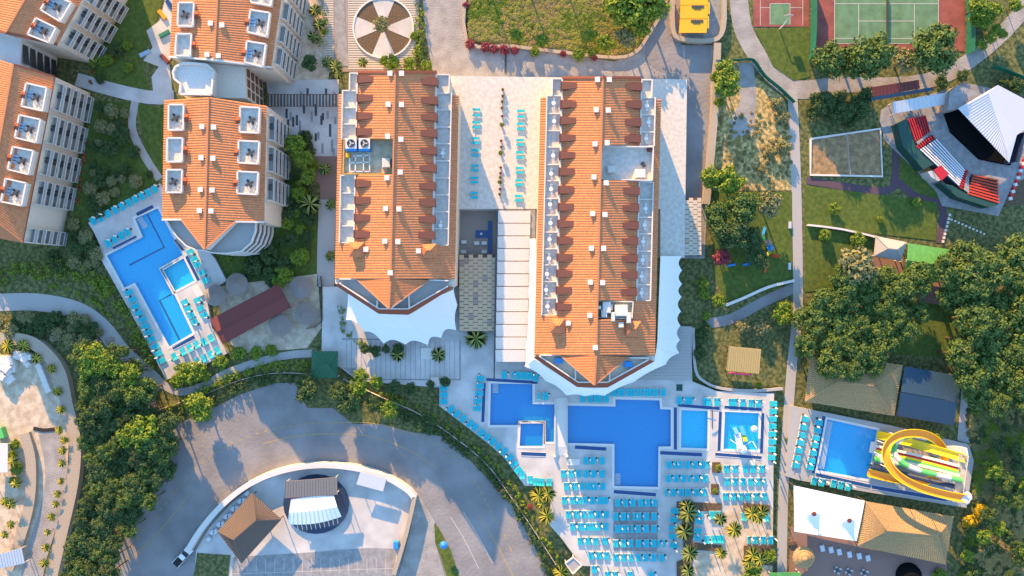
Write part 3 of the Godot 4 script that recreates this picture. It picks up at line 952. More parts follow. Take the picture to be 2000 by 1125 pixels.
func chimney(parent: Node3D, px: float, py: float, hb: float) -> void:
	var s := new_st()
	var p := at(px, py, hb + 0.7)
	box(s, Vector3(p.x, hb - 0.05, p.z), Vector3(0.85, 1.3, 0.85), 0.02)
	var c := part("chimney", s, M.white, parent)
	var s2 := new_st()
	box(s2, Vector3(p.x, hb + 0.67, p.z), Vector3(1.05, 0.14, 1.05), 0.02)
	part("chimney_cap", s2, M.white, c)
func pyramid(parent: Node3D, px: float, py: float, hb: float, half: float) -> void:
	var c := at(px, py, hb + 0.8)
	var s := new_st()
	box(s, Vector3(c.x, hb + 0.1, c.z), Vector3(half * 1.8, 1.1, half * 1.8))
	var t := part("turret", s, M.wall, parent)
	var r := new_st()
	var e := []
	for k in [[-1, -1], [1, -1], [1, 1], [-1, 1]]:
		e.append(Vector3(c.x + k[0] * half, hb + 0.66, c.z + k[1] * half))
	var r0 := Vector3(c.x - 0.25, hb + 1.9, c.z)
	var r1 := Vector3(c.x + 0.25, hb + 1.9, c.z)
	tiled(r, e[0], e[1], r1, r0)
	tiled(r, e[2], e[3], r0, r1)
	tiled(r, e[1], e[2], r1, r1)
	tiled(r, e[3], e[0], r0, r0)
	part("turret_roof", r, M.tile, t)
	var h := new_st()
	beam(h, e[0], r0, 0.18, 0.3)
	beam(h, e[3], r0, 0.18, 0.3)
	beam(h, e[1], r1, 0.18, 0.3)
	beam(h, e[2], r1, 0.18, 0.3)
	part("hip_tiles", h, M.tile_trim, t)
func wing(d: Dictionary) -> Node3D:
	var hR: float = d.get("hR", 18.4)
	var hO: float = d.get("hO", 12.6)
	var X := func(k: String, y: float) -> float: return d[k] + d.s * (y - 190.0)
	var hx := func(k: String) -> float:
		var o: float = d.outerL if k in ["outerL", "t0L", "wallL", "ridge"] else d.outerR
		return hR - (hR - hO) * absf(d.ridge - d[k]) / absf(d.ridge - o)
	var PT := func(k: String, y: float) -> Vector3: return at(X.call(k, y), y, hx.call(k))
	var base := at(d.ridge, (d.top + d.cut) * 0.5)
	var o := thing("hotel_wing", d.label, "building", base)
	# walls
	var end: float = d.apron
	var outline := PackedVector2Array()
	for q in [["t0Lt", d.top, 13.0], ["t0Lt", d.strip0, 13.0], ["outerL", d.strip0, hO], ["outerL", end + 8, hO], ["", 0, 0], ["outerR", end + 12, hO], ["outerR", d.strip0 + 4, hO], ["t1Rt", d.strip0 + 4, 13.0], ["t1Rt", d.top + 6, 13.0]]:
		if q[0] == "":
			for p in d.bow:
				var w0 := at(p[0], p[1], hO)
				outline.append(Vector2(w0.x, w0.z))
		else:
			var w := at(X.call(q[0], q[1]), q[1], q[2])
			outline.append(Vector2(w.x, w.z))
	var st := new_st()
	prism(st, outline, 0.0, hO - 0.12)
	part("wall", st, M.wall, o)
	# terrace floors
	for sd in [["t0L", "wallL", d.divL, "t0Lt"], ["t1R", "wallR", d.divR, "t1Rt"]]:
		var dv: Array = sd[2]
		for i in dv.size() - 1:
			if dv[i + 1] - dv[i] > 45:
				continue
			var kk: String = sd[3] if i == 0 else sd[0]
			var s := new_st()
			var fl := flat([[X.call(kk, dv[i]), dv[i]], [X.call(sd[1], dv[i]), dv[i]], [X.call(sd[1], dv[i + 1]), dv[i + 1]], [X.call(kk, dv[i + 1]), dv[i + 1]]], 13.0)
			prism(s, fl, 12.3, 13.0)
			part("terrace_floor", s, M.terrace, o)
			var w := new_st()
			beam(w, at(X.call(kk, dv[i]), dv[i], 13.3), at(X.call(kk, dv[i + 1]), dv[i + 1], 13.3), 0.22, 1.5)
			part("parapet", w, M.white, o)
		for i in dv.size():
			var kk2: String = sd[3] if i == 0 else sd[0]
			var w := new_st()
			beam(w, at(X.call(kk2, dv[i]), dv[i], 13.1), at(X.call(sd[1], dv[i]), dv[i], 13.1), 0.24, 1.2)
			part("divider", w, M.white, o)
		var wl := new_st()
		var y0: float = dv[0]
		for i in dv.size() - 1:
			if dv[i + 1] - dv[i] > 45:
				continue
			beam(wl, at(X.call(sd[1], dv[i]), dv[i], 13.75), at(X.call(sd[1], dv[i + 1]), dv[i + 1], 13.75), 0.3, 2.3)
		part("inner_wall", wl, M.white, o)
	# roof planes
	for sg in d.segs:
		var r := new_st()
		tiled(r, PT.call(sg[3], sg[0]), PT.call(sg[3], sg[1]), PT.call(sg[2], sg[1]), PT.call(sg[2], sg[0]))
		part("roof_slope", r, M.tile, o)
	# pointed end of the roof
	var tip := at(d.tip[0], d.tip[1], hR)
	var rL := at(d.cutL[0], d.cutL[1], hx.call("wallL"))
	var rR := at(d.cutR[0], d.cutR[1], hx.call("wallR"))
	var rg: Vector3 = PT.call("ridge", end)
	var g := new_st()
	tiled(g, rL, tip, tip, rg)
	tiled(g, tip, rR, rg, tip)
	part("roof_slope", g, M.tile, o)
	for pr in [[rL, tip], [tip, rR]]:
		var gw := new_st()
		var a: Vector3 = pr[0]
		var b: Vector3 = pr[1]
		quad(gw, Vector3(a.x, hO, a.z), Vector3(b.x, hO, b.z), b - Vector3(0, 0.06, 0), a - Vector3(0, 0.06, 0), Vector3(0, 0, 1))
		part("gable_wall", gw, M.white, o)
		var bg := new_st()
		beam(bg, a + Vector3(0, 0.12, 0), b + Vector3(0, 0.12, 0), 0.25, 0.2)
		part("verge_tiles", bg, M.tile_trim, o)
	var rc := new_st()
	for sg in d.ridge_segs:
		beam(rc, PT.call("ridge", sg[0]) + Vector3(0, 0.16, 0), PT.call("ridge", sg[1]) + Vector3(0, 0.16, 0), 0.34, 0.2)
	beam(rc, rg + Vector3(0, 0.16, 0), tip + Vector3(0, 0.16, 0), 0.34, 0.2)
	part("ridge_tiles", rc, M.tile_trim, o)
	# top gable
	var tg := new_st()
	poly3(tg, [PT.call("wallL", d.top + 0.0), PT.call("ridge", d.top + 0.0), PT.call("wallR", d.top + 0.0), at(X.call("wallR", d.top), d.top, 12.4), at(X.call("wallL", d.top), d.top, 12.4)], Vector3(0, 0, -1))
	part("gable_wall", tg, M.wall, o)
	var tv := new_st()
	beam(tv, PT.call("wallL", d.top + 0.0) + Vector3(0, 0.2, 0), PT.call("ridge", d.top + 0.0) + Vector3(0, 0.2, 0), 0.5, 0.3)
	beam(tv, PT.call("wallR", d.top + 0.0) + Vector3(0, 0.2, 0), PT.call("ridge", d.top + 0.0) + Vector3(0, 0.2, 0), 0.5, 0.3)
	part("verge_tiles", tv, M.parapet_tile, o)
	# south balcony: floor, tiled parapet
	var bw: Array = d.bow_in
	for i in bw.size() - 1:
		var s := new_st()
		quad(s, at(d.bow_out[i][0], d.bow_out[i][1], hO), at(d.bow_out[i + 1][0], d.bow_out[i + 1][1], hO), at(bw[i + 1][0], bw[i + 1][1], 13.6), at(bw[i][0], bw[i][1], 13.6))
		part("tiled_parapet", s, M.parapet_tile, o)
		var s2 := new_st()
		beam(s2, at(bw[i][0], bw[i][1], 13.4), at(bw[i + 1][0], bw[i + 1][1], 13.4), 0.25, 1.2)
		part("parapet", s2, M.white, o)
	var bf := new_st()
	cap(bf, flat(d.balc, 12.7), 12.66)
	part("balcony_floor", bf, M.floor_grey, o)
	for p in d.balc_walls:
		var s := new_st()
		beam(s, at(p[0], p[1], 13.5), at(p[2], p[3], 13.5), 0.25, 1.7)
		part("divider", s, M.white, o)
	# dormers
	for sd in [[d.dormL, "wallL", 1.0], [d.dormR, "wallR", -1.0]]:
		for y in sd[0]:
			var hw: float = hx.call(sd[1])
			var x0: float = X.call(sd[1], y) - sd[2] * 2.0
			var x1: float = x0 + sd[2] * 31.0
			var ho := hw + 1.25
			var hi := hw + (hR - hw) * 31.0 / absf(d.ridge - d[sd[1]]) + 0.12
			var s := new_st()
			var a := at(x0, y - 8.0, ho)
			var b := at(x0, y + 8.0, ho)
			var c := at(x1, y + 5.5, hi)
			var e := at(x1, y - 5.5, hi)
			quad(s, a, b, c, e)
			var dn := Vector3(0, -2.4, 0)
			quad(s, a, b, b + dn, a + dn, Vector3(-sd[2], 0, 0))
			quad(s, b, c, c + dn * 0.3, b + dn, Vector3(0, 0, 1))
			quad(s, a, e, e + dn * 0.3, a + dn, Vector3(0, 0, -1))
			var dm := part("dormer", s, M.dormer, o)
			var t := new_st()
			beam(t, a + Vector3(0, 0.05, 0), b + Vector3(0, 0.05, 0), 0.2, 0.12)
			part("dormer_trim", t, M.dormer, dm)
	for p in d.chim:
		var k := absf(p[0] - X.call("ridge", p[1])) / absf(d.ridge - d.outerL)
		chimney(o, p[0], p[1], hR - (hR - hO) * k)
	for p in d.turrets:
		var k2 := absf(p[0] - X.call("ridge", p[1])) / absf(d.ridge - d.outerL)
		pyramid(o, p[0], p[1], hR - (hR - hO) * k2 + 0.35, 1.5)
	return o
func pit(o: Node3D, q: Array, hf: float, ht: float, m: Material, wm: Material) -> void:
	var s := new_st()
	prism(s, flat(q, hf), hf - 1.5, hf)
	part("plant_floor", s, m, o)
	for i in q.size():
		var a = q[i]
		var b = q[(i + 1) % q.size()]
		var w := new_st()
		beam(w, at(a[0], a[1], (hf + ht) * 0.5), at(b[0], b[1], (hf + ht) * 0.5), 0.22, ht - hf)
		part("plant_wall", w, wm, o)
func crate(called: String, label: String, cat: String, px: float, py: float, h: float, s: Vector3, m: Material, group := "", turn := 0.0) -> Node3D:
	var o := thing(called, label, cat, at(px, py, h), turn, group)
	var st := new_st()
	box(st, Vector3(0, s.y * 0.5, 0), s)
	put("housing", st.commit(), m, o)
	var l := new_st()
	box(l, Vector3(0, s.y + 0.032, 0), Vector3(s.x * 0.86, 0.06, s.z * 0.86))
	put("lid", l.commit(), m, o)
	return o
func make_wings() -> void:
	var b4 := wing({"label": "long orange tiled hotel wing with blue chillers in its roof", "s": -0.022, "top": 141.0, "strip0": 184.0, "cut": 475.0, "apron": 545.0,
		"outerL": 662.0, "t0L": 670.0, "t0Lt": 683.0, "wallL": 699.0, "ridge": 771.0, "wallR": 852.0, "t1R": 882.0, "t1Rt": 877.0, "outerR": 896.0,
		"divL": [144, 178, 211, 243, 272, 343, 377.5, 409, 441.5, 474], "divR": [147, 183, 215.5, 249, 281.5, 315, 348, 381, 414, 447, 479],
		"dormL": [154, 191, 226, 257, 358, 391, 425, 457], "dormR": [159, 196, 228, 260, 294, 328, 363, 395, 428, 459],
		"segs": [[141, 272, "ridge", "wallL"], [341, 475, "ridge", "wallL"], [475, 545, "ridge", "outerL"], [184, 475, "t0L", "outerL"], [141, 479, "ridge", "wallR"], [479, 545, "ridge", "outerR"], [186, 479, "t1R", "outerR"]],
		"ridge_segs": [[141, 545]], "tip": [760, 603], "cutL": [697, 545], "cutR": [838, 547],
		"bow": [[740, 612], [798, 614]], "bow_out": [[653, 556], [740, 613], [798, 615], [886, 561]], "bow_in": [[664, 553], [741, 603], [798, 603], [875, 559]],
		"balc": [[662, 543], [697, 543], [760, 600], [838, 545], [878, 545], [875, 559], [798, 603], [741, 603], [664, 553]], "balc_walls": [[664, 545, 697, 545], [838, 547, 876, 548], [738, 586, 737, 601], [799, 577, 800, 601]],
		"chim": [[761.6, 143], [784, 143], [758, 203.5], [784, 204], [757, 266], [783, 272], [781.6, 336], [755.5, 347], [753, 407], [779, 408], [751.5, 471], [777, 472], [714.7, 487], [817, 490], [762, 532.7]],
		"turrets": [[697, 487], [838, 490]]})
	pit(b4, [[673, 273], [768, 273], [767, 340], [671, 340]], 14.2, 15.0, M.pit, M.ochre)
	for x in [689, 715]:
		var c := crate("chiller", "blue and white roof chiller with round fan", "chiller", x, 285, 14.2, Vector3(2.3, 1.7, 2.6), M.blue_paint, "blue chillers on the roof")
		var s := new_st()
		box(s, Vector3(-0.02, 1.8, -0.2), Vector3(2.36, 0.12, 2.2))
		put("top_plate", s.commit(), M.white, c)
		var f := new_st()
		lathe(f, Vector3(0, 1.87, -0.2), [[0.85, 0.0], [0.85, 0.12], [0.72, 0.12], [0.72, 0.03], [0.0, 0.03]], 16)
		put("fan_guard", f.commit(), M.dark_metal, c)
		for k in 3:
			var bl := new_st()
			box(bl, Vector3(0, 1.93, -0.2) + Vector3(cos(k * 2.1), 0, sin(k * 2.1)) * 0.35, Vector3(0.6, 0.03, 0.2), -k * 2.1)
			put("fan_blade", bl.commit(), M.metal, c)
	var pf := thing("pipe_frame", "white pipe frame on the roof below the chillers", "pipes", at(707, 322, 14.2))
	for q in [[683, 308, 683, 336], [695, 302, 694, 336], [710, 300, 710, 336], [722, 298, 722, 335], [683, 335, 724, 335], [690, 305, 724, 303], [685, 318, 722, 317]]:
		var s := new_st()
		beam(s, at(q[0], q[1], 14.9), at(q[2], q[3], 14.9), 0.25, 0.25)
		part("pipe", s, M.white, pf)
	crate("ventilation_unit", "white ventilation box beside the pipe frame", "ventilation unit", 756, 320, 14.2, Vector3(1.7, 1.3, 2.0), M.white)
	crate("roof_tank", "small orange tank box in the roof plant yard", "tank", 681, 305, 14.2, Vector3(0.8, 1.2, 0.9), M.yellow)
	var b5 := wing({"label": "long orange tiled hotel wing with white plant yards in its roof", "s": -0.024, "top": 152.0, "strip0": 190.0, "cut": 616.0, "apron": 694.0,
		"outerL": 1056.0, "t0L": 1068.0, "t0Lt": 1078.0, "wallL": 1097.0, "ridge": 1176.5, "wallR": 1251.0, "t1R": 1279.0, "t1Rt": 1272.0, "outerR": 1291.0,
		"divL": [155, 188, 222.6, 256, 288, 322, 353.5, 388, 420.6, 453.5, 486, 517.5, 550, 582, 615], "divR": [157, 192, 225, 258.7, 286, 356.6, 390, 424.7, 457, 490.8, 522.5, 556, 587],
		"dormL": [166.6, 203, 235, 268.6, 302.5, 335, 370.5, 404, 436.7, 469.5, 502.5, 534, 567, 599], "dormR": [169, 204, 238.7, 270.7, 372.7, 406, 440, 471, 504.7, 537, 570],
		"segs": [[152, 616, "ridge", "wallL"], [616, 694, "ridge", "outerL"], [190, 616, "t0L", "outerL"], [152, 284, "ridge", "wallR"], [353, 587, "ridge", "wallR"], [624, 694, "ridge", "outerR"], [587, 624, "mid", "outerR"], [194, 587, "t1R", "outerR"]],
		"mid": 1247.0,
		"ridge_segs": [[152, 694]], "tip": [1161, 752], "cutL": [1093, 693], "cutR": [1227, 697],
		"bow": [[1127, 755], [1187, 756]], "bow_out": [[1042, 698], [1127, 756], [1187, 757], [1278, 706]], "bow_in": [[1053, 695], [1129, 746], [1186, 746], [1266, 702]],
		"balc": [[1053, 692], [1093, 692], [1161, 750], [1227, 696], [1268, 697], [1266, 702], [1186, 746], [1129, 746], [1053, 695]], "balc_walls": [[1055, 693, 1093, 693], [1228, 698, 1266, 699], [1124, 720, 1123, 742], [1190, 724, 1190, 744]],
		"chim": [[1167, 155], [1190, 155], [1164.5, 214], [1188, 215], [1162, 281], [1186, 278.7], [1160, 345.5], [1184, 357], [1157.6, 417], [1181.6, 419], [1155, 484.7], [1179, 485], [1153, 551], [1177, 552], [1152, 616], [1110, 631], [1213, 634.5], [1162.7, 679]],
		"turrets": [[1089, 636], [1237, 642]]})
	pit(b5, [[1176, 286], [1275, 288], [1273, 353], [1174, 351]], 14.4, 16.0, M.terrace, M.white)
	crate("ventilation_unit", "white ventilation box in the upper white roof yard", "ventilation unit", 1193, 332, 14.4, Vector3(1.6, 1.1, 1.5), M.white)
	crate("ventilation_unit", "large white flat unit at the corner of the upper roof yard", "ventilation unit", 1249, 340, 14.4, Vector3(2.2, 1.0, 1.8), M.white)
	crate("roof_cabinet", "maroon cabinet in the corner of the white roof yard", "cabinet", 1267, 293, 14.4, Vector3(0.8, 1.3, 0.8), M.maroon)
	crate("satellite_box", "small dark tilted panel in the white roof yard", "panel", 1256, 322, 14.4, Vector3(0.7, 0.5, 1.1), M.dark_metal, "", 0.6)
	pit(b5, [[1167, 588], [1236, 589], [1234, 622], [1166, 620]], 15.2, 16.2, M.pit, M.white)
	for p in [[1183, 600, 1.7, 2.0, 2.4], [1178, 612, 1.2, 1.9, 1.6], [1211, 606, 2.6, 2.2, 2.4], [1164, 600, 1.6, 2.6, 0.7], [1195, 618, 0.7, 2.4, 1.9], [1225, 620, 0.8, 2.6, 2.2], [1190, 600, 1.0, 1.5, 1.2]]:
		crate("air_duct_unit", "white air handling unit crowded in the lower roof yard", "air unit", p[0], p[1], 15.2, Vector3(p[2], p[3], p[4]), M.white, "white air units in the lower roof yard")
	for p in [[1091, 704, 13.0], [1226, 711, 13.0]]:
		crate("blue_spa_tub", "dark blue covered box on the pointed balcony", "box", p[0], p[1], 12.7, Vector3(1.7, 0.8, 1.2), M.blue_paint, "blue boxes on the pointed balconies")
	# white plastic furniture on the roof terraces
	for p in [[1081, 203], [1082, 238], [1080, 305], [1076, 340], [1076, 370], [1074, 400], [1075, 436], [1073, 468], [1072, 505], [1068, 535], [1066, 566], [1069, 598], [1262, 208], [1266, 240], [1261, 272], [1260, 408], [1258, 440], [1255, 472], [1254, 508], [1252, 540], [1252, 572], [861, 441], [865, 300]]:
		plastic_set(p[0], p[1], 13.0)
var chair_proto: Node3D
var table_proto: Node3D
func plastic_set(px: float, py: float, h: float) -> void:
	var p := at(px, py, h)
	for i in 2:
		place_chair(p + Vector3(0.1, 0, (i - 0.5) * 1.5), PI * i, "white plastic chair on a roof terrace of the long wings", "white plastic chairs on the roof terraces", M.frame, "plastic_chair")
	place_table(p, "small white plastic table on a roof terrace", "white plastic tables on the roof terraces", M.frame, "plastic_table")
func place_chair(p: Vector3, turn: float, label: String, group: String, m: Material, called: String) -> void:
	if chair_proto == null:
		chair_proto = Node3D.new()
		var s := new_st()
		box(s, Vector3(0, 0.43, 0), Vector3(0.46, 0.05, 0.46))
		put("seat", s.commit(), null, chair_proto)
		s = new_st()
		box(s, Vector3(0, 0.68, -0.23), Vector3(0.46, 0.44, 0.05), 0, -0.15)
		put("backrest", s.commit(), null, chair_proto)
		for k in 4:
			s = new_st()
			box(s, Vector3(-0.2 if k % 2 == 0 else 0.2, 0.2, -0.2 if k < 2 else 0.2), Vector3(0.05, 0.4, 0.05))
			put("leg", s.commit(), null, chair_proto)
	var o: Node3D = chair_proto.duplicate()
	for c in o.get_children():
		(c as MeshInstance3D).material_override = m
	o.name = numbered(called)
	add_child(o)
	o.position = p
	o.rotation.y = turn
	tag(o, label, "chair", group)
func place_table(p: Vector3, label: String, group: String, m: Material, called: String) -> void:
	if table_proto == null:
		table_proto = Node3D.new()
		var s := new_st()
		lathe(s, Vector3.ZERO, [[0.42, 0.68], [0.45, 0.7], [0.45, 0.73], [0.0, 0.735]], 12)
		put("tabletop", s.commit(), null, table_proto)
		s = new_st()
		lathe(s, Vector3.ZERO, [[0.25, 0.0], [0.25, 0.04], [0.04, 0.06], [0.04, 0.68]], 8)
		put("pedestal", s.commit(), null, table_proto)
	var o: Node3D = table_proto.duplicate()
	for c in o.get_children():
		(c as MeshInstance3D).material_override = m
	o.name = numbered(called)
	add_child(o)
	o.position = p
	tag(o, label, "table", group)

# ------------------- west buildings
var balcony_mesh := {}
func balcony(parent: Node3D, p: Vector3, out: Vector3, w: float, depth: float) -> void:
	var key := "%.1f" % w
	if not balcony_mesh.has(key):
		var a := new_st()
		box(a, Vector3(0, 0.0, depth * 0.5), Vector3(w, 0.16, depth))
		box(a, Vector3(-w * 0.5 + 0.06, 1.2, depth * 0.45), Vector3(0.12, 2.3, depth * 0.9))
		box(a, Vector3(w * 0.5 - 0.06, 1.2, depth * 0.45), Vector3(0.12, 2.3, depth * 0.9))
		var b := new_st()
		box(b, Vector3(0, 0.56, depth - 0.04), Vector3(w - 0.04, 0.9, 0.03))
		var c := new_st()
		box(c, Vector3(0, 1.06, depth - 0.04), Vector3(w, 0.08, 0.1))
		box(c, Vector3(0, 0.09, depth - 0.06), Vector3(w, 0.03, 0.12))
		var f := new_st()
		box(f, Vector3(0, 0.09, depth * 0.48), Vector3(w - 0.3, 0.02, depth * 0.86))
		var g := new_st()
		box(g, Vector3(0, 1.15, 0.03), Vector3(w * 0.7, 2.0, 0.04))
		balcony_mesh[key] = [a.commit(), b.commit(), c.commit(), f.commit(), g.commit()]
	var ms: Array = balcony_mesh[key]
	var o := put("balcony", ms[0], M.white, parent)
	o.transform = Transform3D(Basis(Vector3.UP, atan2(out.x, out.z)), p - parent.position)
	put("railing_glass", ms[1], M.rail, o)
	put("handrail", ms[2], M.white, o)
	put("floor_tiles", ms[3], M.balcony, o)
	put("balcony_door", ms[4], M.glass, o)
func facade(parent: Node3D, a: Vector3, b: Vector3, bays: Array, floors: int, depth := 1.6) -> void:
	# a-b: eave line; balconies hang outside it on the right hand side of a->b seen from above (toward +x)
	var d := (b - a)
	d.y = 0
	var l := d.length()
	d /= l
	var out := Vector3(-d.z, 0, d.x)
	if out.x < 0:
		out = -out
	for bay in bays:
		var t: float = (bay[0] + bay[1]) * 0.5
		var w: float = (bay[1] - bay[0]) * l - 0.5
		for f in floors:
			var p := a.lerp(b, t) + out * -0.25
			p.y = 0.35 + f * 2.75
			balcony(parent, p, out, snappedf(w, 0.1), depth)
			if w > 4.0:
				chair_set(p + out * 0.8, atan2(out.x, out.z), f)
func chair_set(p: Vector3, turn: float, f: int) -> void:
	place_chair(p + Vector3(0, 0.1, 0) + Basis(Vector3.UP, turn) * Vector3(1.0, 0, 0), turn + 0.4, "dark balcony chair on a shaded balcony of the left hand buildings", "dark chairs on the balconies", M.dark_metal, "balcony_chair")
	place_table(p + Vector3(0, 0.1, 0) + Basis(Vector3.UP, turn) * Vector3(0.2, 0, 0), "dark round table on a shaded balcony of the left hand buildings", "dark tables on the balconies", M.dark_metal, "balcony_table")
func roof_box(o: Node3D, q: Array, hf: float, up: Vector2, kind: int) -> void:
	# sunken roof terrace with white rim; up = unit pixel direction toward the ridge
	var fl := flat(q, hf)
	var s := new_st()
	prism(s, fl, hf - 1.9, hf)
	var t := part("roof_terrace_floor", s, M.terrace, o)
	for i in 4:
		var w := new_st()
		var a := at(q[i][0], q[i][1], hf + 0.45)
		var b := at(q[(i + 1) % 4][0], q[(i + 1) % 4][1], hf + 0.45)
		beam(w, a, b, 0.32, 0.9)
		part("rim_wall", w, M.white, t)
	var cx := 0.0
	var cy := 0.0
	for p in q:
		cx += p[0] * 0.25
		cy += p[1] * 0.25
	# access dormer on the uphill side
	var half: float = absf(up.x) * (q[1][0] - q[0][0]) * 0.5
	var side := Vector2(-up.y, up.x)
	var e: Vector2 = Vector2(cx, cy) + up * (half + 1.5)
	var s2 := new_st()
	var a0 := e + side * 7.0
	var a1 := e - side * 7.0
	var tipp := e + up * 8.0
	var A := at(a0.x, a0.y, hf + 0.75)
	var B := at(a1.x, a1.y, hf + 0.75)
	var R0 := at(e.x, e.y, hf + 1.35)
	var R1 := at(tipp.x, tipp.y, hf + 1.0)
	var C := at((a0 + up * 8.0).x, (a0 + up * 8.0).y, hf + 0.6)
	var D := at((a1 + up * 8.0).x, (a1 + up * 8.0).y, hf + 0.6)
	tiled(s2, A, C, R1, R0)
	tiled(s2, B, D, R1, R0)
	face(s2, A, B, R0, at(cx, cy, hf) - A)
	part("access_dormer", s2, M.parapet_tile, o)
	var tr := new_st()
	beam(tr, A, R0, 0.2, 0.2)
	beam(tr, B, R0, 0.2, 0.2)
	part("dormer_trim", tr, M.parapet_tile, o)
	if kind >= 1:
		var c := at(cx, cy, hf)
		c += Vector3(0.5 if up.x < 0 else 0.0, 0, 0.2)
		place_table(c, "dark garden table on a small white roof terrace", "dark tables on the small roof terraces", M.dark_metal, "garden_table")
		for k in 4:
			var an := k * PI * 0.5 + 0.5
			place_chair(c + Vector3(sin(an), 0, cos(an)) * 0.62, an + PI, "dark garden chair on a small white roof terrace", "dark chairs on the small roof terraces", M.dark_metal, "garden_chair")
	if kind == 2:
		for k in 3:
			var v: Vector2 = Vector2(cx, cy) + up * (half * 0.62) + side * (-6.0 + k * 6.0)
			crate("folded_lounger", "blue and white folded lounger on a small roof terrace", "lounger", v.x, v.y, hf, Vector3(1.3, 0.25, 0.42), M.pale_blue, "folded loungers on the small roof terraces", -atan2(up.y, up.x))
func make_west() -> void:
	# --- lower middle block (pointed)
	var o := thing("hotel_block", "orange tiled block with pointed end beside the angular pool", "building", at(420, 330))
	var eL0 := at(321, 196, 14)
	var eL1 := at(317, 429, 14)
	var g0 := at(408, 190, 17)
	var g1 := at(402, 430, 17)
	var eR0 := at(521, 207, 14)
	var eR1 := at(516, 434, 14)
	var tip := at(400, 487, 17)
	var st := new_st()
	tiled(st, eL0, eL1, g1, g0)
	part("roof_slope", st, M.tile, o)
	st = new_st()
	tiled(st, eR0, eR1, g1, g0)
	part("roof_slope", st, M.tile, o)
	var cl := at(355, 429, 15.3)
	var cr := at(460, 433, 15.4)
	st = new_st()
	tiled(st, cl, tip, tip, g1)
	tiled(st, tip, cr, g1, tip)
	part("roof_slope", st, M.tile, o)
	for pr in [[cl, tip], [tip, cr], [eL1, cl], [cr, eR1]]:
		var gw := new_st()
		var a: Vector3 = pr[0]
		var b: Vector3 = pr[1]
		quad(gw, Vector3(a.x, 11, a.z), Vector3(b.x, 11, b.z), b - Vector3(0, 0.06, 0), a - Vector3(0, 0.06, 0), Vector3(0, 0, 1))
		part("gable_wall", gw, M.white, o)
		gw = new_st()
		beam(gw, a + Vector3(0, 0.1, 0), b + Vector3(0, 0.1, 0), 0.35, 0.25)
		part("verge", gw, M.white if a.y < 15 or b.y < 15 else M.tile_trim, o)
	st = new_st()
	beam(st, g0 + Vector3(0, 0.15, 0), tip + Vector3(0, 0.15, 0), 0.34, 0.2)
	part("ridge_tiles", st, M.tile_trim, o)
	var wl := PackedVector2Array()
	for v in [eL0, eL1, cl, tip, cr, eR1, eR0]:
		wl.append(Vector2(v.x, v.z))
	st = new_st()
	prism(st, wl, 0.0, 13.9)
	part("wall", st, M.wall, o)
	for p in [[394, 247], [417, 248], [392.5, 308], [415.5, 309], [391, 370], [414, 371], [389, 411], [412, 412]]:
		chimney(o, p[0], p[1], 16.5)
	for q in [[[331, 205], [360, 205], [359, 254], [330, 254]], [[328, 270], [358, 270], [357, 316], [327, 316]], [[327, 332], [357, 332], [356, 376], [326, 376]]]:
		roof_box(o, q, 15.5, Vector2(1, 0), 1 if q[0][1] != 270 else 0)
	for q in [[[470, 209], [508, 211], [506, 260], [469, 258]], [[467, 275], [507, 277], [505, 320], [466, 318]], [[465, 335], [505, 337], [503, 380], [464, 378]]]:
		roof_box(o, q, 15.4, Vector2(-1, 0), 1)
	facade(o, eR0, eR1, [[0.06, 0.30], [0.33, 0.57], [0.60, 0.82]], 5)
	# curved balconies at the pointed end
	for cv in [[[[400, 489], [415, 494], [445, 495], [473, 491], [492, 474], [500, 452], [501, 436], [461, 434]], "right"], [[[400, 489], [385, 488], [365, 480], [348, 463], [335, 445], [328, 431], [356, 431]], "left"]]:
		var poly := flat(cv[0], 13.2)
		for f in 5:
			var y := 1.4 + f * 2.9
			var s := new_st()
			prism(s, poly, y - 0.2, y)
			var sl := part("curved_balcony", s, M.floor_grey, o)
			var pr := new_st()
			var line := []
			for i in poly.size() - 1:
				line.append(Vector3(poly[i].x, y, poly[i].y))
			ribbon(pr, line, 0.22, -0.15, 0.85)
			part("curved_parapet", pr, M.white, sl)
	# --- upper middle block
	o = thing("hotel_block", "orange tiled block beside the sand court and boardwalk", "building", at(440, 40))
	eL0 = at(341, -70, 14)
	eL1 = at(332, 111, 14)
	g0 = at(429, -70, 17)
	g1 = at(419, 117, 17)
	eR0 = at(560, -70, 14)
	eR1 = at(530, 132, 14)
	st = new_st()
	tiled(st, eL0, eL1, g1, g0)
	part("roof_slope", st, M.tile, o)
	st = new_st()
	tiled(st, eR0, eR1, g1, g0)
	part("roof_slope", st, M.tile, o)
	st = new_st()
	beam(st, g0 + Vector3(0, 0.15, 0), g1 + Vector3(0, 0.15, 0), 0.34, 0.2)
	part("ridge_tiles", st, M.tile_trim, o)
	st = new_st()
	poly3(st, [Vector3(eL1.x, 12, eL1.z), eL1, g1, eR1, Vector3(eR1.x, 12, eR1.z)], Vector3(0, 0, 1))
	part("gable_wall", st, M.white, o)
	st = new_st()
	beam(st, eL1 + Vector3(0, 0.1, 0), g1 + Vector3(0, 0.1, 0), 0.35, 0.25)
	beam(st, g1 + Vector3(0, 0.1, 0), eR1 + Vector3(0, 0.1, 0), 0.35, 0.25)
	part("verge", st, M.white, o)
	wl = PackedVector2Array()
	for v in [eL0, eL1, eR1, eR0]:
		wl.append(Vector2(v.x, v.z))
	st = new_st()
	prism(st, wl, 0.0, 13.9)
	part("wall", st, M.wall, o)
	for p in [[410.7, 45], [433, 48.5], [404, 106], [426, 108.5]]:
		chimney(o, p[0], p[1], 16.5)
	for q in [[[350, 6], [380, 6], [378, 52], [348, 51]], [[346, 67], [375, 67], [373, 110], [343, 109]]]:
		roof_box(o, q, 15.5, Vector2(1, 0), 1 if q[0][1] == 6 else 0)
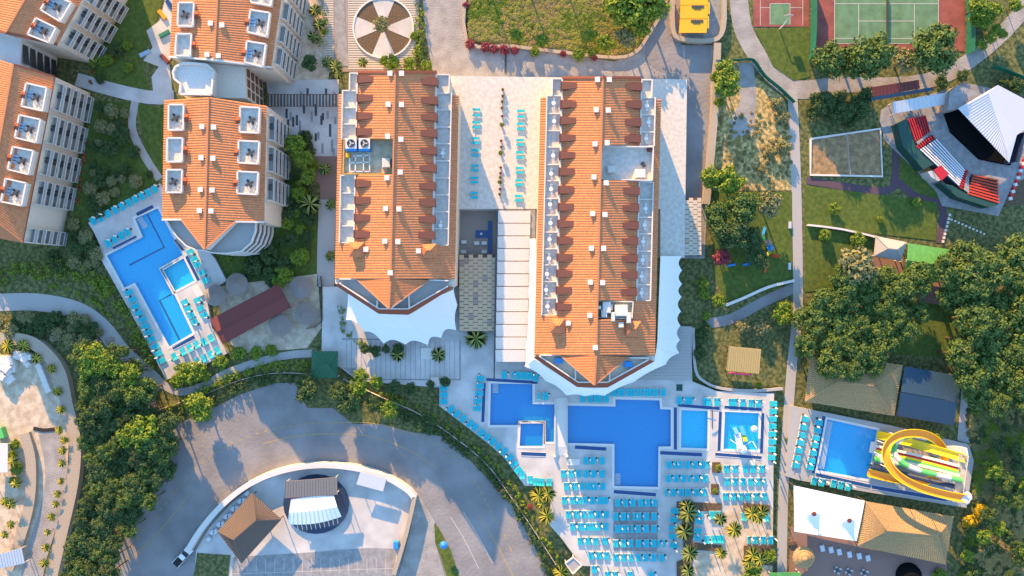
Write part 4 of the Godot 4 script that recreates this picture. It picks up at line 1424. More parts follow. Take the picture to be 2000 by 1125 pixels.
	for q in [[[491, -38], [535, -33], [530, 12], [491, 5]], [[490, 20], [528, 26], [522, 72], [484, 63]], [[483, 81], [520, 87], [514, 131], [479, 122]]]:
		roof_box(o, q, 15.4, Vector2(-1, -0.1).normalized(), 2)
	facade(o, eR0, eR1, [[0.10, 0.30], [0.33, 0.53], [0.55, 0.75], [0.77, 0.97]], 5)
	# --- white link between the two blocks
	o = thing("link_building", "white flat roofed link with rounded stair tower between orange blocks", "building", at(410, 155))
	st = new_st()
	prism(st, flat([[372, 117], [478, 126], [481, 192], [372, 190]], 12.0), 0.0, 12.0)
	part("wall", st, M.wall, o)
	var tower := [[418, 138], [414, 186], [352, 184], [354, 165], [342, 155], [339, 142], [344, 131], [356, 125], [372, 124], [405, 127]]
	st = new_st()
	prism(st, flat(tower, 14.4), 0.0, 14.4)
	var tw := part("stair_tower", st, M.white, o)
	for i in tower.size():
		var s := new_st()
		var a := at(tower[i][0], tower[i][1], 14.9)
		var b := at(tower[(i + 1) % tower.size()][0], tower[(i + 1) % tower.size()][1], 14.9)
		beam(s, a, b, 0.4, 0.95)
		part("tower_parapet", s, M.white, tw)
	for f in 4:
		for k in 3:
			var s := new_st()
			var a := at(479, 126, 12)
			var b := at(481, 192, 12)
			var p := a.lerp(b, 0.2 + 0.3 * k)
			box(s, Vector3(p.x + 0.04, 1.7 + f * 2.8, p.z), Vector3(0.08, 1.7, 1.7))
			part("window", s, M.timber, o)
	# --- far left blocks
	o = thing("hotel_block", "orange tiled block with five storey balconies left of the lawn", "building", at(20, 310))
	var a2 := at(107, 150, 14)
	var b2 := at(44, 474, 14)
	var r0 := at(27, 126, 17)
	var r1 := at(-25, 420, 17)
	var l0 := at(-55, 100, 14)
	var l1 := at(-125, 440, 14)
	st = new_st()
	tiled(st, a2, b2, r1, r0)
	part("roof_slope", st, M.tile, o)
	st = new_st()
	tiled(st, l0, l1, r1, r0)
	part("roof_slope", st, M.tile, o)
	st = new_st()
	tiled(st, b2, l1, r1, r1)
	part("roof_slope", st, M.tile, o)
	st = new_st()
	beam(st, r0 + Vector3(0, 0.15, 0), r1 + Vector3(0, 0.15, 0), 0.34, 0.2)
	beam(st, r1 + Vector3(0, 0.15, 0), b2 + Vector3(0, 0.15, 0), 0.34, 0.2)
	part("ridge_tiles", st, M.tile_trim, o)
	st = new_st()
	beam(st, a2, b2, 0.3, 0.2)
	beam(st, a2, r0, 0.4, 0.4)
	part("verge", st, M.parapet_tile, o)
	wl = PackedVector2Array()
	for v in [a2, b2, l1, l0, r0]:
		wl.append(Vector2(v.x, v.z))
	st = new_st()
	prism(st, wl, 0.0, 13.85)
	part("wall", st, M.wall, o)
	for q in [[[53, 163], [93, 172], [85, 217], [44, 208]], [[40, 225], [81, 234], [72, 279], [31, 269]], [[27, 287], [67, 295], [57, 341], [17, 331]], [[13, 349], [53, 358], [44, 402], [4, 394]]]:
		roof_box(o, q, 15.7, Vector2(-0.97, -0.22).normalized(), 2)
	facade(o, a2, b2, [[0.02, 0.20], [0.22, 0.40], [0.42, 0.59], [0.61, 0.77], [0.90, 1.0]], 5)
	o = thing("hotel_block", "orange tiled block cut by the top left picture corner with curved terraces", "building", at(60, 10))
	a2 = at(112, 87, 14)
	b2 = at(205, -80, 14)
	r1 = at(95, -80, 17)
	r0 = at(12, 64, 17)
	l0 = at(-75, 40, 14)
	l1 = at(-10, -80, 14)
	st = new_st()
	tiled(st, a2, b2, r1, r0)
	part("roof_slope", st, M.tile, o)
	st = new_st()
	tiled(st, l0, l1, r1, r0)
	part("roof_slope", st, M.tile, o)
	st = new_st()
	beam(st, r0 + Vector3(0, 0.15, 0), r1 + Vector3(0, 0.15, 0), 0.34, 0.2)
	part("ridge_tiles", st, M.tile_trim, o)
	st = new_st()
	beam(st, a2, r0, 0.5, 0.4)
	beam(st, l0, r0, 0.5, 0.4)
	part("verge", st, M.parapet_tile, o)
	wl = PackedVector2Array()
	for v in [a2, b2, l1, l0, r0]:
		wl.append(Vector2(v.x, v.z))
	st = new_st()
	prism(st, wl, 0.0, 13.85)
	part("wall", st, M.wall, o)
	for q in [[[72, 36], [111, 55], [97, 84], [56, 68]], [[100, -12], [141, 6], [119, 43], [81, 20]]]:
		roof_box(o, q, 15.7, Vector2(-0.88, -0.48).normalized(), 2)
	facade(o, a2, b2, [[0.02, 0.24], [0.27, 0.49], [0.52, 0.74]], 5)
	o = thing("link_building", "white link with tall dark windows between the far left blocks", "building", at(20, 100))
	st = new_st()
	prism(st, flat([[-40, 45], [12, 64], [42, 73], [38, 130], [26, 128], [-40, 115]], 13.2), 0.0, 13.2)
	part("wall", st, M.white, o)
	for f in 5:
		var s := new_st()
		var p := at(42, 101, 13.2)
		box(s, Vector3(p.x - 0.02, 1.3 + f * 2.6, p.z), Vector3(0.12, 1.9, 4.6), 0.07)
		part("window", s, M.glass, o)

# ---------------------------------------------------------------- canopies, pavilions
# tent: rows of points from the house edge to the outer edge; the outer edge is scalloped between masts
func tent(label: String, inner: Array, outer: Array, hi: float, ho: float) -> void:
	var o := thing("tent_canopy", label, "canopy", at(outer[0][0], outer[0][1]))
	var n := inner.size()
	for i in n - 1:
		var st := new_st()
		var K := 8
		for k in K:
			for j in 4:
				var q := []
				for c in [[k, j], [k + 1, j], [k + 1, j + 1], [k, j + 1]]:
					var t: float = c[0] / float(K)
					var v: float = c[1] / 4.0
					var a := at(lerpf(inner[i][0], inner[i + 1][0], t), lerpf(inner[i][1], inner[i + 1][1], t), hi)
					var b := at(lerpf(outer[i][0], outer[i + 1][0], t), lerpf(outer[i][1], outer[i + 1][1], t), ho)
					var sc := sin(t * PI)
					b = b.lerp(a, sc * 0.14)
					var p := a.lerp(b, v)
					p.y -= sin(v * PI) * 0.35 + sc * v * 0.25
					q.append(p)
				quad(st, q[0], q[1], q[2], q[3])
		part("canvas_panel", st, M.canvas, o)
	for i in n:
		var s := new_st()
		var p := at(outer[i][0], outer[i][1], ho)
		lathe(s, Vector3(p.x, 0.9, p.z), [[0.08, 0.0], [0.08, ho - 0.9]], 6)
		part("mast", s, M.frame, o)
func hip(called: String, label: String, cat: String, q: Array, ridge: Array, he: float, hr: float, m: Material, wallm: Material, tiledk := false, over := 0.93) -> Node3D:
	# q: four eave corners (clockwise from top left), ridge: two points
	var c := at((q[0][0] + q[2][0]) * 0.5, (q[0][1] + q[2][1]) * 0.5)
	var o := thing(called, label, cat, c)
	var e := []
	for p in q:
		e.append(at(p[0], p[1], he))
	var r0 := at(ridge[0][0], ridge[0][1], hr)
	var r1 := at(ridge[1][0], ridge[1][1], hr)
	for f in [[e[0], e[1], r1, r0], [e[2], e[3], r0, r1], [e[1], e[2], r1, r1], [e[3], e[0], r0, r0]]:
		var st := new_st()
		if tiledk:
			tiled(st, f[0], f[1], f[2], f[3])
		else:
			quad(st, f[0], f[1], f[2], f[3])
			quad(st, f[0] - Vector3(0, 0.25, 0), f[1] - Vector3(0, 0.25, 0), f[1], f[0], f[0] + f[1] - c * 2.0 + Vector3(0, -f[0].y * 2, 0))
		part("roof_slope", st, m, o)
	var h := new_st()
	beam(h, e[0] + Vector3(0, .05, 0), r0 + Vector3(0, .05, 0), 0.16, 0.12)
	beam(h, e[3] + Vector3(0, .05, 0), r0 + Vector3(0, .05, 0), 0.16, 0.12)
	beam(h, e[1] + Vector3(0, .05, 0), r1 + Vector3(0, .05, 0), 0.16, 0.12)
	beam(h, e[2] + Vector3(0, .05, 0), r1 + Vector3(0, .05, 0), 0.16, 0.12)
	if r0.distance_to(r1) > 0.2:
		beam(h, r0 + Vector3(0, .06, 0), r1 + Vector3(0, .06, 0), 0.2, 0.12)
	part("hip_cap", h, m, o)
	var inn := []
	for v in e:
		inn.append(c + (Vector3(v.x, 0, v.z) - c) * over)
	for i in 4:
		var s := new_st()
		lathe(s, inn[i], [[0.12, 0.0], [0.12, he + 0.1]], 6)
		part("post", s, wallm, o)
	return o
func shed(called: String, label: String, cat: String, q: Array, h0: float, h1: float, m: Material, ribs := 0.0, wallm: Material = null) -> Node3D:
	# single pitch roof: first two corners at h0, last two at h1
	var c := at((q[0][0] + q[2][0]) * 0.5, (q[0][1] + q[2][1]) * 0.5)
	var o := thing(called, label, cat, c)
	var e := [at(q[0][0], q[0][1], h0), at(q[1][0], q[1][1], h0), at(q[2][0], q[2][1], h1), at(q[3][0], q[3][1], h1)]
	var st := new_st()
	var dn := Vector3(0, -0.15, 0)
	quad(st, e[0], e[1], e[2], e[3])
	for i in 4:
		quad(st, e[i], e[(i + 1) % 4], e[(i + 1) % 4] + dn, e[i] + dn, (e[i] + e[(i + 1) % 4]) * 0.5 - c)
	part("roof_sheet", st, m, o)
	if ribs > 0.0:
		var l: float = e[0].distance_to(e[1])
		var n := int(l / ribs)
		var rs := new_st()
		for i in n + 1:
			beam(rs, e[0].lerp(e[1], float(i) / n) + Vector3(0, 0.03, 0), e[3].lerp(e[2], float(i) / n) + Vector3(0, 0.03, 0), 0.07, 0.08)
		part("seam", rs, m, o)
	if wallm:
		for i in 4:
			var s := new_st()
			var p := c + (Vector3(e[i].x, 0, e[i].z) - c) * 0.94
			lathe(s, p, [[0.1, 0.0], [0.1, e[i].y - 0.1]], 6)
			part("post", s, wallm, o)
	return o
func thatch_parasol(px: float, py: float, r_px: float, label: String, m: Material) -> void:
	var h := 2.6
	var o := thing("thatch_parasol", label, "parasol", at(px, py))
	var r := r_px / PPM
	var n := 14
	var st := new_st()
	var rr := RandomNumberGenerator.new()
	rr.seed = int(px)
	for ring in 3:
		var y0 := h + ring * 0.42
		lathe(st, Vector3.ZERO, [[r * (1.0 - ring * 0.3), y0 - 0.35], [r * (1.02 - ring * 0.3), y0 - 0.2], [r * (0.66 - ring * 0.3) if ring < 2 else 0.0, y0 + 0.42]], 18)
	for k in 40:
		var a := rr.randf() * TAU
		var d := Vector3(cos(a), 0, sin(a))
		beam(st, d * r * 0.55 + Vector3(0, h + 0.3, 0), d * r * rr.randf_range(0.98, 1.08) + Vector3(0, h - 0.3, 0), 0.18, 0.06)
	put("thatch", st.commit(), m, o)
	var s := new_st()
	lathe(s, Vector3.ZERO, [[0.1, 0.0], [0.08, h + 1.3]], 7)
	put("pole", s.commit(), M.timber, o)
func reed_roof(label: String, x0: float, y0: float, x1: float, y1: float, nx: int, ny: int, h: float, m: Material, m2: Material) -> void:
	var o := thing("reed_pergola", label, "pergola", at((x0 + x1) * 0.5, (y0 + y1) * 0.5))
	var rr := RandomNumberGenerator.new()
	rr.seed = 5
	var A := at(x0, y0, h)
	var B := at(x1, y1, h)
	var dx := (B.x - A.x) / nx
	var dz := (B.z - A.z) / ny
	for i in nx:
		for j in ny:
			var s := new_st()
			var off := 0.5 * dz if i % 2 == 1 else 0.0
			var z0 := A.z + j * dz + off
			var zl := dz - 0.13
			if j == ny - 1 and i % 2 == 1:
				zl = dz * 0.5 - 0.1
			box(s, Vector3(A.x + (i + 0.5) * dx, h + rr.randf_range(-0.03, 0.03), z0 + zl * 0.5 + 0.05), Vector3(dx - 0.03, 0.06, zl))
			part("reed_panel", s, m if rr.randf() < 0.9 else m2, o)
	for i in nx + 1:
		var s := new_st()
		beam(s, Vector3(A.x + i * dx, h - 0.14, A.z), Vector3(A.x + i * dx, h - 0.14, B.z), 0.1, 0.14)
		part("rafter", s, M.timber, o)
	for p in [A, B, Vector3(A.x, h, B.z), Vector3(B.x, h, A.z)]:
		var s := new_st()
		lathe(s, Vector3(p.x, 0.0, p.z), [[0.1, 0.0], [0.1, h - 0.1]], 6)
		part("post", s, M.timber, o)
	var b := new_st()
	quad(b, Vector3(A.x, h - 0.3, A.z), Vector3(B.x, h - 0.3, A.z), Vector3(B.x, h - 0.3, B.z), Vector3(A.x, h - 0.3, B.z))
	part("ceiling_mat", b, M.timber, o)
func make_canopies() -> void:
	tent("white scalloped tent canopy at the pointed end of the wing with chillers", [[680, 572], [705, 590], [735, 610], [760, 614], [785, 614], [815, 600], [850, 582], [884, 566], [887, 560]], [[676, 625], [712, 648], [749, 671], [792, 673], [836, 674], [862, 660], [891, 645], [893, 595], [884, 570]], 6.0, 4.5)
	tent("white scalloped tent canopy along the left side of the other long wing", [[1046, 466], [1046, 520], [1046, 570], [1046, 620], [1046, 680], [1046, 700]], [[1034, 466], [1033, 520], [1032, 570], [1031, 620], [1026, 680], [1025, 716]], 5.6, 5.0)
	tent("white scalloped tent canopy round the pointed end by the pools", [[1046, 698], [1085, 728], [1128, 756], [1158, 758], [1186, 757], [1230, 733], [1278, 706], [1282, 680]], [[1025, 716], [1066, 744], [1106, 772], [1142, 774], [1180, 773], [1238, 746], [1300, 712], [1326, 690]], 5.6, 4.2)
	tent("white ribbed tent canopy along the right side of the long wing", [[1290, 500], [1289, 528], [1288, 555], [1287, 580], [1286, 608], [1285, 636], [1284, 664], [1282, 682]], [[1332, 500], [1332, 528], [1332, 555], [1331, 580], [1330, 608], [1329, 636], [1328, 664], [1327, 690]], 5.4, 5.0)
	reed_roof("long tan reed pergola roof beside the conservatory", 897, 497, 970, 647, 8, 13, 3.6, M.reed, M.plank)
	reed_roof("pale reed pergola roof at the end of the driveway", 1297, 386, 1370, 499, 9, 12, 3.6, M.reed_pale, M.reed)
	# conservatory: white roof panels between dark gutters
	var o := thing("conservatory", "white panelled conservatory roof between the two long wings", "building", at(1006, 555))
	for i in 12:
		var y0 := 411.0 + i * 24.7
		var s := new_st()
		var x0 := 973.0 - i * 0.5
		var x1 := 1036.0 - i * 0.5
		var a := at(x0, y0 + 1.0, 4.35)
		var b := at(x1, y0 + 1.0, 4.35)
		var c := at(x1, y0 + 24.0, 4.15)
		var d := at(x0, y0 + 24.0, 4.15)
		quad(s, a, b, c, d)
		quad(s, d, c, c - Vector3(0, .18, 0), d - Vector3(0, .18, 0), Vector3(0, 0, 1))
		quad(s, a, b, b - Vector3(0, .18, 0), a - Vector3(0, .18, 0), Vector3(0, 0, -1))
		part("roof_panel", s, M.white, o)
	var g := new_st()
	prism(g, flat([[970, 409], [1046, 409], [1046, 707], [966, 707]], 4.0), 0.5, 3.95)
	part("body", g, M.grey, o)
	var gl := new_st()
	beam(gl, at(970, 410, 4.2), at(965, 742, 4.2), 0.28, 0.3)
	part("gutter", gl, M.dark_metal, o)
	# spa court: T-shaped blue pool and pale seats
	var t := thing("spa_pool", "small dark blue T shaped spa pool in the brown court", "pool", at(950, 458))
	for q in [[953, 432, 961, 494], [929, 450, 953, 465]]:
		var s := new_st()
		var a := at(q[0], q[1])
		var b := at(q[2], q[3])
		box(s, Vector3((a.x + b.x) * 0.5, 0.2, (a.z + b.z) * 0.5), Vector3(b.x - a.x, 0.2, b.z - a.z))
		part("basin", s, M.trough, t)
	var ft := new_st()
	lathe(ft, at(940, 457) + Vector3(0, 0.3, 0), [[0.3, 0.0], [0.3, 0.2], [0.0, 0.4]], 10)
	part("fountain", ft, M.white, t)
	for p in [[906, 473], [931, 475], [946, 475], [905, 492], [946, 492]]:
		crate("daybed", "white square daybed in the brown spa court", "daybed", p[0], p[1], 0.14, Vector3(1.2, 0.4, 0.8), M.white, "white daybeds in the spa court")
	# pavilions
	var k := hip("gate_kiosk", "square green ribbed hip roof over the gate to the road", "kiosk", [[609, 686], [660, 686], [659, 738], [609, 738]], [[629, 713], [640, 713]], 3.2, 4.4, M.green_roof, M.white, true)
	hip("pool_bar", "long maroon gabled bar roof beside the thatched parasols", "bar", [[411, 623], [543, 555], [568, 600], [436, 672]], [[424, 648], [555, 578]], 3.2, 3.7, M.maroon, M.timber)
	for p in [[428, 577, 20, "thatched parasol touched by sun beside the white platform"], [470, 555, 21, "grey thatched parasol behind the maroon bar roof"], [593, 561, 21, "grey thatched parasol in the fenced yard corner above another"], [603, 612, 21, "grey thatched parasol beside the dark fence corner"], [553, 634, 21, "grey thatched parasol half under the maroon bar roof"]]:
		thatch_parasol(p[0], p[1], p[2], p[3], M.thatch_grey)
	thatch_parasol(1562, 1082, 21, "sunlit thatched parasol beside the white canopy terrace", M.thatch)
	var hut := shed("straw_hut", "golden straw roofed hut with pink counter on the rough lawn", "hut", [[1424, 676], [1486, 682], [1482, 730], [1419, 724]], 3.6, 2.7, M.straw, 0.5, M.timber)
	var hs := new_st()
	beam(hs, at(1424, 728, 1.4), at(1465, 732, 1.4), 0.3, 1.2)
	part("counter", hs, M.pink, hut)
	hip("thatched_hall", "large brown thatched hall roof beside the navy roof", "hall", [[1582, 690], [1763, 713], [1746, 812], [1572, 784]], [[1638, 745], [1706, 753]], 3.6, 5.4, M.thatch, M.timber, true)
	shed("navy_pavilion", "navy ribbed sheet roof partly lit by sun", "pavilion", [[1767, 715], [1878, 735], [1870, 785], [1760, 765]], 3.8, 4.6, M.navy_roof, 0.55, M.dark_metal)
	shed("navy_pavilion", "lower slope of the navy ribbed roof by the slides", "pavilion", [[1759.5, 766], [1869.5, 786], [1862, 831], [1752, 812]], 4.55, 3.4, M.navy_roof, 0.55, M.dark_metal)
	hip("grey_pavilion", "grey pyramid pavilion roof beside the green roof", "pavilion", [[1711, 461], [1771, 473], [1760, 510], [1707, 500]], [[1735, 485], [1752, 487]], 3.0, 4.6, M.floor_grey, M.white)
	shed("green_pavilion", "green sheet roof slope beside the purple path", "pavilion", [[1774, 475], [1866, 489], [1842, 519], [1772, 508]], 3.2, 4.2, M.lime_roof, 0.0, M.white)
	shed("green_pavilion", "green sheet roof slope below the ridge and partly under pines", "pavilion", [[1772, 508.5], [1842, 519.5], [1830, 552], [1767, 540]], 4.2, 3.0, M.lime_roof, 0.0, M.white)
	zone("brown_terrace", [[1700, 500], [1765, 512], [1765, 560], [1700, 556]], 0.2, M.brown_deck)
	zone("brown_terrace", [[1762, 540], [1840, 552], [1870, 600], [1800, 590]], 0.2, M.brown_deck)
	shed("red_roof_store", "long maroon sheet roof behind the stage", "store", [[1703, 170], [1794, 156], [1796, 173], [1706, 189]], 3.0, 2.7, M.maroon, 0.8, M.timber)
	shed("container_roof", "yellow container with black roof marks nearest the rubble wall", "container", [[1328, 38], [1382, 38], [1380, 64], [1326, 64]], 2.8, 2.75, M.yellow, 0.0, M.yellow)
	shed("container_roof", "yellow container between the other two", "container", [[1329, 11], [1383, 11], [1382, 36], [1328, 36]], 2.8, 2.75, M.yellow, 0.0, M.yellow)
	shed("container_roof", "yellow container cut off by the picture edge", "container", [[1329, -16], [1383, -16], [1383, 9.5], [1329, 9.5]], 2.8, 2.75, M.yellow, 0.0, M.yellow)
	for n in ["container_roof", "container_roof_001", "container_roof_002"]:
		var c: Node3D = get_node(n)
		var s := new_st()
		box(s, c.position + Vector3(0.2, 2.85, -0.2), Vector3(2.8, 0.1, 0.5))
		box(s, c.position + Vector3(0.1, 2.85, 0.25), Vector3(1.6, 0.08, 0.25))
		part("roof_hatch", s, M.dark_metal, c)
		var b := new_st()
		box(b, c.position + Vector3(0, 1.35, 0), Vector3(5.9, 2.65, 2.7))
		part("container_body", b, M.yellow, c)
		for i in 8:
			var v := new_st()
			box(v, c.position + Vector3(-2.6 + i * 0.74, 1.5, 1.36), Vector3(0.25, 1.6, 0.06))
			part("vent", v, M.dark_metal, c)
	# beach bar at the lower right: white tensile canopy with two peaks, thatch hall
	var wt := thing("peaked_canopy", "white tensile canopy with two round peaks", "canopy", at(1616, 1003))
	var q4 := [at(1550, 948, 4.2), at(1689, 978, 4.2), at(1673, 1057, 4.2), at(1551, 1038, 4.2)]
	var pk := [at(1589, 1003, 5.8), at(1658, 1016, 5.8)]
	var cs := new_st()
	var G := 18
	var grid := []
	for j in G + 1:
		for i in G + 1:
			var p: Vector3 = (q4[0] as Vector3).lerp(q4[1], i / float(G)).lerp((q4[3] as Vector3).lerp(q4[2], i / float(G)), j / float(G))
			for z in pk:
				var dd := Vector2(p.x - z.x, p.z - z.z).length()
				p.y += 1.9 * exp(-dd * 0.75)
			grid.append(p)
	for j in G:
		for i in G:
			var a: int = j * (G + 1) + i
			quad(cs, grid[a], grid[a + 1], grid[a + G + 2], grid[a + G + 1])
	part("canvas", cs, M.canvas, wt)
	for z in pk:
		var s := new_st()
		lathe(s, Vector3(z.x, 0, z.z), [[0.1, 0.0], [0.1, 5.9], [0.5, 5.95], [0.5, 6.2], [0.0, 6.3]], 12)
		part("mast", s, M.maroon, wt)
	for z in q4:
		var s := new_st()
		lathe(s, Vector3(z.x, 0, z.z), [[0.08, 0.0], [0.08, 4.25]], 6)
		part("mast", s, M.timber, wt)
	hip("thatched_hall", "tan thatched bar roof beside the white peaked canopy", "hall", [[1691, 979], [1862, 1009], [1846, 1102], [1675, 1066]], [[1733, 1036], [1832, 1046]], 3.8, 5.6, M.thatch, M.timber, true)
	for p in [[1605, 1070], [1622, 1073], [1638, 1077], [1658, 1082], [1677, 1085], [1694, 1089]]:
		crate("cushioned_daybed", "grey cushioned daybed below the beach bar roof", "daybed", p[0], p[1], 0.3, Vector3(1.0, 0.45, 1.4), M.metal, "grey daybeds on the brown deck", 0.2)
	for p in [[1634, 1112], [1656, 1115], [1686, 1117]]:
		var c := at(p[0], p[1], 0.3)
		place_table(c, "dark table on the brown beach deck", "dark tables on the brown deck", M.dark_metal, "deck_table")
		for k2 in 4:
			var an := k2 * PI * 0.5 + 0.3
			place_chair(c + Vector3(sin(an), 0, cos(an)) * 0.65, an + PI, "dark chair round a table on the brown beach deck", "dark chairs on the brown deck", M.metal, "deck_chair")
	var dm := thing("black_dome", "black domed stage cover with white rim at the picture edge", "dome", at(1772, 1122))
	var ds := new_st()
	lathe(ds, Vector3.ZERO, [[2.9, 0.3], [2.8, 1.2], [2.2, 2.2], [1.2, 2.8], [0.0, 3.0]], 20)
	put("shell", ds.commit(), M.black, dm)
	for p in [[1563, 960, 1.0, 6.0], [1555, 1040, 1.6, 0.9]]:
		crate("wooden_rack", "brown slatted timber bench beside the white canopy", "bench", p[0] - 8, p[1] + 20, 0.2, Vector3(p[2], 0.5, p[3]), M.timber, "timber benches by the white canopy")
	var lr := shed("lime_awning", "pale lime awning at the lower picture edge", "awning", [[1503, 1119], [1564, 1118], [1564, 1160], [1503, 1160]], 3.0, 2.8, M.lime_roof, 0.0, M.white)

# ---------------------------------------------------------------- stadium and sports
func seat_block(parent: Node3D, q: Array, rows: int, per: int, h0: float, h1: float, m: Material, m2: Material, alt := 0) -> void:
	# rows run from edge q0-q3 to q1-q2; row k lies between edge q0-q1 (k=0, high) and q3-q2
	for k in rows:
		var t := (k + 0.5) / rows
		var h := lerpf(h0, h1, t)
		var a := at(lerpf(q[0][0], q[3][0], t), lerpf(q[0][1], q[3][1], t), h)
		var b := at(lerpf(q[1][0], q[2][0], t), lerpf(q[1][1], q[2][1], t), h)
		var tread := new_st()
		var depth := at(q[0][0], q[0][1], h0).distance_to(at(q[3][0], q[3][1], h0)) / rows
		beam(tread, a - Vector3(0, h * 0.5 + 0.1, 0), b - Vector3(0, h * 0.5 + 0.1, 0), depth * 0.98, h)
		var st_m := part("step", tread, M.slide_navy if alt == 1 else M.dark_metal, parent)
		var s := new_st()
		var d := (b - a).normalized()
		var turn := atan2(-d.z, d.x)
		for i in per:
			var p := a.lerp(b, (i + 0.5) / per)
			box(s, p + Vector3(0, 0.15, 0), Vector3(a.distance_to(b) / per * 0.86, 0.28, depth * 0.52), turn)
		part("seat_row", s, m, st_m)
func make_stadium() -> void:
	var o := thing("grandstand", "curved grandstand with red and white seat rows and green back", "grandstand", at(1840, 310))
	var gs := new_st()
	var back := [[[1753, 241], [1770, 232], [1786, 280], [1803, 303], [1824, 321], [1803, 331], [1764, 286]], [[1837, 357], [1860, 362], [1876, 372], [1896, 382], [1951, 400], [1932, 405], [1870, 385]]]
	for p in back:
		var s := new_st()
		prism(s, flat(p, 3.2), 0.1, 3.2)
		part("stand_back", s, M.stand_green, o)
	seat_block(o, [[1771, 233], [1786, 277], [1817, 257], [1808, 225]], 8, 12, 3.2, 0.6, M.red, M.red)
	seat_block(o, [[1788, 286], [1793, 292], [1827, 270], [1822, 263]], 8, 2, 3.2, 0.6, M.red, M.red)
	seat_block(o, [[1795, 293], [1872, 364], [1884, 332], [1829, 271]], 8, 24, 3.2, 0.6, M.seat_white, M.seat_white, 1)
	seat_block(o, [[1872, 366], [1878, 371], [1891, 334], [1885, 329]], 8, 2, 3.2, 0.6, M.red, M.red)
	seat_block(o, [[1889, 380], [1951, 399], [1949, 350], [1900, 340]], 8, 14, 3.2, 0.6, M.orange_red, M.red)
	for q in [[[1786, 279], [1817, 259], [1821, 262], [1788, 284]], [[1879, 372], [1892, 336], [1899, 340], [1887, 378]]]:
		for k in 7:
			var t0 := k / 7.0
			var t1 := (k + 1) / 7.0
			var s := new_st()
			var pts := []
			for c in [[t0, 0], [t1, 0], [t1, 1], [t0, 1]]:
				var a := Vector2(lerpf(q[0][0], q[1][0], c[0]), lerpf(q[0][1], q[1][1], c[0]))
				var b := Vector2(lerpf(q[3][0], q[2][0], c[0]), lerpf(q[3][1], q[2][1], c[0]))
				var v := a.lerp(b, c[1])
				pts.append([v.x, v.y])
			prism(s, flat(pts, 2.0), 0.1, 3.0 - k * 0.36)
			part("stair", s, M.grey, o)
	var c := shed("control_booth", "control booth with bright red roof in the grandstand", "booth", [[1824, 332], [1839, 323], [1853, 340], [1839, 353]], 4.6, 4.4, M.red, 0.0, M.dark_metal)
	var cb := new_st()
	prism(cb, flat([[1812, 335], [1822, 333], [1838, 352], [1832, 354], [1818, 345]], 3.6), 0.1, 3.6)
	part("curved_wall", cb, M.metal, c)
	var sp := zone("booth_path", [[1798, 337], [1822, 321], [1836, 335], [1820, 345]], 0.3, M.ochre)
	# stage
	var s := thing("stage", "black stage floor under a white corrugated roof", "stage", at(1910, 260))
	var f := new_st()
	prism(f, flat([[1848, 222], [1871, 205], [1960, 190], [1995, 262], [1975, 322], [1945, 316], [1916, 310], [1860, 257]], 1.2), 0.1, 1.2)
	part("stage_floor", f, M.black, s)
	var wl := new_st()
	beam(wl, at(1990, 262, 3.5), at(1975, 318, 3.5), 0.4, 5.0)
	part("side_wall", wl, M.slide_navy, s)
	var r := [at(1871, 212, 6.3), at(1949, 166, 6.3), at(2006, 196, 6.0), at(2006, 250, 6.0), at(1986, 264, 6.1), at(1971, 318, 6.3), at(1930, 180, 6.4), at(1966, 294, 6.4)]
	for q in [[r[0], r[6], r[7], r[5]], [r[0], r[1], r[6]], [r[6], r[1], r[2], r[3]], [r[6], r[3], r[4], r[7]], [r[7], r[4], r[5]]]:
		var rs := new_st()
		poly3(rs, q)
		part("roof_sheet", rs, M.metal, s)
	for i in 26:
		var t := (i + 0.5) / 26.0
		var m := new_st()
		beam(m, (r[0] as Vector3).lerp(r[5], t) + Vector3(0, 0.05, 0), (r[6] as Vector3).lerp(r[7], t) + Vector3(0, 0.05, 0), 0.12, 0.12)
		part("roof_seam", m, M.metal, s)
	var tw := new_st()
	prism(tw, flat([[1855, 180], [1872, 166], [1925, 186], [1910, 200], [1872, 212], [1852, 215]], 5.0), 0.1, 5.0)
	part("backstage_block", tw, M.grey, s)
	shed("long_canopy", "long white sheet canopy left of the stage", "canopy", [[1744, 199], [1857, 179], [1862, 201], [1746, 222]], 3.4, 3.0, M.metal, 0.9, M.white)
	shed("blue_awning", "narrow blue sheet awning below the maroon roof", "awning", [[1701, 190], [1822, 170], [1824, 176], [1702, 197]], 2.6, 2.3, M.navy_roof, 0.0, M.white)
	# rows of white folding seats along the outer walk and red and white kerb blocks
	for p in [[1755, 261], [1758, 269], [1768, 294], [1773, 300], [1778, 306], [1783, 311], [1789, 317], [1794, 322]]:
		crate("white_bench", "small white bench along the outer stadium walk", "bench", p[0], p[1], 0.16, Vector3(0.7, 0.45, 0.7), M.white, "white benches on the stadium walk", 0.6)
	for i in 14:
		var t := i / 13.0
		crate("kerb_block", "red painted block in the row right of the stage" if i % 2 == 0 else "white painted block in the row right of the stage", "kerb block", lerpf(2004, 1972, t), lerpf(300, 388, t), 0.1, Vector3(0.8, 0.45, 0.75), M.red if i % 2 == 0 else M.white, "painted blocks right of the stage", 0.35)
	for i in 10:
		crate("stepping_stone", "white square stepping stone in the diagonal row", "stone", lerpf(1858, 1922, i / 9.0), lerpf(429, 457, i / 9.0), 0.0, Vector3(0.45, 0.12, 0.45), M.white, "white stepping stones in the grass")
	for i in 8:
		crate("path_edge_block", "white block edging the purple path", "kerb block", lerpf(1854, 1841, i / 7.0), lerpf(420, 472, i / 7.0) , 0.0, Vector3(0.5, 0.3, 0.6), M.white, "white blocks beside the purple path")
	# tennis court
	var t := thing("tennis_court", "green tennis court on red surround with white lines", "tennis court", at(1735, 41))
	var a := new_st()
	prism(a, flat([[1592, -70], [1884, -70], [1884, 100], [1592, 100]], 0.1), 0.0, 0.1)
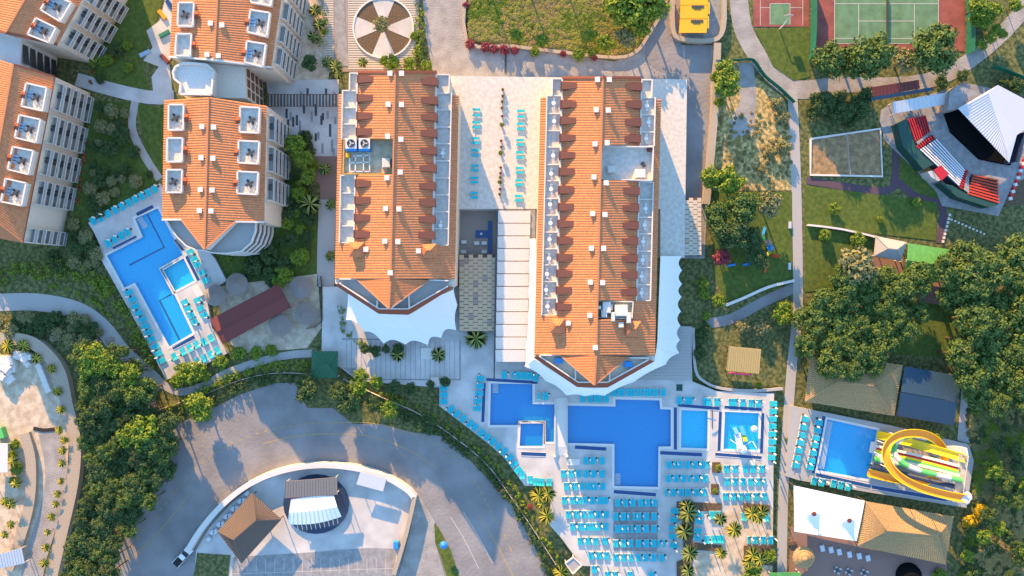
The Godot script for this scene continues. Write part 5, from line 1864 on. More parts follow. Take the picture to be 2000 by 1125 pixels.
	part("surround", a, M.court_red, t)
	a = new_st()
	prism(a, flat([[1630, -18], [1833, -18], [1833, 84], [1630, 84]], 0.12), 0.101, 0.12)
	part("playing_surface", a, M.court_green, t)
	for l in [[1630, -8, 1630, 85], [1833, -8, 1833, 85], [1677, 7, 1677, 75], [1786, 7, 1786, 75], [1630, 7, 1833, 7], [1630, 75, 1833, 75], [1677, 41, 1786, 41], [1630, -6, 1833, -6], [1630, 85, 1833, 85]]:
		var s2 := new_st()
		beam(s2, at(l[0], l[1], 0.128), at(l[2], l[3], 0.128), 0.14, 0.01)
		part("court_line", s2, M.mark_white, t)
	var net := new_st()
	beam(net, at(1733, -14, 0.6), at(1733, 84, 0.6), 0.05, 0.9)
	part("net", net, M.dark_metal, t)
	var b := thing("basketball_court", "red basketball court with green key under a hoop", "basketball court", at(1525, 20))
	a = new_st()
	prism(a, flat([[1472, -70], [1580, -70], [1580, 52], [1472, 52]], 0.1), 0.0, 0.1)
	part("surround", a, M.court_red, b)
	a = new_st()
	prism(a, flat([[1504, 7], [1543, 7], [1543, 48], [1504, 48]], 0.12), 0.101, 0.12)
	part("key", a, M.court_green, b)
	for l in [[1504, 7, 1504, 48], [1543, 7, 1543, 48], [1504, 7, 1543, 7], [1485, -40, 1485, 50], [1568, -40, 1568, 50], [1485, 15, 1504, 15], [1543, 15, 1568, 15]]:
		var s2 := new_st()
		beam(s2, at(l[0], l[1], 0.128), at(l[2], l[3], 0.128), 0.12, 0.01)
		part("court_line", s2, M.mark_white, b)
	var hp := thing("basketball_hoop", "white basketball hoop and backboard on a bent post", "hoop", at(1522, 57))
	var h1 := new_st()
	beam(h1, at(1522, 57), at(1522, 57) + Vector3(0, 2.6, 0), 0.2, 0.2)
	beam(h1, at(1522, 57) + Vector3(0, 2.6, 0), at(1530, 44) + Vector3(0, 3.2, 0), 0.16, 0.16)
	part("post", h1, M.white, hp)
	h1 = new_st()
	box(h1, at(1531, 40) + Vector3(0, 3.3, 0), Vector3(1.8, 1.1, 0.08), 0, 0.1)
	part("backboard", h1, M.white, hp)
	h1 = new_st()
	lathe(h1, at(1531, 36) + Vector3(0, 3.0, 0), [[0.2, 0.0], [0.25, 0.0], [0.25, 0.04], [0.2, 0.04], [0.2, 0.0]], 12)
	part("rim", h1, M.orange_red, hp)
	# volleyball frame
	var v := thing("volleyball_net", "thin net across the sand volleyball court", "net", at(1655, 262))
	var vn := new_st()
	beam(vn, at(1654, 262, 1.8), at(1660, 342, 1.8), 0.04, 0.8)
	part("net", vn, M.floor_grey, v)
	for p in [[1654, 262], [1660, 342]]:
		var s3 := new_st()
		lathe(s3, at(p[0], p[1]), [[0.06, 0.0], [0.06, 2.3]], 6)
		part("post", s3, M.white, v)
	wall_line("court_kerb", "white kerb round the sand volleyball court", "kerb", [[1582, 272], [1718, 252], [1722, 345], [1582, 342], [1582, 272]], 0.35, 0.35, M.white, 0)

# ---------------------------------------------------------------- water slides, playground, plaza
func chute(parent: Node3D, pts: Array, r: float, m: Material, tube := false, m2: Material = null, dens := 6) -> void:
	var line := px_line(pts, 1.0, dens)
	var n := line.size()
	var K := 10 if tube else 7
	var st := new_st()
	var piece := 0
	for i in n - 1:
		var prev := []
		var next := []
		for e in 2:
			var p: Vector3 = line[i + e]
			var s := _side(line, i + e)
			var arr := prev if e == 0 else next
			for k in K + 1:
				var a := (TAU * k / K) if tube else (PI + PI * k / K)
				arr.append(p + s * cos(a) * r + Vector3.UP * (sin(a) * r * (1.0 if tube else 0.7) + r * 0.7))
		for k in K:
			var ctr: Vector3 = line[i] + Vector3.UP * r * 0.7
			var mid: Vector3 = (prev[k] + next[k + 1]) * 0.5
			var hint := (mid - ctr) if tube else (ctr - mid)
			quad(st, prev[k], prev[k + 1], next[k + 1], next[k], hint)
		if m2 and (i + 1) % 4 == 0:
			part("tube_section", st, m if piece % 2 == 0 else m2, parent)
			piece += 1
			st = new_st()
	if not tube:
		var l2 := []
		for sg in [-1.0, 1.0]:
			var edge := new_st()
			for i in n - 1:
				beam(edge, line[i] + _side(line, i) * sg * r + Vector3.UP * r * 0.72, line[i + 1] + _side(line, i + 1) * sg * r + Vector3.UP * r * 0.72, 0.14, 0.14)
			part("chute_edge", edge, M.slide_yellow if m == M.orange else m, parent)
	part("chute", st, m, parent)
	for i in range(3, n - 1, 6):
		var p: Vector3 = line[i]
		if p.y > 1.8:
			var s := new_st()
			lathe(s, Vector3(p.x, 1.0, p.z), [[0.09, 0.0], [0.09, p.y - 1.0]], 6)
			part("support", s, M.frame, parent)
func make_slides() -> void:
	var o := thing("water_slide", "straight yellow water slide into the splash pool", "water slide", at(1712, 850))
	chute(o, [[1884, 895, 8.5], [1830, 879, 5.5], [1770, 862, 2.8], [1712, 848, 1.1]], 0.85, M.slide_yellow)
	o = thing("water_slide", "wide slide of three coloured lanes with white edges", "water slide", at(1706, 878))
	var cols := [M.red, M.slide_yellow, M.slide_green]
	for k in 5:
		var off := (k - 2.0) * 4.6
		var s := new_st()
		ribbon(s, px_line([[1872, 919 + off, 8.5], [1820, 905 + off, 5.2], [1765, 892 + off, 2.6], [1708, 879 + off * 0.95, 1.1]], 1.0, 5), 0.56, -0.1, 0.05 if k in [1, 2, 3] else 0.35)
		part("lane" if k in [1, 2, 3] else "lane_edge", s, cols[k - 1] if k in [1, 2, 3] else M.white, o)
	var sp := new_st()
	box(sp, at(1705, 874, 1.1), Vector3(1.4, 0.25, 2.6), -0.2)
	part("run_out", sp, M.white, o)
	o = thing("water_slide", "spiral tube slide in green and white sections", "water slide", at(1703, 895))
	chute(o, [[1876, 937, 8.6], [1840, 929, 7.8], [1795, 918, 7.0], [1762, 904, 6.2], [1745, 882, 5.4], [1752, 860, 4.7], [1785, 850, 4.1], [1815, 862, 3.6], [1822, 890, 3.0], [1795, 908, 2.4], [1750, 904, 1.7], [1704, 895, 1.1]], 0.6, M.slide_green, true, M.white)
	o = thing("water_slide", "straight dark navy tube slide", "water slide", at(1698, 910))
	chute(o, [[1866, 950, 7.5], [1810, 937, 5.0], [1750, 922, 2.4], [1698, 910, 1.1]], 0.55, M.slide_navy, true)
	o = thing("water_slide", "looping orange open water slide with yellow rims", "water slide", at(1695, 923))
	chute(o, [[1886, 973, 9.4], [1840, 964, 8.8], [1792, 950, 8.2], [1755, 930, 7.6], [1733, 905, 7.1], [1728, 880, 6.6], [1740, 858, 6.1], [1768, 846, 5.6], [1805, 848, 5.1], [1832, 865, 4.6], [1842, 895, 4.0], [1830, 925, 3.4], [1795, 940, 2.6], [1740, 933, 1.7], [1694, 922, 1.1]], 0.85, M.orange)
	var t := thing("slide_tower", "cream slide tower platform with white railings and stairs", "tower", at(1880, 935))
	var p := new_st()
	prism(p, flat([[1874, 888], [1892, 890], [1880, 985], [1862, 980]], 8.4), 8.1, 8.4)
	part("platform", p, M.sand, t)
	for q in [[1884, 893], [1872, 975], [1889, 900], [1880, 978], [1878, 930], [1886, 935]]:
		var s := new_st()
		lathe(s, at(q[0], q[1], 8) * Vector3(1, 0, 1) + Vector3(0, 0.1, 0), [[0.14, 0.0], [0.14, 8.0]], 6)
		part("column", s, M.frame, t)
	for q in [[1892, 890, 1884, 940], [1884, 940, 1880, 985], [1874, 888, 1892, 890]]:
		var s := new_st()
		beam(s, at(q[0], q[1], 9.4), at(q[2], q[3], 9.4), 0.08, 0.08)
		beam(s, at(q[0], q[1], 8.9), at(q[2], q[3], 8.9), 0.06, 0.06)
		part("railing", s, M.white, t)
	for i in 14:
		var s := new_st()
		var a := i / 13.0 * PI * 0.9
		var c := at(1888 + 6.0 * sin(a) - i * 3.2, 882 - 5.0 * sin(a * 0.7), 8.2 - i * 0.5)
		box(s, c, Vector3(0.42, 0.12, 1.5), 0.2)
		part("stair_tread", s, M.frame, t)
	for q in [[1884, 976], [1888, 970]]:
		var s := new_st()
		lathe(s, at(q[0], q[1], 9.0) , [[1.1, 0.0], [1.1, 0.15], [0.9, 0.6], [0.0, 0.7]], 12)
		part("top_tub", s, M.white, t)
	# kids slide in the paddling pool
	var k := thing("pool_slide", "white and yellow children's slide with blue chutes in the paddling pool", "slide", at(1443, 860, 1))
	for q in [[1440, 846, 1446, 877, 0.9, 1.0, M.seat_white, 1.8], [1434, 835, 1440, 848, 0.55, 1.2, M.blue_paint, 1.2], [1447, 833, 1453, 850, 0.55, 0.9, M.blue_paint, 1.2], [1452, 848, 1456, 862, 0.5, 0.6, M.slide_yellow, 1.8]]:
		var s := new_st()
		beam(s, at(q[0], q[1], 0.9 + q[4] * 0.3), at(q[2], q[3], 0.9 + q[7]), 1.2 * q[4] + 0.2, 0.3)
		part("chute", s, q[6], k)
	var b := new_st()
	lathe(b, at(1448, 876, 1), [[0.9, -0.9], [0.9, 1.6], [0.0, 1.9]], 8)
	part("tower", b, M.seat_white, k)
	for q in [[1426, 858, 1440, 868], [1452, 872, 1468, 862], [1470, 862, 1478, 876], [1452, 876, 1466, 880]]:
		var s := new_st()
		beam(s, at(q[0], q[1], 1.2), at(q[2], q[3], 2.4), 0.12, 0.12)
		part("pipe_frame", s, M.white, k)
	var m := thing("mushroom_fountain", "white round mushroom fountain in the paddling pool", "fountain", at(1468, 835, 0.1))
	b = new_st()
	lathe(b, Vector3.ZERO, [[0.12, 0.0], [0.1, 1.9], [0.8, 1.9], [0.7, 2.2], [0.0, 2.5]], 12)
	put("cap_and_stem", b.commit(), M.white, m)
	var sp2 := thing("pool_spout", "blue water spout arm at the plain paddling pool", "spout", at(1396, 821, 1))
	b = new_st()
	beam(b, at(1398, 821, 1.9), at(1382, 817, 2.3), 0.25, 0.2)
	part("arm", b, M.blue_paint, sp2)
	b = new_st()
	beam(b, at(1391, 800, 1.1), at(1391, 836, 1.1), 0.12, 0.15)
	part("pipe", b, M.dark_metal, sp2)
	# playground
	var pg := thing("play_tower", "playground climbing tower with green and teal roofs and slides", "play tower", at(1490, 468))
	var i2 := 0
	for q in [[1478, 466, M.slide_navy], [1488, 466, M.slide_green], [1500, 474, M.plank], [1504, 484, M.blue_paint]]:
		var s := new_st()
		box(s, at(q[0], q[1], 1.2), Vector3(1.2, 0.15, 1.2))
		for sx in [-0.55, 0.55]:
			for sz in [-0.55, 0.55]:
				box(s, at(q[0], q[1], 1.2) * Vector3(1, 0, 1) + Vector3(sx, 1.3, sz), Vector3(0.1, 2.6, 0.1))
		part("deck", s, M.plank, pg)
		s = new_st()
		lathe(s, at(q[0], q[1], 2.6), [[0.95, 0.0], [0.0, 0.9]], 4)
		part("roof", s, q[2], pg)
	for q in [[1494, 444, 1490, 458, M.blue_paint], [1507, 500, 1522, 500, M.orange_red], [1494, 532, 1498, 512, M.orange_red], [1450, 470, 1476, 470, M.slide_yellow], [1502, 490, 1498, 500, M.slide_yellow], [1477, 448, 1477, 460, M.slide_green]]:
		var s := new_st()
		beam(s, at(q[0], q[1], 0.4), at(q[2], q[3], 1.4), 0.6, 0.15)
		part("slide", s, q[4], pg)
	for p2 in [[1428, 518], [1458, 516]]:
		var sb := crate("seesaw", "blue and white playground seesaw on the shaded lawn", "seesaw", p2[0], p2[1], 0.13, Vector3(1.9, 0.35, 0.5), M.blue_paint, "seesaws on the lawn", 0.2)
	for p2 in [[1542, 440], [1541, 520]]:
		crate("park_bench", "pale bench at the edge of the playground lawn", "bench", p2[0], p2[1], 0.13, Vector3(0.6, 0.5, 1.6), M.metal, "benches beside the lane")
	# amphitheatre plaza
	var g := shed("stage_roof", "grey brown sheet roof at the back of the small stage", "stage roof", [[557, 940], [658, 932], [659, 966], [556, 973]], 4.6, 4.2, M.thatch_grey, 0.6, M.white)
	var rd := new_st()
	beam(rd, at(568, 974, 3.7), at(650, 967, 3.7), 0.8, 0.5)
	part("red_band", rd, M.red, g)
	var fl := thing("small_stage", "navy oval stage with white rim posts under a pale awning", "stage", at(617, 990))
	var pts := []
	for i in 24:
		var a := TAU * i / 24.0
		pts.append([617 + 64 * cos(a), 985 + 58 * sin(a)])
	b = new_st()
	prism(b, flat(pts, 0.8), 0.1, 0.8)
	part("stage_floor", b, M.slide_navy, fl)
	var aw := new_st()
	for i in 12:
		var t0 := i / 12.0
		var t1 := (i + 1) / 12.0
		var bulge := 6.0
		var a := at(lerpf(569, 652, t0), lerpf(975, 968, t0) + sin(t0 * PI) * -2.0, 4.0)
		var c := at(lerpf(569, 652, t1), lerpf(975, 968, t1) + sin(t1 * PI) * -2.0, 4.0)
		var e := at(lerpf(563, 667, t1), lerpf(1024, 1009, t1) + sin(t1 * PI) * bulge, 3.6)
		var f := at(lerpf(563, 667, t0), lerpf(1024, 1009, t0) + sin(t0 * PI) * bulge, 3.6)
		var mid0 := a.lerp(f, 0.5) + Vector3(0, 0.5, 0)
		var mid1 := c.lerp(e, 0.5) + Vector3(0, 0.5, 0)
		var s := new_st()
		quad(s, a, c, mid1, mid0)
		quad(s, mid0, mid1, e, f)
		part("awning_panel", s, M.canvas, fl)
		s = new_st()
		beam(s, a, mid0, 0.1, 0.12)
		beam(s, mid0, f, 0.1, 0.12)
		part("awning_rib", s, M.white, fl)
		if i > 0:
			s = new_st()
			beam(s, f, f + Vector3(0, -1.0, 1.5), 0.12, 0.12)
			part("strut", s, M.white, fl)
	hip("brown_bar", "brown shingled bar roof in the bend of the curved wall", "bar", [[425, 1038], [492, 963], [550, 1014], [472, 1100]], [[456, 1054], [500, 1016]], 3.4, 5.0, M.shingle, M.timber, true)
	shed("flat_canopy", "flat white sheet canopy by the curved wall", "canopy", [[704, 921], [755, 935], [748, 960], [696, 946]], 2.8, 2.7, M.metal, 0.0, M.white)
	for i in 12:
		var t4 := i / 11.0
		crate("stacked_chairs", "stack of pale chairs between wall and brown bar roof", "chairs", lerpf(410, 485, t4), lerpf(1045, 962, t4) + (6 if i % 2 == 0 else 0), 0.1, Vector3(1.1, 0.9, 0.9), M.metal, "chair stacks behind the brown bar", 0.8)
	crate("water_tank", "bright blue barrel tank beside the ramp wall", "tank", 775, 1062, 0.1, Vector3(1.2, 1.4, 1.6), M.blue_paint)
	var bp := thing("blue_parasol", "small blue and white open parasol on the verge", "parasol", at(868, 1059, 0.2))
	b = new_st()
	lathe(b, Vector3.ZERO, [[0.95, 2.0], [0.0, 2.6]], 8)
	put("canopy", b.commit(), M.blue_paint, bp)
	b = new_st()
	lathe(b, Vector3.ZERO, [[0.04, 0.0], [0.04, 2.0]], 6)
	put("pole", b.commit(), M.white, bp)
	for q in [[322, 67, M.fence_green, "teal", 0.5], [284, 105, M.pale_blue, "pale blue", 0.45], [318, 30, M.orange, "orange", -0.9], [333, 10, M.trough, "dark blue", -0.9], [323, 116, M.maroon, "maroon", -0.8]]:
		crate("path_bench", q[3] + " block bench on the zigzag path", "bench", q[0], q[1], 0.11, Vector3(2.6, 0.45, 0.9), q[2], "", q[4])
	var pl := thing("timber_platform", "wide timber plank platform at the foot of the angular pool deck", "platform", at(293, 782))
	for i in 9:
		var s := new_st()
		beam(s, at(275 + i * 1.2, 765 + i * 5.4, 0.5), at(292 + i * 2.4, 755 + i * 6.2, 0.5), 0.56, 0.1)
		part("plank", s, M.plank, pl)
	b = new_st()
	prism(b, flat([[276, 766], [291, 756], [311, 804], [285, 810]], 0.4), 0.0, 0.4)
	part("base", b, M.timber, pl)
	var gh := shed("guard_hut", "small square hut with grey roof and white rim by the hedge", "hut", [[1104, 1100], [1120, 1088], [1136, 1104], [1119, 1121]], 2.7, 2.6, M.floor_grey, 0.0, M.white)
	for q in [[1104, 1100, 1120, 1088], [1120, 1088, 1136, 1104], [1136, 1104, 1119, 1121], [1119, 1121, 1104, 1100]]:
		var s := new_st()
		beam(s, at(q[0], q[1], 2.75), at(q[2], q[3], 2.7), 0.25, 0.3)
		part("rim", s, M.white, gh)
	# pickup truck
	truck(at(359, 1086, 0.06), atan2(32.0, -35.0))
	# heap of white containers in the sand lot
	var rr := RandomNumberGenerator.new()
	rr.seed = 14
	for i in 26:
		var an := rr.randf_range(0.0, 1.0)
		var px := rr.randf_range(-4, 30) if i < 18 else rr.randf_range(40, 62)
		var py := rr.randf_range(692, 740) if i < 18 else rr.randf_range(690, 712)
		crate("white_kiosk_box", "jumbled white market box in the sand lot", "box", px, py, 0.06, Vector3(rr.randf_range(1.2, 2.2), rr.randf_range(0.8, 1.8), rr.randf_range(1.2, 1.8)), M.white, "white boxes heaped in the sand lot", rr.randf() * 2.0)
	for i in 6:
		crate("stacked_box", "white box in the row along the palms", "box", lerpf(80, 98, i / 5.0), lerpf(715, 760, i / 5.0), 0.06, Vector3(1.3, 1.0, 1.3), M.white, "white boxes in a row by the palms", 0.5)
	var gb := thing("green_tarp", "bright green tarpaulin box at the left picture edge", "tarpaulin", at(5, 845))
	b = new_st()
	box(b, Vector3(0, 0.8, 0), Vector3(2.2, 1.6, 2.4), 0.3)
	put("cover", b.commit(), M.slide_green, gb)
	shed("white_shed", "white flat roofed shed at the left picture edge", "shed", [[-30, 866], [15, 866], [15, 922], [-30, 925]], 2.8, 2.6, M.white, 0.0, M.white)
	shed("blue_shed", "pale blue ribbed sheet roof beside the haul road", "shed", [[-10, 1085], [42, 1070], [48, 1100], [-5, 1112]], 2.8, 2.4, M.metal, 0.6, M.white)
	wall_line("speed_hump", "dark curved speed hump across the haul road entrance", "hump", [[66, 836], [85, 840], [108, 838]], 0.7, 0.1, M.rubber, 3)
	wall_line("drain_grate", "dark drainage channel across the court by the terrace", "drain", [[988, 103], [987, 142]], 0.3, 0.1, M.dark_metal, 0)
	# planters down the roof terrace and its pale path
	for p3 in [[982, 176, 5], [982, 189, 6], [981, 200, 6], [980.5, 212, 6], [980, 246, 10], [978, 300, 11], [977, 347, 6], [976.5, 357, 10], [976, 380, 6]]:
		planter(p3[0], p3[1], 4.0, p3[2] / PPM * 0.5, true)
	for p3 in [[981, 228], [979, 276], [979, 288], [978, 328], [977.5, 339], [976.5, 370]]:
		planter(p3[0], p3[1], 4.0, 0.22, false)
	# bridge pergola over the inlay court
	var pr := thing("pergola", "dark slatted pergola bridging the white inlay court", "pergola", at(592, 195))
	for i in 22:
		var s := new_st()
		beam(s, at(524 + i * 6.3, 184, 3.0), at(524 + i * 6.3, 208, 3.0), 0.42, 0.12)
		part("slat", s, M.timber if i % 3 == 0 else M.dark_metal, pr)
	for y in [184.5, 207.5]:
		var s := new_st()
		beam(s, at(522, y, 2.86), at(661, y, 2.86), 0.14, 0.14)
		part("beam", s, M.timber, pr)
	for x in [526, 592, 656]:
		for y in [185, 207]:
			var s := new_st()
			lathe(s, at(x, y), [[0.08, 0.0], [0.08, 2.8]], 6)
			part("post", s, M.timber, pr)
func truck(p: Vector3, turn: float) -> void:
	var o := thing("pickup_truck", "white pickup truck with dark open bed parked by the curved wall", "truck", p, turn)
	var s := new_st()
	box(s, Vector3(0, 0.62, 0.1), Vector3(1.8, 0.5, 5.2))
	put("body", s.commit(), M.car_white, o)
	s = new_st()
	var q0 := [Vector3(-0.85, 0.88, 1.5), Vector3(0.85, 0.88, 1.5), Vector3(0.85, 0.88, -0.35), Vector3(-0.85, 0.88, -0.35)]
	var q1 := [Vector3(-0.7, 1.55, 0.85), Vector3(0.7, 1.55, 0.85), Vector3(0.7, 1.55, -0.2), Vector3(-0.7, 1.55, -0.2)]
	quad(s, q1[0], q1[1], q1[2], q1[3])
	put("cab_roof", s.commit(), M.car_white, o)
	s = new_st()
	for i in 4:
		var j := (i + 1) % 4
		quad(s, q0[i], q0[j], q1[j], q1[i], (q0[i] + q0[j]) * Vector3(1, 0, 1))
	put("window_glass", s.commit(), M.glass, o)
	s = new_st()
	box(s, Vector3(0, 0.9, -1.45), Vector3(1.6, 0.06, 2.0))
	put("bed_cover", s.commit(), M.rubber, o)
	for sx in [-0.85, 0.85]:
		s = new_st()
		box(s, Vector3(sx, 0.98, -1.45), Vector3(0.1, 0.22, 2.1))
		put("bed_side", s.commit(), M.car_white, o)
	for sx in [-0.82, 0.82]:
		for sz in [-1.5, 1.7]:
			var w := new_st()
			for k in 14:
				var a0 := TAU * k / 14
				var a1 := TAU * (k + 1) / 14
				var d0 := Vector3(0, sin(a0), cos(a0)) * 0.36
				var d1 := Vector3(0, sin(a1), cos(a1)) * 0.36
				var c := Vector3(sx, 0.36, sz)
				var e := Vector3(0.12, 0, 0)
				quad(w, c + d0 - e, c + d1 - e, c + d1 + e, c + d0 + e, d0)
				face(w, c + e, c + d0 + e, c + d1 + e, e)
				face(w, c - e, c + d0 - e, c + d1 - e, -e)
			put("wheel", w.commit(), M.rubber, o)
	for sx in [-0.65, 0.65]:
		s = new_st()
		box(s, Vector3(sx, 0.68, 2.71), Vector3(0.35, 0.2, 0.05))
		put("headlight", s.commit(), M.metal, o)
func planter(px: float, py: float, h: float, r: float, green: bool) -> void:
	var o := thing("potted_shrub" if green else "clay_pot", "round clipped shrub in a pot on the terrace centre line" if green else "small bare clay pot on the terrace centre line", "planter", at(px, py, h), 0.0, "potted shrubs on the terrace" if green else "clay pots on the terrace")
	var s := new_st()
	lathe(s, Vector3.ZERO, [[0.2, 0.0], [0.3, 0.5], [0.33, 0.55], [0.26, 0.55], [0.24, 0.45], [0.0, 0.45]], 10)
	put("pot", s.commit(), M.parapet_tile, o)
	if green:
		var c := put("foliage", crowns.ball[0], M.leaf, o)
		c.position = Vector3(0, 0.55 + r, 0)
		c.scale = Vector3.ONE * r
		c.rotation.y = px

# ---------------------------------------------------------------- vegetation
var crowns := {}
var trunks := []
var tones := {}
func leaf_crown(sd: int, clumps: int, per: int, cr: float, leaf: float, tint: Array, shape := 0) -> ArrayMesh:
	# crown of unit radius: leaf faces round many clumps spread through the volume
	var r := RandomNumberGenerator.new()
	r.seed = sd
	var V := PackedVector3Array()
	var N := PackedVector3Array()
	var C := PackedColorArray()
	for i in clumps:
		var c := Vector3.ZERO
		for tries in 30:
			c = Vector3(r.randf_range(-1, 1), r.randf_range(-1, 1), r.randf_range(-1, 1))
			if c.length() < 1.0 and c.length() > 0.35:
				break
		c *= (1.0 - cr * 0.9)
		c += Vector3(r.randf_range(-0.1, 0.1), 0, r.randf_range(-0.1, 0.1))
		if shape == 1:
			c.y *= 0.75
		var rad := cr * r.randf_range(0.65, 1.25)
		for k in per:
			var d := Vector3(r.randfn(), r.randfn() + 0.25, r.randfn()).normalized()
			var p := c + d * rad * (0.55 + 0.5 * r.randf())
			var n := (d + Vector3(r.randfn(), r.randfn(), r.randfn()) * 0.45).normalized()
			var u := n.cross(Vector3(r.randfn(), r.randfn(), r.randfn())).normalized()
			var v := n.cross(u)
			var s := leaf * r.randf_range(0.6, 1.35)
			var col := Color(tint[0] * r.randf_range(0.9, 1.1), tint[1], tint[2])
			var q := [p - u * s, p + v * s * 0.55, p + u * s, p - v * s * 0.55]
			for ix in [0, 1, 2, 0, 2, 3]:
				V.append(q[ix])
				N.append(n)
				C.append(col)
	var arr := []
	arr.resize(Mesh.ARRAY_MAX)
	arr[Mesh.ARRAY_VERTEX] = V
	arr[Mesh.ARRAY_NORMAL] = N
	arr[Mesh.ARRAY_COLOR] = C
	var m := ArrayMesh.new()
	m.add_surface_from_arrays(Mesh.PRIMITIVE_TRIANGLES, arr)
	return m
func palm_crown(sd: int, fronds: int, tint: Array, droop: float) -> ArrayMesh:
	var r := RandomNumberGenerator.new()
	r.seed = sd
	var V := PackedVector3Array()
	var N := PackedVector3Array()
	var C := PackedColorArray()
	for f in fronds:
		var a := TAU * f / fronds + r.randf_range(-0.2, 0.2)
		var el := r.randf_range(0.1, 1.0)
		var dir := Vector3(cos(a), 0, sin(a))
		var side := Vector3(-sin(a), 0, cos(a))
		var L := r.randf_range(0.8, 1.05)
		var col := Color(tint[0] * r.randf_range(0.9, 1.1), tint[1], tint[2])
		var prev := Vector3.ZERO
		for k in 9:
			var s := (k + 1) / 9.0
			var p := dir * L * s * cos(el * 0.6 * (1 - s)) + Vector3.UP * (sin(el) * s * 0.55 - droop * s * s)
			var w := 0.26 * sin(PI * clampf(s * 0.85 + 0.1, 0, 1)) + 0.02
			for sg in [-1.0, 1.0]:
				var tipp: Vector3 = p + side * sg * w + dir * 0.10 - Vector3.UP * w * 0.35
				var n: Vector3 = (Vector3.UP + side * sg * 0.4).normalized()
				for v in [prev, p + dir * 0.02, tipp]:
					V.append(v)
					N.append(n)
					C.append(col)
			prev = p
	var arr := []
	arr.resize(Mesh.ARRAY_MAX)
	arr[Mesh.ARRAY_VERTEX] = V
	arr[Mesh.ARRAY_NORMAL] = N
	arr[Mesh.ARRAY_COLOR] = C
	var m := ArrayMesh.new()
	m.add_surface_from_arrays(Mesh.PRIMITIVE_TRIANGLES, arr)
	return m
func make_crowns() -> void:
	# one leaf colour for each kind; single leaves are only a little redder or greener
	var K := {"pine": [0.075, 0.138, 0.024], "dark": [0.048, 0.100, 0.024], "bright": [0.145, 0.230, 0.016], "olive": [0.205, 0.215, 0.09], "ball": [0.18, 0.22, 0.02], "yellow": [0.58, 0.41, 0.015], "red": [0.27, 0.04, 0.065], "dry": [0.40, 0.31, 0.115], "rust": [0.29, 0.10, 0.03], "grass": [0.34, 0.34, 0.055]}
	tones = K
	for k in K:
		crowns[k] = []
		var nv := 4 if k in ["pine", "dark", "bright"] else 2
		for v in nv:
			if k == "ball":
				crowns[k].append(leaf_crown(500 + v, 40, 40, 0.3, 0.11, K[k]))
			elif k == "pine" or k == "dark":
				crowns[k].append(leaf_crown(v * 13 + hash(k) % 1000, 60, 62, 0.27, 0.075, K[k], 1))
			else:
				crowns[k].append(leaf_crown(v * 17 + hash(k) % 1000, 42, 48, 0.30, 0.10, K[k], 1))
	crowns.palm = [palm_crown(1, 26, [0.38, 0.38, 0.045], 0.35), palm_crown(2, 24, [0.38, 0.38, 0.045], 0.45)]
	crowns.fan = [palm_crown(3, 30, [0.22, 0.28, 0.07], 0.3), palm_crown(4, 28, [0.22, 0.28, 0.07], 0.4)]
	for v in 3:
		var s := new_st()
		var r := RandomNumberGenerator.new()
		r.seed = v + 60
		lathe(s, Vector3.ZERO, [[0.075, 0.0], [0.055, 0.3], [0.045, 0.8], [0.03, 1.0]], 7)
		for b in 6:
			var a := r.randf() * TAU
			var h := r.randf_range(0.55, 0.9)
			beam(s, Vector3(0, h, 0), Vector3(cos(a) * 0.45, h + r.randf_range(0.2, 0.45), sin(a) * 0.45), 0.035, 0.035)
		trunks.append(s.commit())
	var ps := new_st()
	lathe(ps, Vector3.ZERO, [[0.07, 0.0], [0.05, 0.1], [0.045, 0.5], [0.05, 0.97], [0.02, 1.0]], 7)
	trunks.append(ps.commit())
func tree(kind: String, px: float, py: float, r_px: float, label: String, group: String, called := "tree", high := 0.0, base := 0.0) -> void:
	var R := r_px / PPM
	var H := high if high > 0.0 else clampf(R * 1.25 + 1.2, 1.0, 9.0)
	# the crown's middle is seen at the pixel
	var p := at(px, py, H)
	p.y = base
	var o := thing(called, label, "tree" if called.ends_with("tree") else ("palm" if called.begins_with("palm") else "shrub"), p, 0.0, group)
	var t: Mesh
	if kind in ["palm", "fan"]:
		t = trunks[3]
	else:
		t = trunks[rng.randi() % 3]
	var tm := put("trunk", t, M.bark, o)
	var w := 1.0 if kind in ["palm", "fan"] else 1.0
	tm.scale = Vector3(maxf(R, 0.8) * w, H, maxf(R, 0.8) * w)
	var list: Array = crowns[kind]
	var c := put("crown", list[rng.randi() % list.size()], M.leaf, o)
	c.position.y = H
	var sy := 0.8 if not kind in ["palm", "fan"] else 1.0
	c.scale = Vector3(R * rng.randf_range(0.95, 1.12), R * sy * rng.randf_range(0.9, 1.1), R * rng.randf_range(0.95, 1.12))
	c.rotation.y = rng.randf() * TAU
func shrub(kind: String, px: float, py: float, r_px: float, label: String, group: String, called := "shrub", base := 0.0) -> void:
	tree(kind, px, py, r_px, label, group, called, maxf(r_px / PPM * 0.75, 0.35), base)
func inside(p: Vector2, poly: PackedVector2Array) -> bool:
	return Geometry2D.is_point_in_polygon(p, poly)
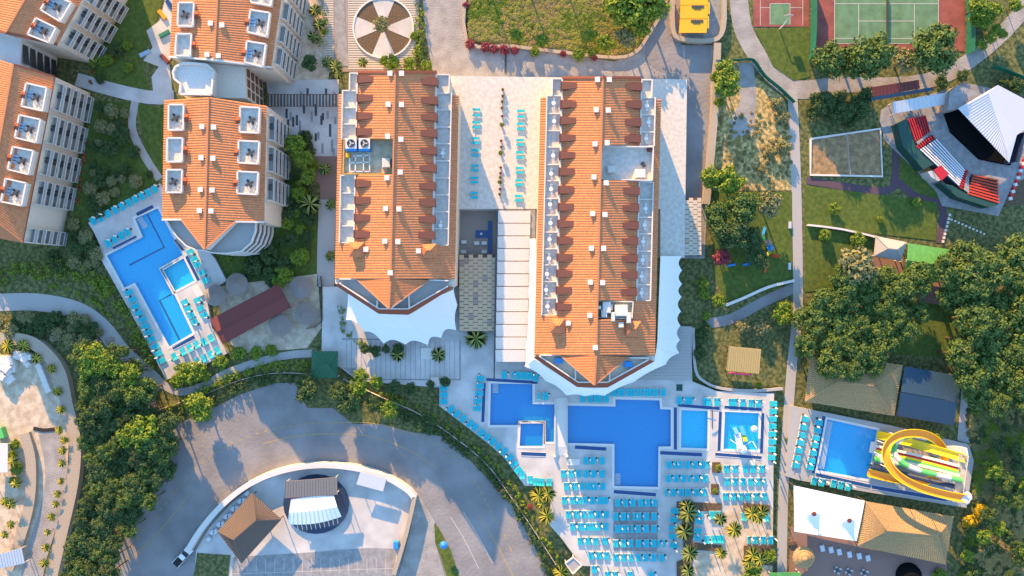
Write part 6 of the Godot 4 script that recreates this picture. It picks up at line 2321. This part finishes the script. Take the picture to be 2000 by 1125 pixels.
func wood(poly: Array, n: int, r0: float, r1: float, kinds: Array, label: String, group: String, sd: int, called := "tree", tall := 0.0) -> void:
	var rr := RandomNumberGenerator.new()
	rr.seed = sd
	var pg := PackedVector2Array()
	var lo := Vector2(1e9, 1e9)
	var hi := -lo
	for p in poly:
		var v := Vector2(p[0], p[1])
		pg.append(v)
		lo = lo.min(v)
		hi = hi.max(v)
	var done := []
	var tries := 0
	while done.size() < n and tries < n * 60:
		tries += 1
		var v := Vector2(rr.randf_range(lo.x, hi.x), rr.randf_range(lo.y, hi.y))
		if not inside(v, pg):
			continue
		var r := rr.randf_range(r0, r1)
		var ok := true
		for q in done:
			if v.distance_to(q[0]) < (r + q[1]) * 0.52:
				ok = false
				break
		if not ok:
			continue
		done.append([v, r])
		var kd: String = kinds[rr.randi() % kinds.size()]
		var big := "large" if r > lerpf(r0, r1, 0.66) else ("small" if r < lerpf(r0, r1, 0.33) else "medium sized")
		var tint: String = {"pine": "olive green", "dark": "dark green", "bright": "bright green", "olive": "grey green"}[kd]
		var lb := big + " " + tint + " " + label
		if called == "tree":
			tree(kd, v.x, v.y, r, lb, group, "tree", tall * rr.randf_range(0.8, 1.15) if tall > 0.0 else 0.0)
		else:
			shrub(kd, v.x, v.y, r, lb, group, called)
# uncountable growth: many small tufts over a patch of ground
func cover(called: String, label: String, poly: Array, n: int, s0: float, s1: float, kinds: Array, sd: int, base := 0.0, cat := "undergrowth") -> void:
	var rr := RandomNumberGenerator.new()
	rr.seed = sd
	var pg := flat(poly, base)
	var lo := Vector2(1e9, 1e9)
	var hi := -lo
	for v in pg:
		lo = lo.min(v)
		hi = hi.max(v)
	var tf := []
	for k in kinds.size():
		tf.append([])
	var nz := FastNoiseLite.new()
	nz.seed = sd
	nz.frequency = 0.06
	for i in n * 4:
		var v := Vector2(rr.randf_range(lo.x, hi.x), rr.randf_range(lo.y, hi.y))
		if not inside(v, pg):
			continue
		var s := rr.randf_range(s0, s1)
		var kk := int(clampf((nz.get_noise_2d(v.x, v.y) * 0.9 + 0.5 + rr.randf_range(-0.25, 0.25)) * kinds.size(), 0, kinds.size() - 1))
		tf[kk].append(Transform3D(Basis(Vector3.UP, rr.randf() * TAU).scaled(Vector3(s, s * 0.6, s)), Vector3(v.x, base + s * 0.2, v.y)))
		if tf[0].size() + (tf[1].size() if tf.size() > 1 else 0) > n:
			break
	var o := Node3D.new()
	o.name = numbered(called)
	add_child(o)
	tag(o, label, cat)
	o.set_meta("kind", "stuff")
	for k in kinds.size():
		if tf[k].size() == 0:
			continue
		var mm := MultiMesh.new()
		mm.transform_format = MultiMesh.TRANSFORM_3D
		mm.mesh = crowns[kinds[k]][0]
		mm.instance_count = tf[k].size()
		for i in tf[k].size():
			mm.set_instance_transform(i, tf[k][i])
		var q := MultiMeshInstance3D.new()
		q.name = "tufts"
		q.multimesh = mm
		q.material_override = M.leaf
		q.set_meta("kind", "stuff")
		o.add_child(q, true)
func hedge(label: String, pts: Array, w_px: float, h: float, kind: String, sd: int, dens := 1.0) -> void:
	var rr := RandomNumberGenerator.new()
	rr.seed = sd
	var line := px_line(pts, 0.0, 6)
	var total := 0.0
	for i in line.size() - 1:
		total += (line[i + 1] as Vector3).distance_to(line[i])
	var n := int(total / 0.7 * dens * maxf(1.0, w_px / 10.0))
	var o := thing("hedge", label, "hedge", line[0])
	var V := PackedVector3Array()
	var N := PackedVector3Array()
	var C := PackedColorArray()
	var tint: Array = tones[kind]
	for k in n:
		var f := rr.randf() * (line.size() - 1.001)
		var i := int(f)
		var c: Vector3 = (line[i] as Vector3).lerp(line[i + 1], f - i) + _side(line, i) * rr.randf_range(-0.5, 0.5) * w_px / PPM
		c += Vector3(0, h * rr.randf_range(0.3, 0.7), 0) - line[0]
		var rad := h * rr.randf_range(0.3, 0.5)
		for q in 34:
			var d := Vector3(rr.randfn(), rr.randfn() + 0.3, rr.randfn()).normalized()
			var p := c + d * rad * rr.randf_range(0.6, 1.1)
			var nn := (d + Vector3(rr.randfn(), rr.randfn(), rr.randfn()) * 0.4).normalized()
			var u := nn.cross(Vector3(rr.randfn(), rr.randfn(), rr.randfn())).normalized() * rr.randf_range(0.12, 0.28)
			var v := nn.cross(u) * 0.6
			var col := Color(tint[0] * rr.randf_range(0.9, 1.1), tint[1], tint[2])
			var qd := [p - u, p + v, p + u, p - v]
			for ix in [0, 1, 2, 0, 2, 3]:
				V.append(qd[ix])
				N.append(nn)
				C.append(col)
	var arr := []
	arr.resize(Mesh.ARRAY_MAX)
	arr[Mesh.ARRAY_VERTEX] = V
	arr[Mesh.ARRAY_NORMAL] = N
	arr[Mesh.ARRAY_COLOR] = C
	var m := ArrayMesh.new()
	m.add_surface_from_arrays(Mesh.PRIMITIVE_TRIANGLES, arr)
	put("foliage", m, M.leaf, o)
func make_plants() -> void:
	# --- pines round the courts and stadium
	for t in [[1622, 118, 38, "green pine beside the tall fence between the two sports courts"], [1702, 110, 50, "largest broad pine over the tennis court baseline"], [1826, 95, 48, "broad pine over the tennis court corner by the green fence"], [1668, 120, 34, "smaller pine squeezed between two larger pines by the tennis court"]]:
		tree("pine", t[0], t[1], t[2], t[3], "pines by the tennis court", "pine_tree")
	tree("olive", 1768, 118, 26, "sparse grey green tree between two tennis court pines", "", "olive_tree")
	for t in [[1610, 200, 28], [1640, 222, 26], [1675, 215, 27], [1690, 188, 20], [1588, 218, 18], [1640, 195, 20], [1660, 238, 14], [1840, 160, 15], [1880, 148, 14], [1985, 168, 18], [1960, 160, 12]]:
		shrub("dark" if int(t[0]) % 3 else "bright", t[0], t[1], t[2], "bushy dark green shrub beside the stadium walls", "shrubs by the stadium")
	for t in [[1912, 12, 24], [1942, 22, 20], [1925, 42, 17], [1948, 56, 13], [1935, 72, 14], [1918, 88, 12], [1958, 66, 11], [1985, 10, 16], [1905, 40, 14]]:
		tree("bright", t[0], t[1], t[2], "bright yellow green tree right of the tennis fence", "bright trees by the tennis fence")
	# --- eastern pine woods
	wood([[1640, 545], [1800, 545], [1808, 600], [1800, 660], [1740, 680], [1700, 730], [1610, 720], [1568, 690], [1575, 620]], 26, 24, 40, ["pine"], "pine in the clump above the thatched hall", "pines above the thatched hall", 41, "tree", 6.0)
	wood([[1838, 520], [1900, 495], [2020, 500], [2020, 780], [1960, 800], [1900, 760], [1870, 690], [1890, 620], [1850, 570]], 40, 26, 44, ["pine"], "pine in the wood behind the green roofed pavilion", "pines in the right hand wood", 42, "tree", 8.5)
	tree("olive", 1675, 517, 40, "large pale olive green tree beside the grey pavilion", "", "olive_tree")
	wood([[1905, 880], [2010, 800], [2010, 1140], [1880, 1140], [1905, 1000]], 26, 9, 22, ["dark", "pine", "bright"], "tree on the slope beyond the slide tower", "trees on the right hand slope", 43)
	for t in [[1917, 994, 13], [1895, 1018, 15], [1908, 1010, 12]]:
		shrub("yellow", t[0], t[1], t[2], "bright yellow flowering bush right of the slide tower", "yellow bushes", "flowering_bush")
	cover("undergrowth", "tangled green and brown undergrowth on the right hand slope", [[1890, 800], [2040, 760], [2040, 1160], [1870, 1160], [1905, 1000]], 1500, 0.5, 1.3, ["dry", "dark", "olive", "bright"], 51)
	# --- playground
	for t in [[1390, 345, 26, "bright", "bright tree hanging over the driveway end"], [1426, 352, 32, "bright", "bright tree on the rough field above the playground"], [1400, 420, 30, "pine", "green tree between pale reed pergola and playground"], [1450, 405, 38, "pine", "large green tree at the head of the playground lawn"], [1500, 400, 28, "olive", "grey green tree at the head of the playground lawn"], [1430, 455, 38, "dark", "large dark tree in the middle of the playground"], [1468, 468, 26, "dark", "dark tree touching the play tower"], [1480, 505, 24, "dark", "dark tree beside the red playground slide"]]:
		tree(t[3], t[0], t[1], t[2], t[4], "trees over the playground")
	tree("red", 1410, 503, 18, "small reddish leaved tree on the playground lawn", "", "tree")
	for t in [[1420, 138, 24], [1422, 166, 27], [1400, 150, 14], [1405, 200, 12]]:
		tree("bright", t[0], t[1], t[2], "rounded bright tree beside the dark driveway wall", "trees by the driveway wall")
	for t in [[1518, 205, 16], [1530, 230, 14], [1530, 290, 18], [1505, 300, 12], [1490, 330, 10]]:
		shrub("olive", t[0], t[1], t[2], "pale dry shrub on the rough field beside the lane", "pale shrubs on the rough field")
	for t in [[1373, 553, 15, "bright"], [1403, 588, 14, "bright"], [1530, 612, 26, "bright"], [1370, 660, 16, "dark"], [1366, 690, 15, "dark"], [1378, 642, 12, "dark"], [1450, 637, 15, "olive"], [1486, 640, 18, "olive"], [1375, 575, 12, "bright"], [1482, 752, 8, "bright"], [1380, 618, 9, "bright"]]:
		shrub(t[3], t[0], t[1], t[2], "rounded green shrub beside the straw hut garden", "shrubs round the straw hut garden")
	for t in [[1630, 408, 13], [1720, 428, 8], [1612, 460, 14], [1676, 470, 18], [1790, 395, 10]]:
		shrub("bright", t[0], t[1], t[2], "small rounded shrub on the lawns below the volleyball court", "shrubs on the long lawn")
	cover("field_grass", "tall yellow and green grass on the walled field", [[918, -60], [1310, -60], [1296, 15], [1256, 74], [1236, 98], [1204, 108], [1100, 96], [918, 76]], 1700, 0.3, 0.9, ["bright", "grass", "dry", "grass", "dry"], 52, 0.35, "grass")
	cover("field_grass", "sparse dry grass on the rough field by the lane", [[1398, 200], [1545, 240], [1546, 370], [1400, 370]], 130, 0.3, 0.6, ["dry", "olive", "dry"], 53, 0.07, "grass")
	for t in [[1222, 10, 45], [1275, 5, 40], [1250, 45, 30], [1150, 70, 16], [1185, 85, 18], [1010, 70, 14], [1060, 80, 16]]:
		tree("bright", t[0], t[1], t[2], "bright green tree in the walled field", "trees in the walled field")
	for t in [[945, -70, 30], [1020, -85, 34], [1100, -80, 30]]:
		tree("pine", t[0], t[1], t[2], "tall pine behind the walled field whose shadow crosses the grass", "pines behind the walled field", "pine_tree", 9.0)
	tree("olive", 1222, 72, 22, "grey green bush in the walled field corner", "", "olive_tree")
	for t in [[918, 86, 11], [948, 92, 11], [965, 95, 10], [985, 97, 11], [1005, 98, 9], [1070, 98, 6], [1100, 105, 8], [1160, 112, 8], [910, 10, 8]]:
		shrub("red", t[0], t[1], t[2], "dark red flowering bush hanging over the field wall", "red bushes on the field wall", "flowering_bush")
	for t in [[1045, 100, 12], [1130, 108, 14], [1155, 106, 9]]:
		shrub("bright", t[0], t[1], t[2], "bright bush hanging over the field wall", "bright bushes on the field wall")
	# --- north court
	for t in [[615, 20, 14], [622, 48, 13], [612, 72, 12], [655, 130, 14], [640, 122, 12], [662, 145, 10], [708, 122, 10]]:
		tree("fan", t[0], t[1], t[2], "feathery palm beside the boardwalk and sand court", "palms by the boardwalk", "palm_tree", 2.2)
	tree("dark", 606, 122, 19, "single dark round tree on the sand court", "")
	tree("olive", 745, 47, 18, "old olive tree in the middle of the round bed", "", "olive_tree")
	hedge("green hedge along the right side of the boardwalk", [[812, -20], [820, 40], [822, 90], [815, 115]], 16, 1.8, "bright", 61)
	hedge("green hedge strip between sand court and boardwalk", [[622, -20], [632, 20], [634, 60], [630, 90]], 12, 1.6, "bright", 62)
	for t in [[765, 122, 18], [800, 125, 16], [832, 128, 12], [810, 70, 10], [752, 118, 12]]:
		shrub("bright", t[0], t[1], t[2], "rounded bright shrub above the wing with chillers", "shrubs above the wing")
	# --- between the west blocks
	wood([[150, 0], [250, 0], [275, 120], [200, 160], [165, 120]], 12, 8, 15, ["dark", "bright"], "shrub on the lawn facing the five storey balconies", "shrubs between left hand blocks", 44, "shrub")
	wood([[190, 200], [255, 205], [252, 270], [300, 345], [180, 430], [165, 380]], 26, 8, 20, ["dark", "dark", "olive"], "shrub on the shaded lawn by the angular pool", "shrubs above the angular pool", 45, "shrub")
	wood([[555, 265], [605, 265], [615, 350], [612, 480], [560, 560], [470, 545], [560, 440], [560, 330]], 34, 9, 22, ["dark", "dark", "bright"], "shrub in the garden between pointed block and long wing", "shrubs in the shaded garden", 46, "shrub")
	for t in [[575, 285, 24], [592, 310, 22], [600, 345, 18]]:
		tree("bright", t[0], t[1], t[2], "dense green tree at the edge of the inlay court", "trees by the inlay court")
	tree("fan", 606, 398, 20, "pale fan palm in the shaded garden", "", "palm_tree", 3.0)
	for t in [[645, 400, 10], [645, 500, 11], [634, 330, 13], [648, 395, 8]]:
		tree("fan", t[0], t[1], t[2], "small palm along the path beside the long wing", "small palms along the path", "palm_tree", 1.8)
	hedge("rust coloured planting strip at the foot of the balconies", [[190, 60], [172, 240], [162, 330], [152, 400]], 7, 0.7, "rust", 71)
	hedge("leafy bank under the curved balconies of the pointed block", [[440, 502], [475, 508], [510, 500]], 12, 0.9, "bright", 72)
	# --- left: hedge by the angular pool and path
	hedge("tall green hedge along the outer edge of the angular pool deck", [[205, 540], [240, 600], [275, 660], [305, 715]], 16, 2.2, "bright", 63)
	hedge("green hedge below the far left block", [[-20, 545], [60, 530], [130, 528], [190, 545], [215, 575]], 34, 2.0, "bright", 64, 0.8)
	wood([[130, 430], [175, 440], [185, 490], [200, 530], [60, 520], [140, 480]], 14, 9, 17, ["dark", "olive"], "shrub at the foot of the angular pool deck", "shrubs left of the angular pool", 47, "shrub")
	hedge("low green hedge along the shaded path curve", [[100, 555], [170, 580], [215, 620]], 12, 1.0, "bright", 65)
	for t in [[360, 730, 26], [385, 725, 22], [345, 745, 16], [402, 735, 14], [430, 708, 16], [465, 690, 16], [500, 690, 14], [530, 684, 14]]:
		shrub("bright", t[0], t[1], t[2], "rounded bright shrub beside the small curving path", "shrubs beside the small path")
	hedge("long green hedge between small path and road", [[330, 795], [380, 775], [430, 745], [500, 722], [560, 712], [605, 712]], 16, 1.8, "bright", 66)
	hedge("dark planting on the road side of the long hedge", [[345, 815], [420, 780], [480, 752], [540, 738], [600, 745]], 18, 1.6, "dark", 67)
	for t in [[390, 795, 30, "bright"], [600, 765, 26, "dark"], [680, 780, 34, "dark"], [700, 755, 20, "bright"], [705, 735, 16, "bright"], [735, 745, 15, "bright"], [760, 800, 20, "bright"], [770, 755, 16, "dark"], [800, 760, 14, "dark"], [835, 830, 22, "dark"], [600, 740, 12, "dark"], [660, 765, 20, "dark"], [730, 790, 18, "dark"]]:
		tree(t[3], t[0], t[1], t[2], ("bright" if t[3] == "bright" else "dark") + " round leafy tree between the gate kiosk and the road", "trees near the gate kiosk", "tree", 4.5)
	hedge("clipped green hedge along the road below the pool deck", [[745, 790], [820, 825], [880, 858], [940, 905], [985, 955], [1020, 1010], [1055, 1075], [1085, 1140]], 20, 1.5, "dark", 68)
	hedge("bright clipped hedge inside the rail fence", [[740, 765], [820, 798], [890, 842], [950, 890], [1000, 950], [1035, 1005], [1070, 1060], [1110, 1120]], 9, 1.1, "bright", 69)
	hedge("rounded hedge at the left of the scalloped tent", [[668, 595], [675, 640], [695, 665], [712, 672]], 13, 1.6, "bright", 70)
	for t in [[715, 680, 12], [735, 685, 12], [755, 682, 10], [777, 692, 14], [857, 692, 14], [780, 680, 12], [842, 720 + 30, 10], [870, 745, 12], [930, 660, 20]]:
		tree("fan" if t[2] > 12 else "dark", t[0], t[1], t[2], "small plant on the forecourt below the scalloped tent", "plants on the forecourt", "palm_tree" if t[2] > 12 else "shrub", 2.0, 1.0)
	for t in [[960, 925, 10], [1015, 935 + 35, 10], [955, 935, 8]]:
		shrub("red", t[0] + 20, t[1] + 20, 6, "pink flowering bush in the road hedge", "pink bushes in the hedge", "flowering_bush")
	# --- palms on the pool deck
	for t in [[1052, 968, 17], [1070, 965, 15], [1068, 1008, 15], [1058, 985, 10], [1095, 1118, 15]]:
		tree("palm", t[0], t[1], t[2], "yellow green palm at the hedge side of the pool deck", "palms by the hedge", "palm_tree", 3.5)
	for t in [[1342, 1000, 20, "fan"], [1335, 1035, 17, "fan"], [1345, 1078, 18, "fan"], [1342, 1112, 15, "fan"], [1405, 1012, 13, "fan"], [1432, 1032, 16, "palm"], [1406, 1078, 12, "palm"], [1466, 1000, 15, "palm"], [1485, 998, 15, "palm"], [1478, 1008, 13, "palm"], [1468, 1082, 17, "palm"], [1482, 1090, 14, "palm"], [1340, 985, 14, "fan"], [1460, 1095, 12, "palm"]]:
		tree(t[3], t[0], t[1], t[2], ("dark fan" if t[3] == "fan" else "yellow green feather") + " palm in the planting beds below the paddling pools", "palms in the pool deck beds", "palm_tree", 4.0, 1.0)
	shrub("ball", 1401, 911, 8, "round clipped bush in the square planter", "", "shrub", 1.2)
	shrub("bright", 1500, 1083, 15, "round bright bush beside the palms on the deck", "", "shrub", 1.2)
	shrub("bright", 1470, 1120, 22, "bright bush at the lower picture edge", "", "shrub", 1.0)
	shrub("bright", 1395, 957, 7, "leafy plant in the lower square planter", "", "shrub", 1.2)
	shrub("bright", 1539, 859, 6, "single round bush on the lane beside the splash pool", "")
	for t in [[1815, 848, 12], [1835, 850, 10]]:
		tree("fan", t[0], t[1], t[2], "dark palm behind the slide loop", "palms behind the slides", "palm_tree", 2.5)
	shrub("bright", 1835, 1122, 14, "bright palm bush at the lower edge by the beach bar", "")
	# --- south west wood and sand lot
	for t in [[185, 700, 34, "bright"], [215, 712, 24, "bright"], [175, 720, 24, "bright"], [250, 730, 24, "bright"], [258, 770, 20, "bright"], [285, 845, 36, "bright"], [255, 850, 26, "bright"], [300, 870, 26, "pine"]]:
		tree(t[3], t[0], t[1], t[2], "sunlit bright tree at the edge of the wood by the road", "sunlit trees in the south west wood", "tree", 9.0)
	wood([[152, 690], [240, 680], [280, 740], [295, 800], [325, 830], [330, 910], [300, 970], [255, 1030], [205, 1140], [118, 1140], [145, 1040], [172, 950], [165, 850], [158, 760]], 95, 13, 30, ["dark", "dark", "pine"], "tree in the wood beside the curved road", "trees in the south west wood", 48, "tree", 8.0)
	wood([[0, 625], [90, 615], [170, 620], [205, 660], [150, 680], [110, 655], [0, 650]], 30, 9, 18, ["dark", "olive", "dark"], "scrub bush between path and stone wall", "scrub above the stone wall", 49, "shrub")
	for t in [[15, 675, 14], [45, 676, 13], [70, 700, 11], [100, 720, 10], [112, 765, 10], [118, 800, 9], [115, 840, 9], [122, 880, 9], [120, 905, 9], [118, 940, 8], [112, 965, 8], [108, 985, 8], [100, 1010, 9], [92, 1040, 8], [88, 1070, 9], [86, 1100, 10], [125, 860, 9], [20, 985, 12], [10, 980, 10], [20, 1025, 9], [25, 900, 11], [30, 945, 12], [8, 1045, 9]]:
		tree("palm", t[0], t[1], t[2], "young palm along the stone wall and sand lot", "young palms in the sand lot", "palm_tree", 2.6)
	for t in [[28, 868, 11], [22, 890, 12], [32, 915, 14], [28, 940, 11]]:
		shrub("bright", t[0], t[1], t[2], "green bush beside the white shed", "bushes by the white shed")
	# rocks above the stone wall
	for t in [[95, 640, 10], [145, 645, 12], [175, 650, 14], [185, 665, 9], [215, 665, 10], [105, 660, 9]]:
		var o := thing("boulder", "pale weathered boulder on the slope above the stone wall", "rock", at(t[0], t[1]), 0.0, "boulders above the stone wall")
		var s := new_st()
		var rr := RandomNumberGenerator.new()
		rr.seed = int(t[0])
		var pr := []
		var R: float = t[2] / PPM
		var rows := []
		for j in 5:
			var row := []
			for i in 9:
				var a := TAU * i / 9.0
				var el := PI * 0.5 * j / 4.0
				var k := R * rr.randf_range(0.75, 1.15)
				row.append(Vector3(cos(a) * cos(el) * k, sin(el) * k * 0.7, sin(a) * cos(el) * k))
			rows.append(row)
		for j in 4:
			for i in 9:
				quad(s, rows[j][i], rows[j][(i + 1) % 9], rows[j + 1][(i + 1) % 9], rows[j + 1][i], rows[j][i] + Vector3(0, 0.3, 0))
		put("rock_face", s.commit(), M.rock, o)

# ---------------------------------------------------------------- scene
func _ready() -> void:
	rng.seed = 20240
	var cam := Camera3D.new()
	cam.name = "camera"
	cam.fov = rad_to_deg(2.0 * atan(562.5 / PPM / CAM_H))
	cam.near = 1.0
	cam.far = 900.0
	add_child(cam)
	cam.look_at_from_position(Vector3(0, CAM_H, 0), Vector3.ZERO, Vector3(0, 0, -1))
	cam.current = true
	var sky_m := ProceduralSkyMaterial.new()
	sky_m.sky_top_color = Color(0.45, 0.61, 0.79)
	sky_m.sky_horizon_color = Color(0.79, 0.87, 0.91)
	sky_m.sky_curve = 0.2
	sky_m.ground_bottom_color = Color(0.30, 0.28, 0.22)
	sky_m.ground_horizon_color = Color(0.6, 0.6, 0.58)
	sky_m.sky_energy_multiplier = 0.95
	var sky := Sky.new()
	sky.sky_material = sky_m
	var env := Environment.new()
	env.background_mode = Environment.BG_SKY
	env.sky = sky
	env.tonemap_mode = Environment.TONE_MAPPER_LINEAR
	env.tonemap_exposure = 2.75
	env.sdfgi_enabled = true
	env.ssao_enabled = true
	env.ssil_enabled = true
	var we := WorldEnvironment.new()
	we.name = "environment"
	we.environment = env
	add_child(we)
	var sun := DirectionalLight3D.new()
	sun.name = "sun"
	sun.light_energy = 1.6
	sun.light_color = Color(1.0, 0.77, 0.47)
	sun.light_angular_distance = 0.5
	sun.shadow_enabled = true
	add_child(sun)
	var el := deg_to_rad(16.5)
	sun.look_at_from_position(Vector3.ZERO, Vector3(0.34 * cos(el), -sin(el), 0.94 * cos(el)), Vector3.UP)
	make_materials()
	make_crowns()
	make_ground()
	make_wings()
	make_west()
	make_pools()
	make_canopies()
	make_stadium()
	make_slides()
	make_loungers()
	make_plants()
	print("nodes ", get_child_count())
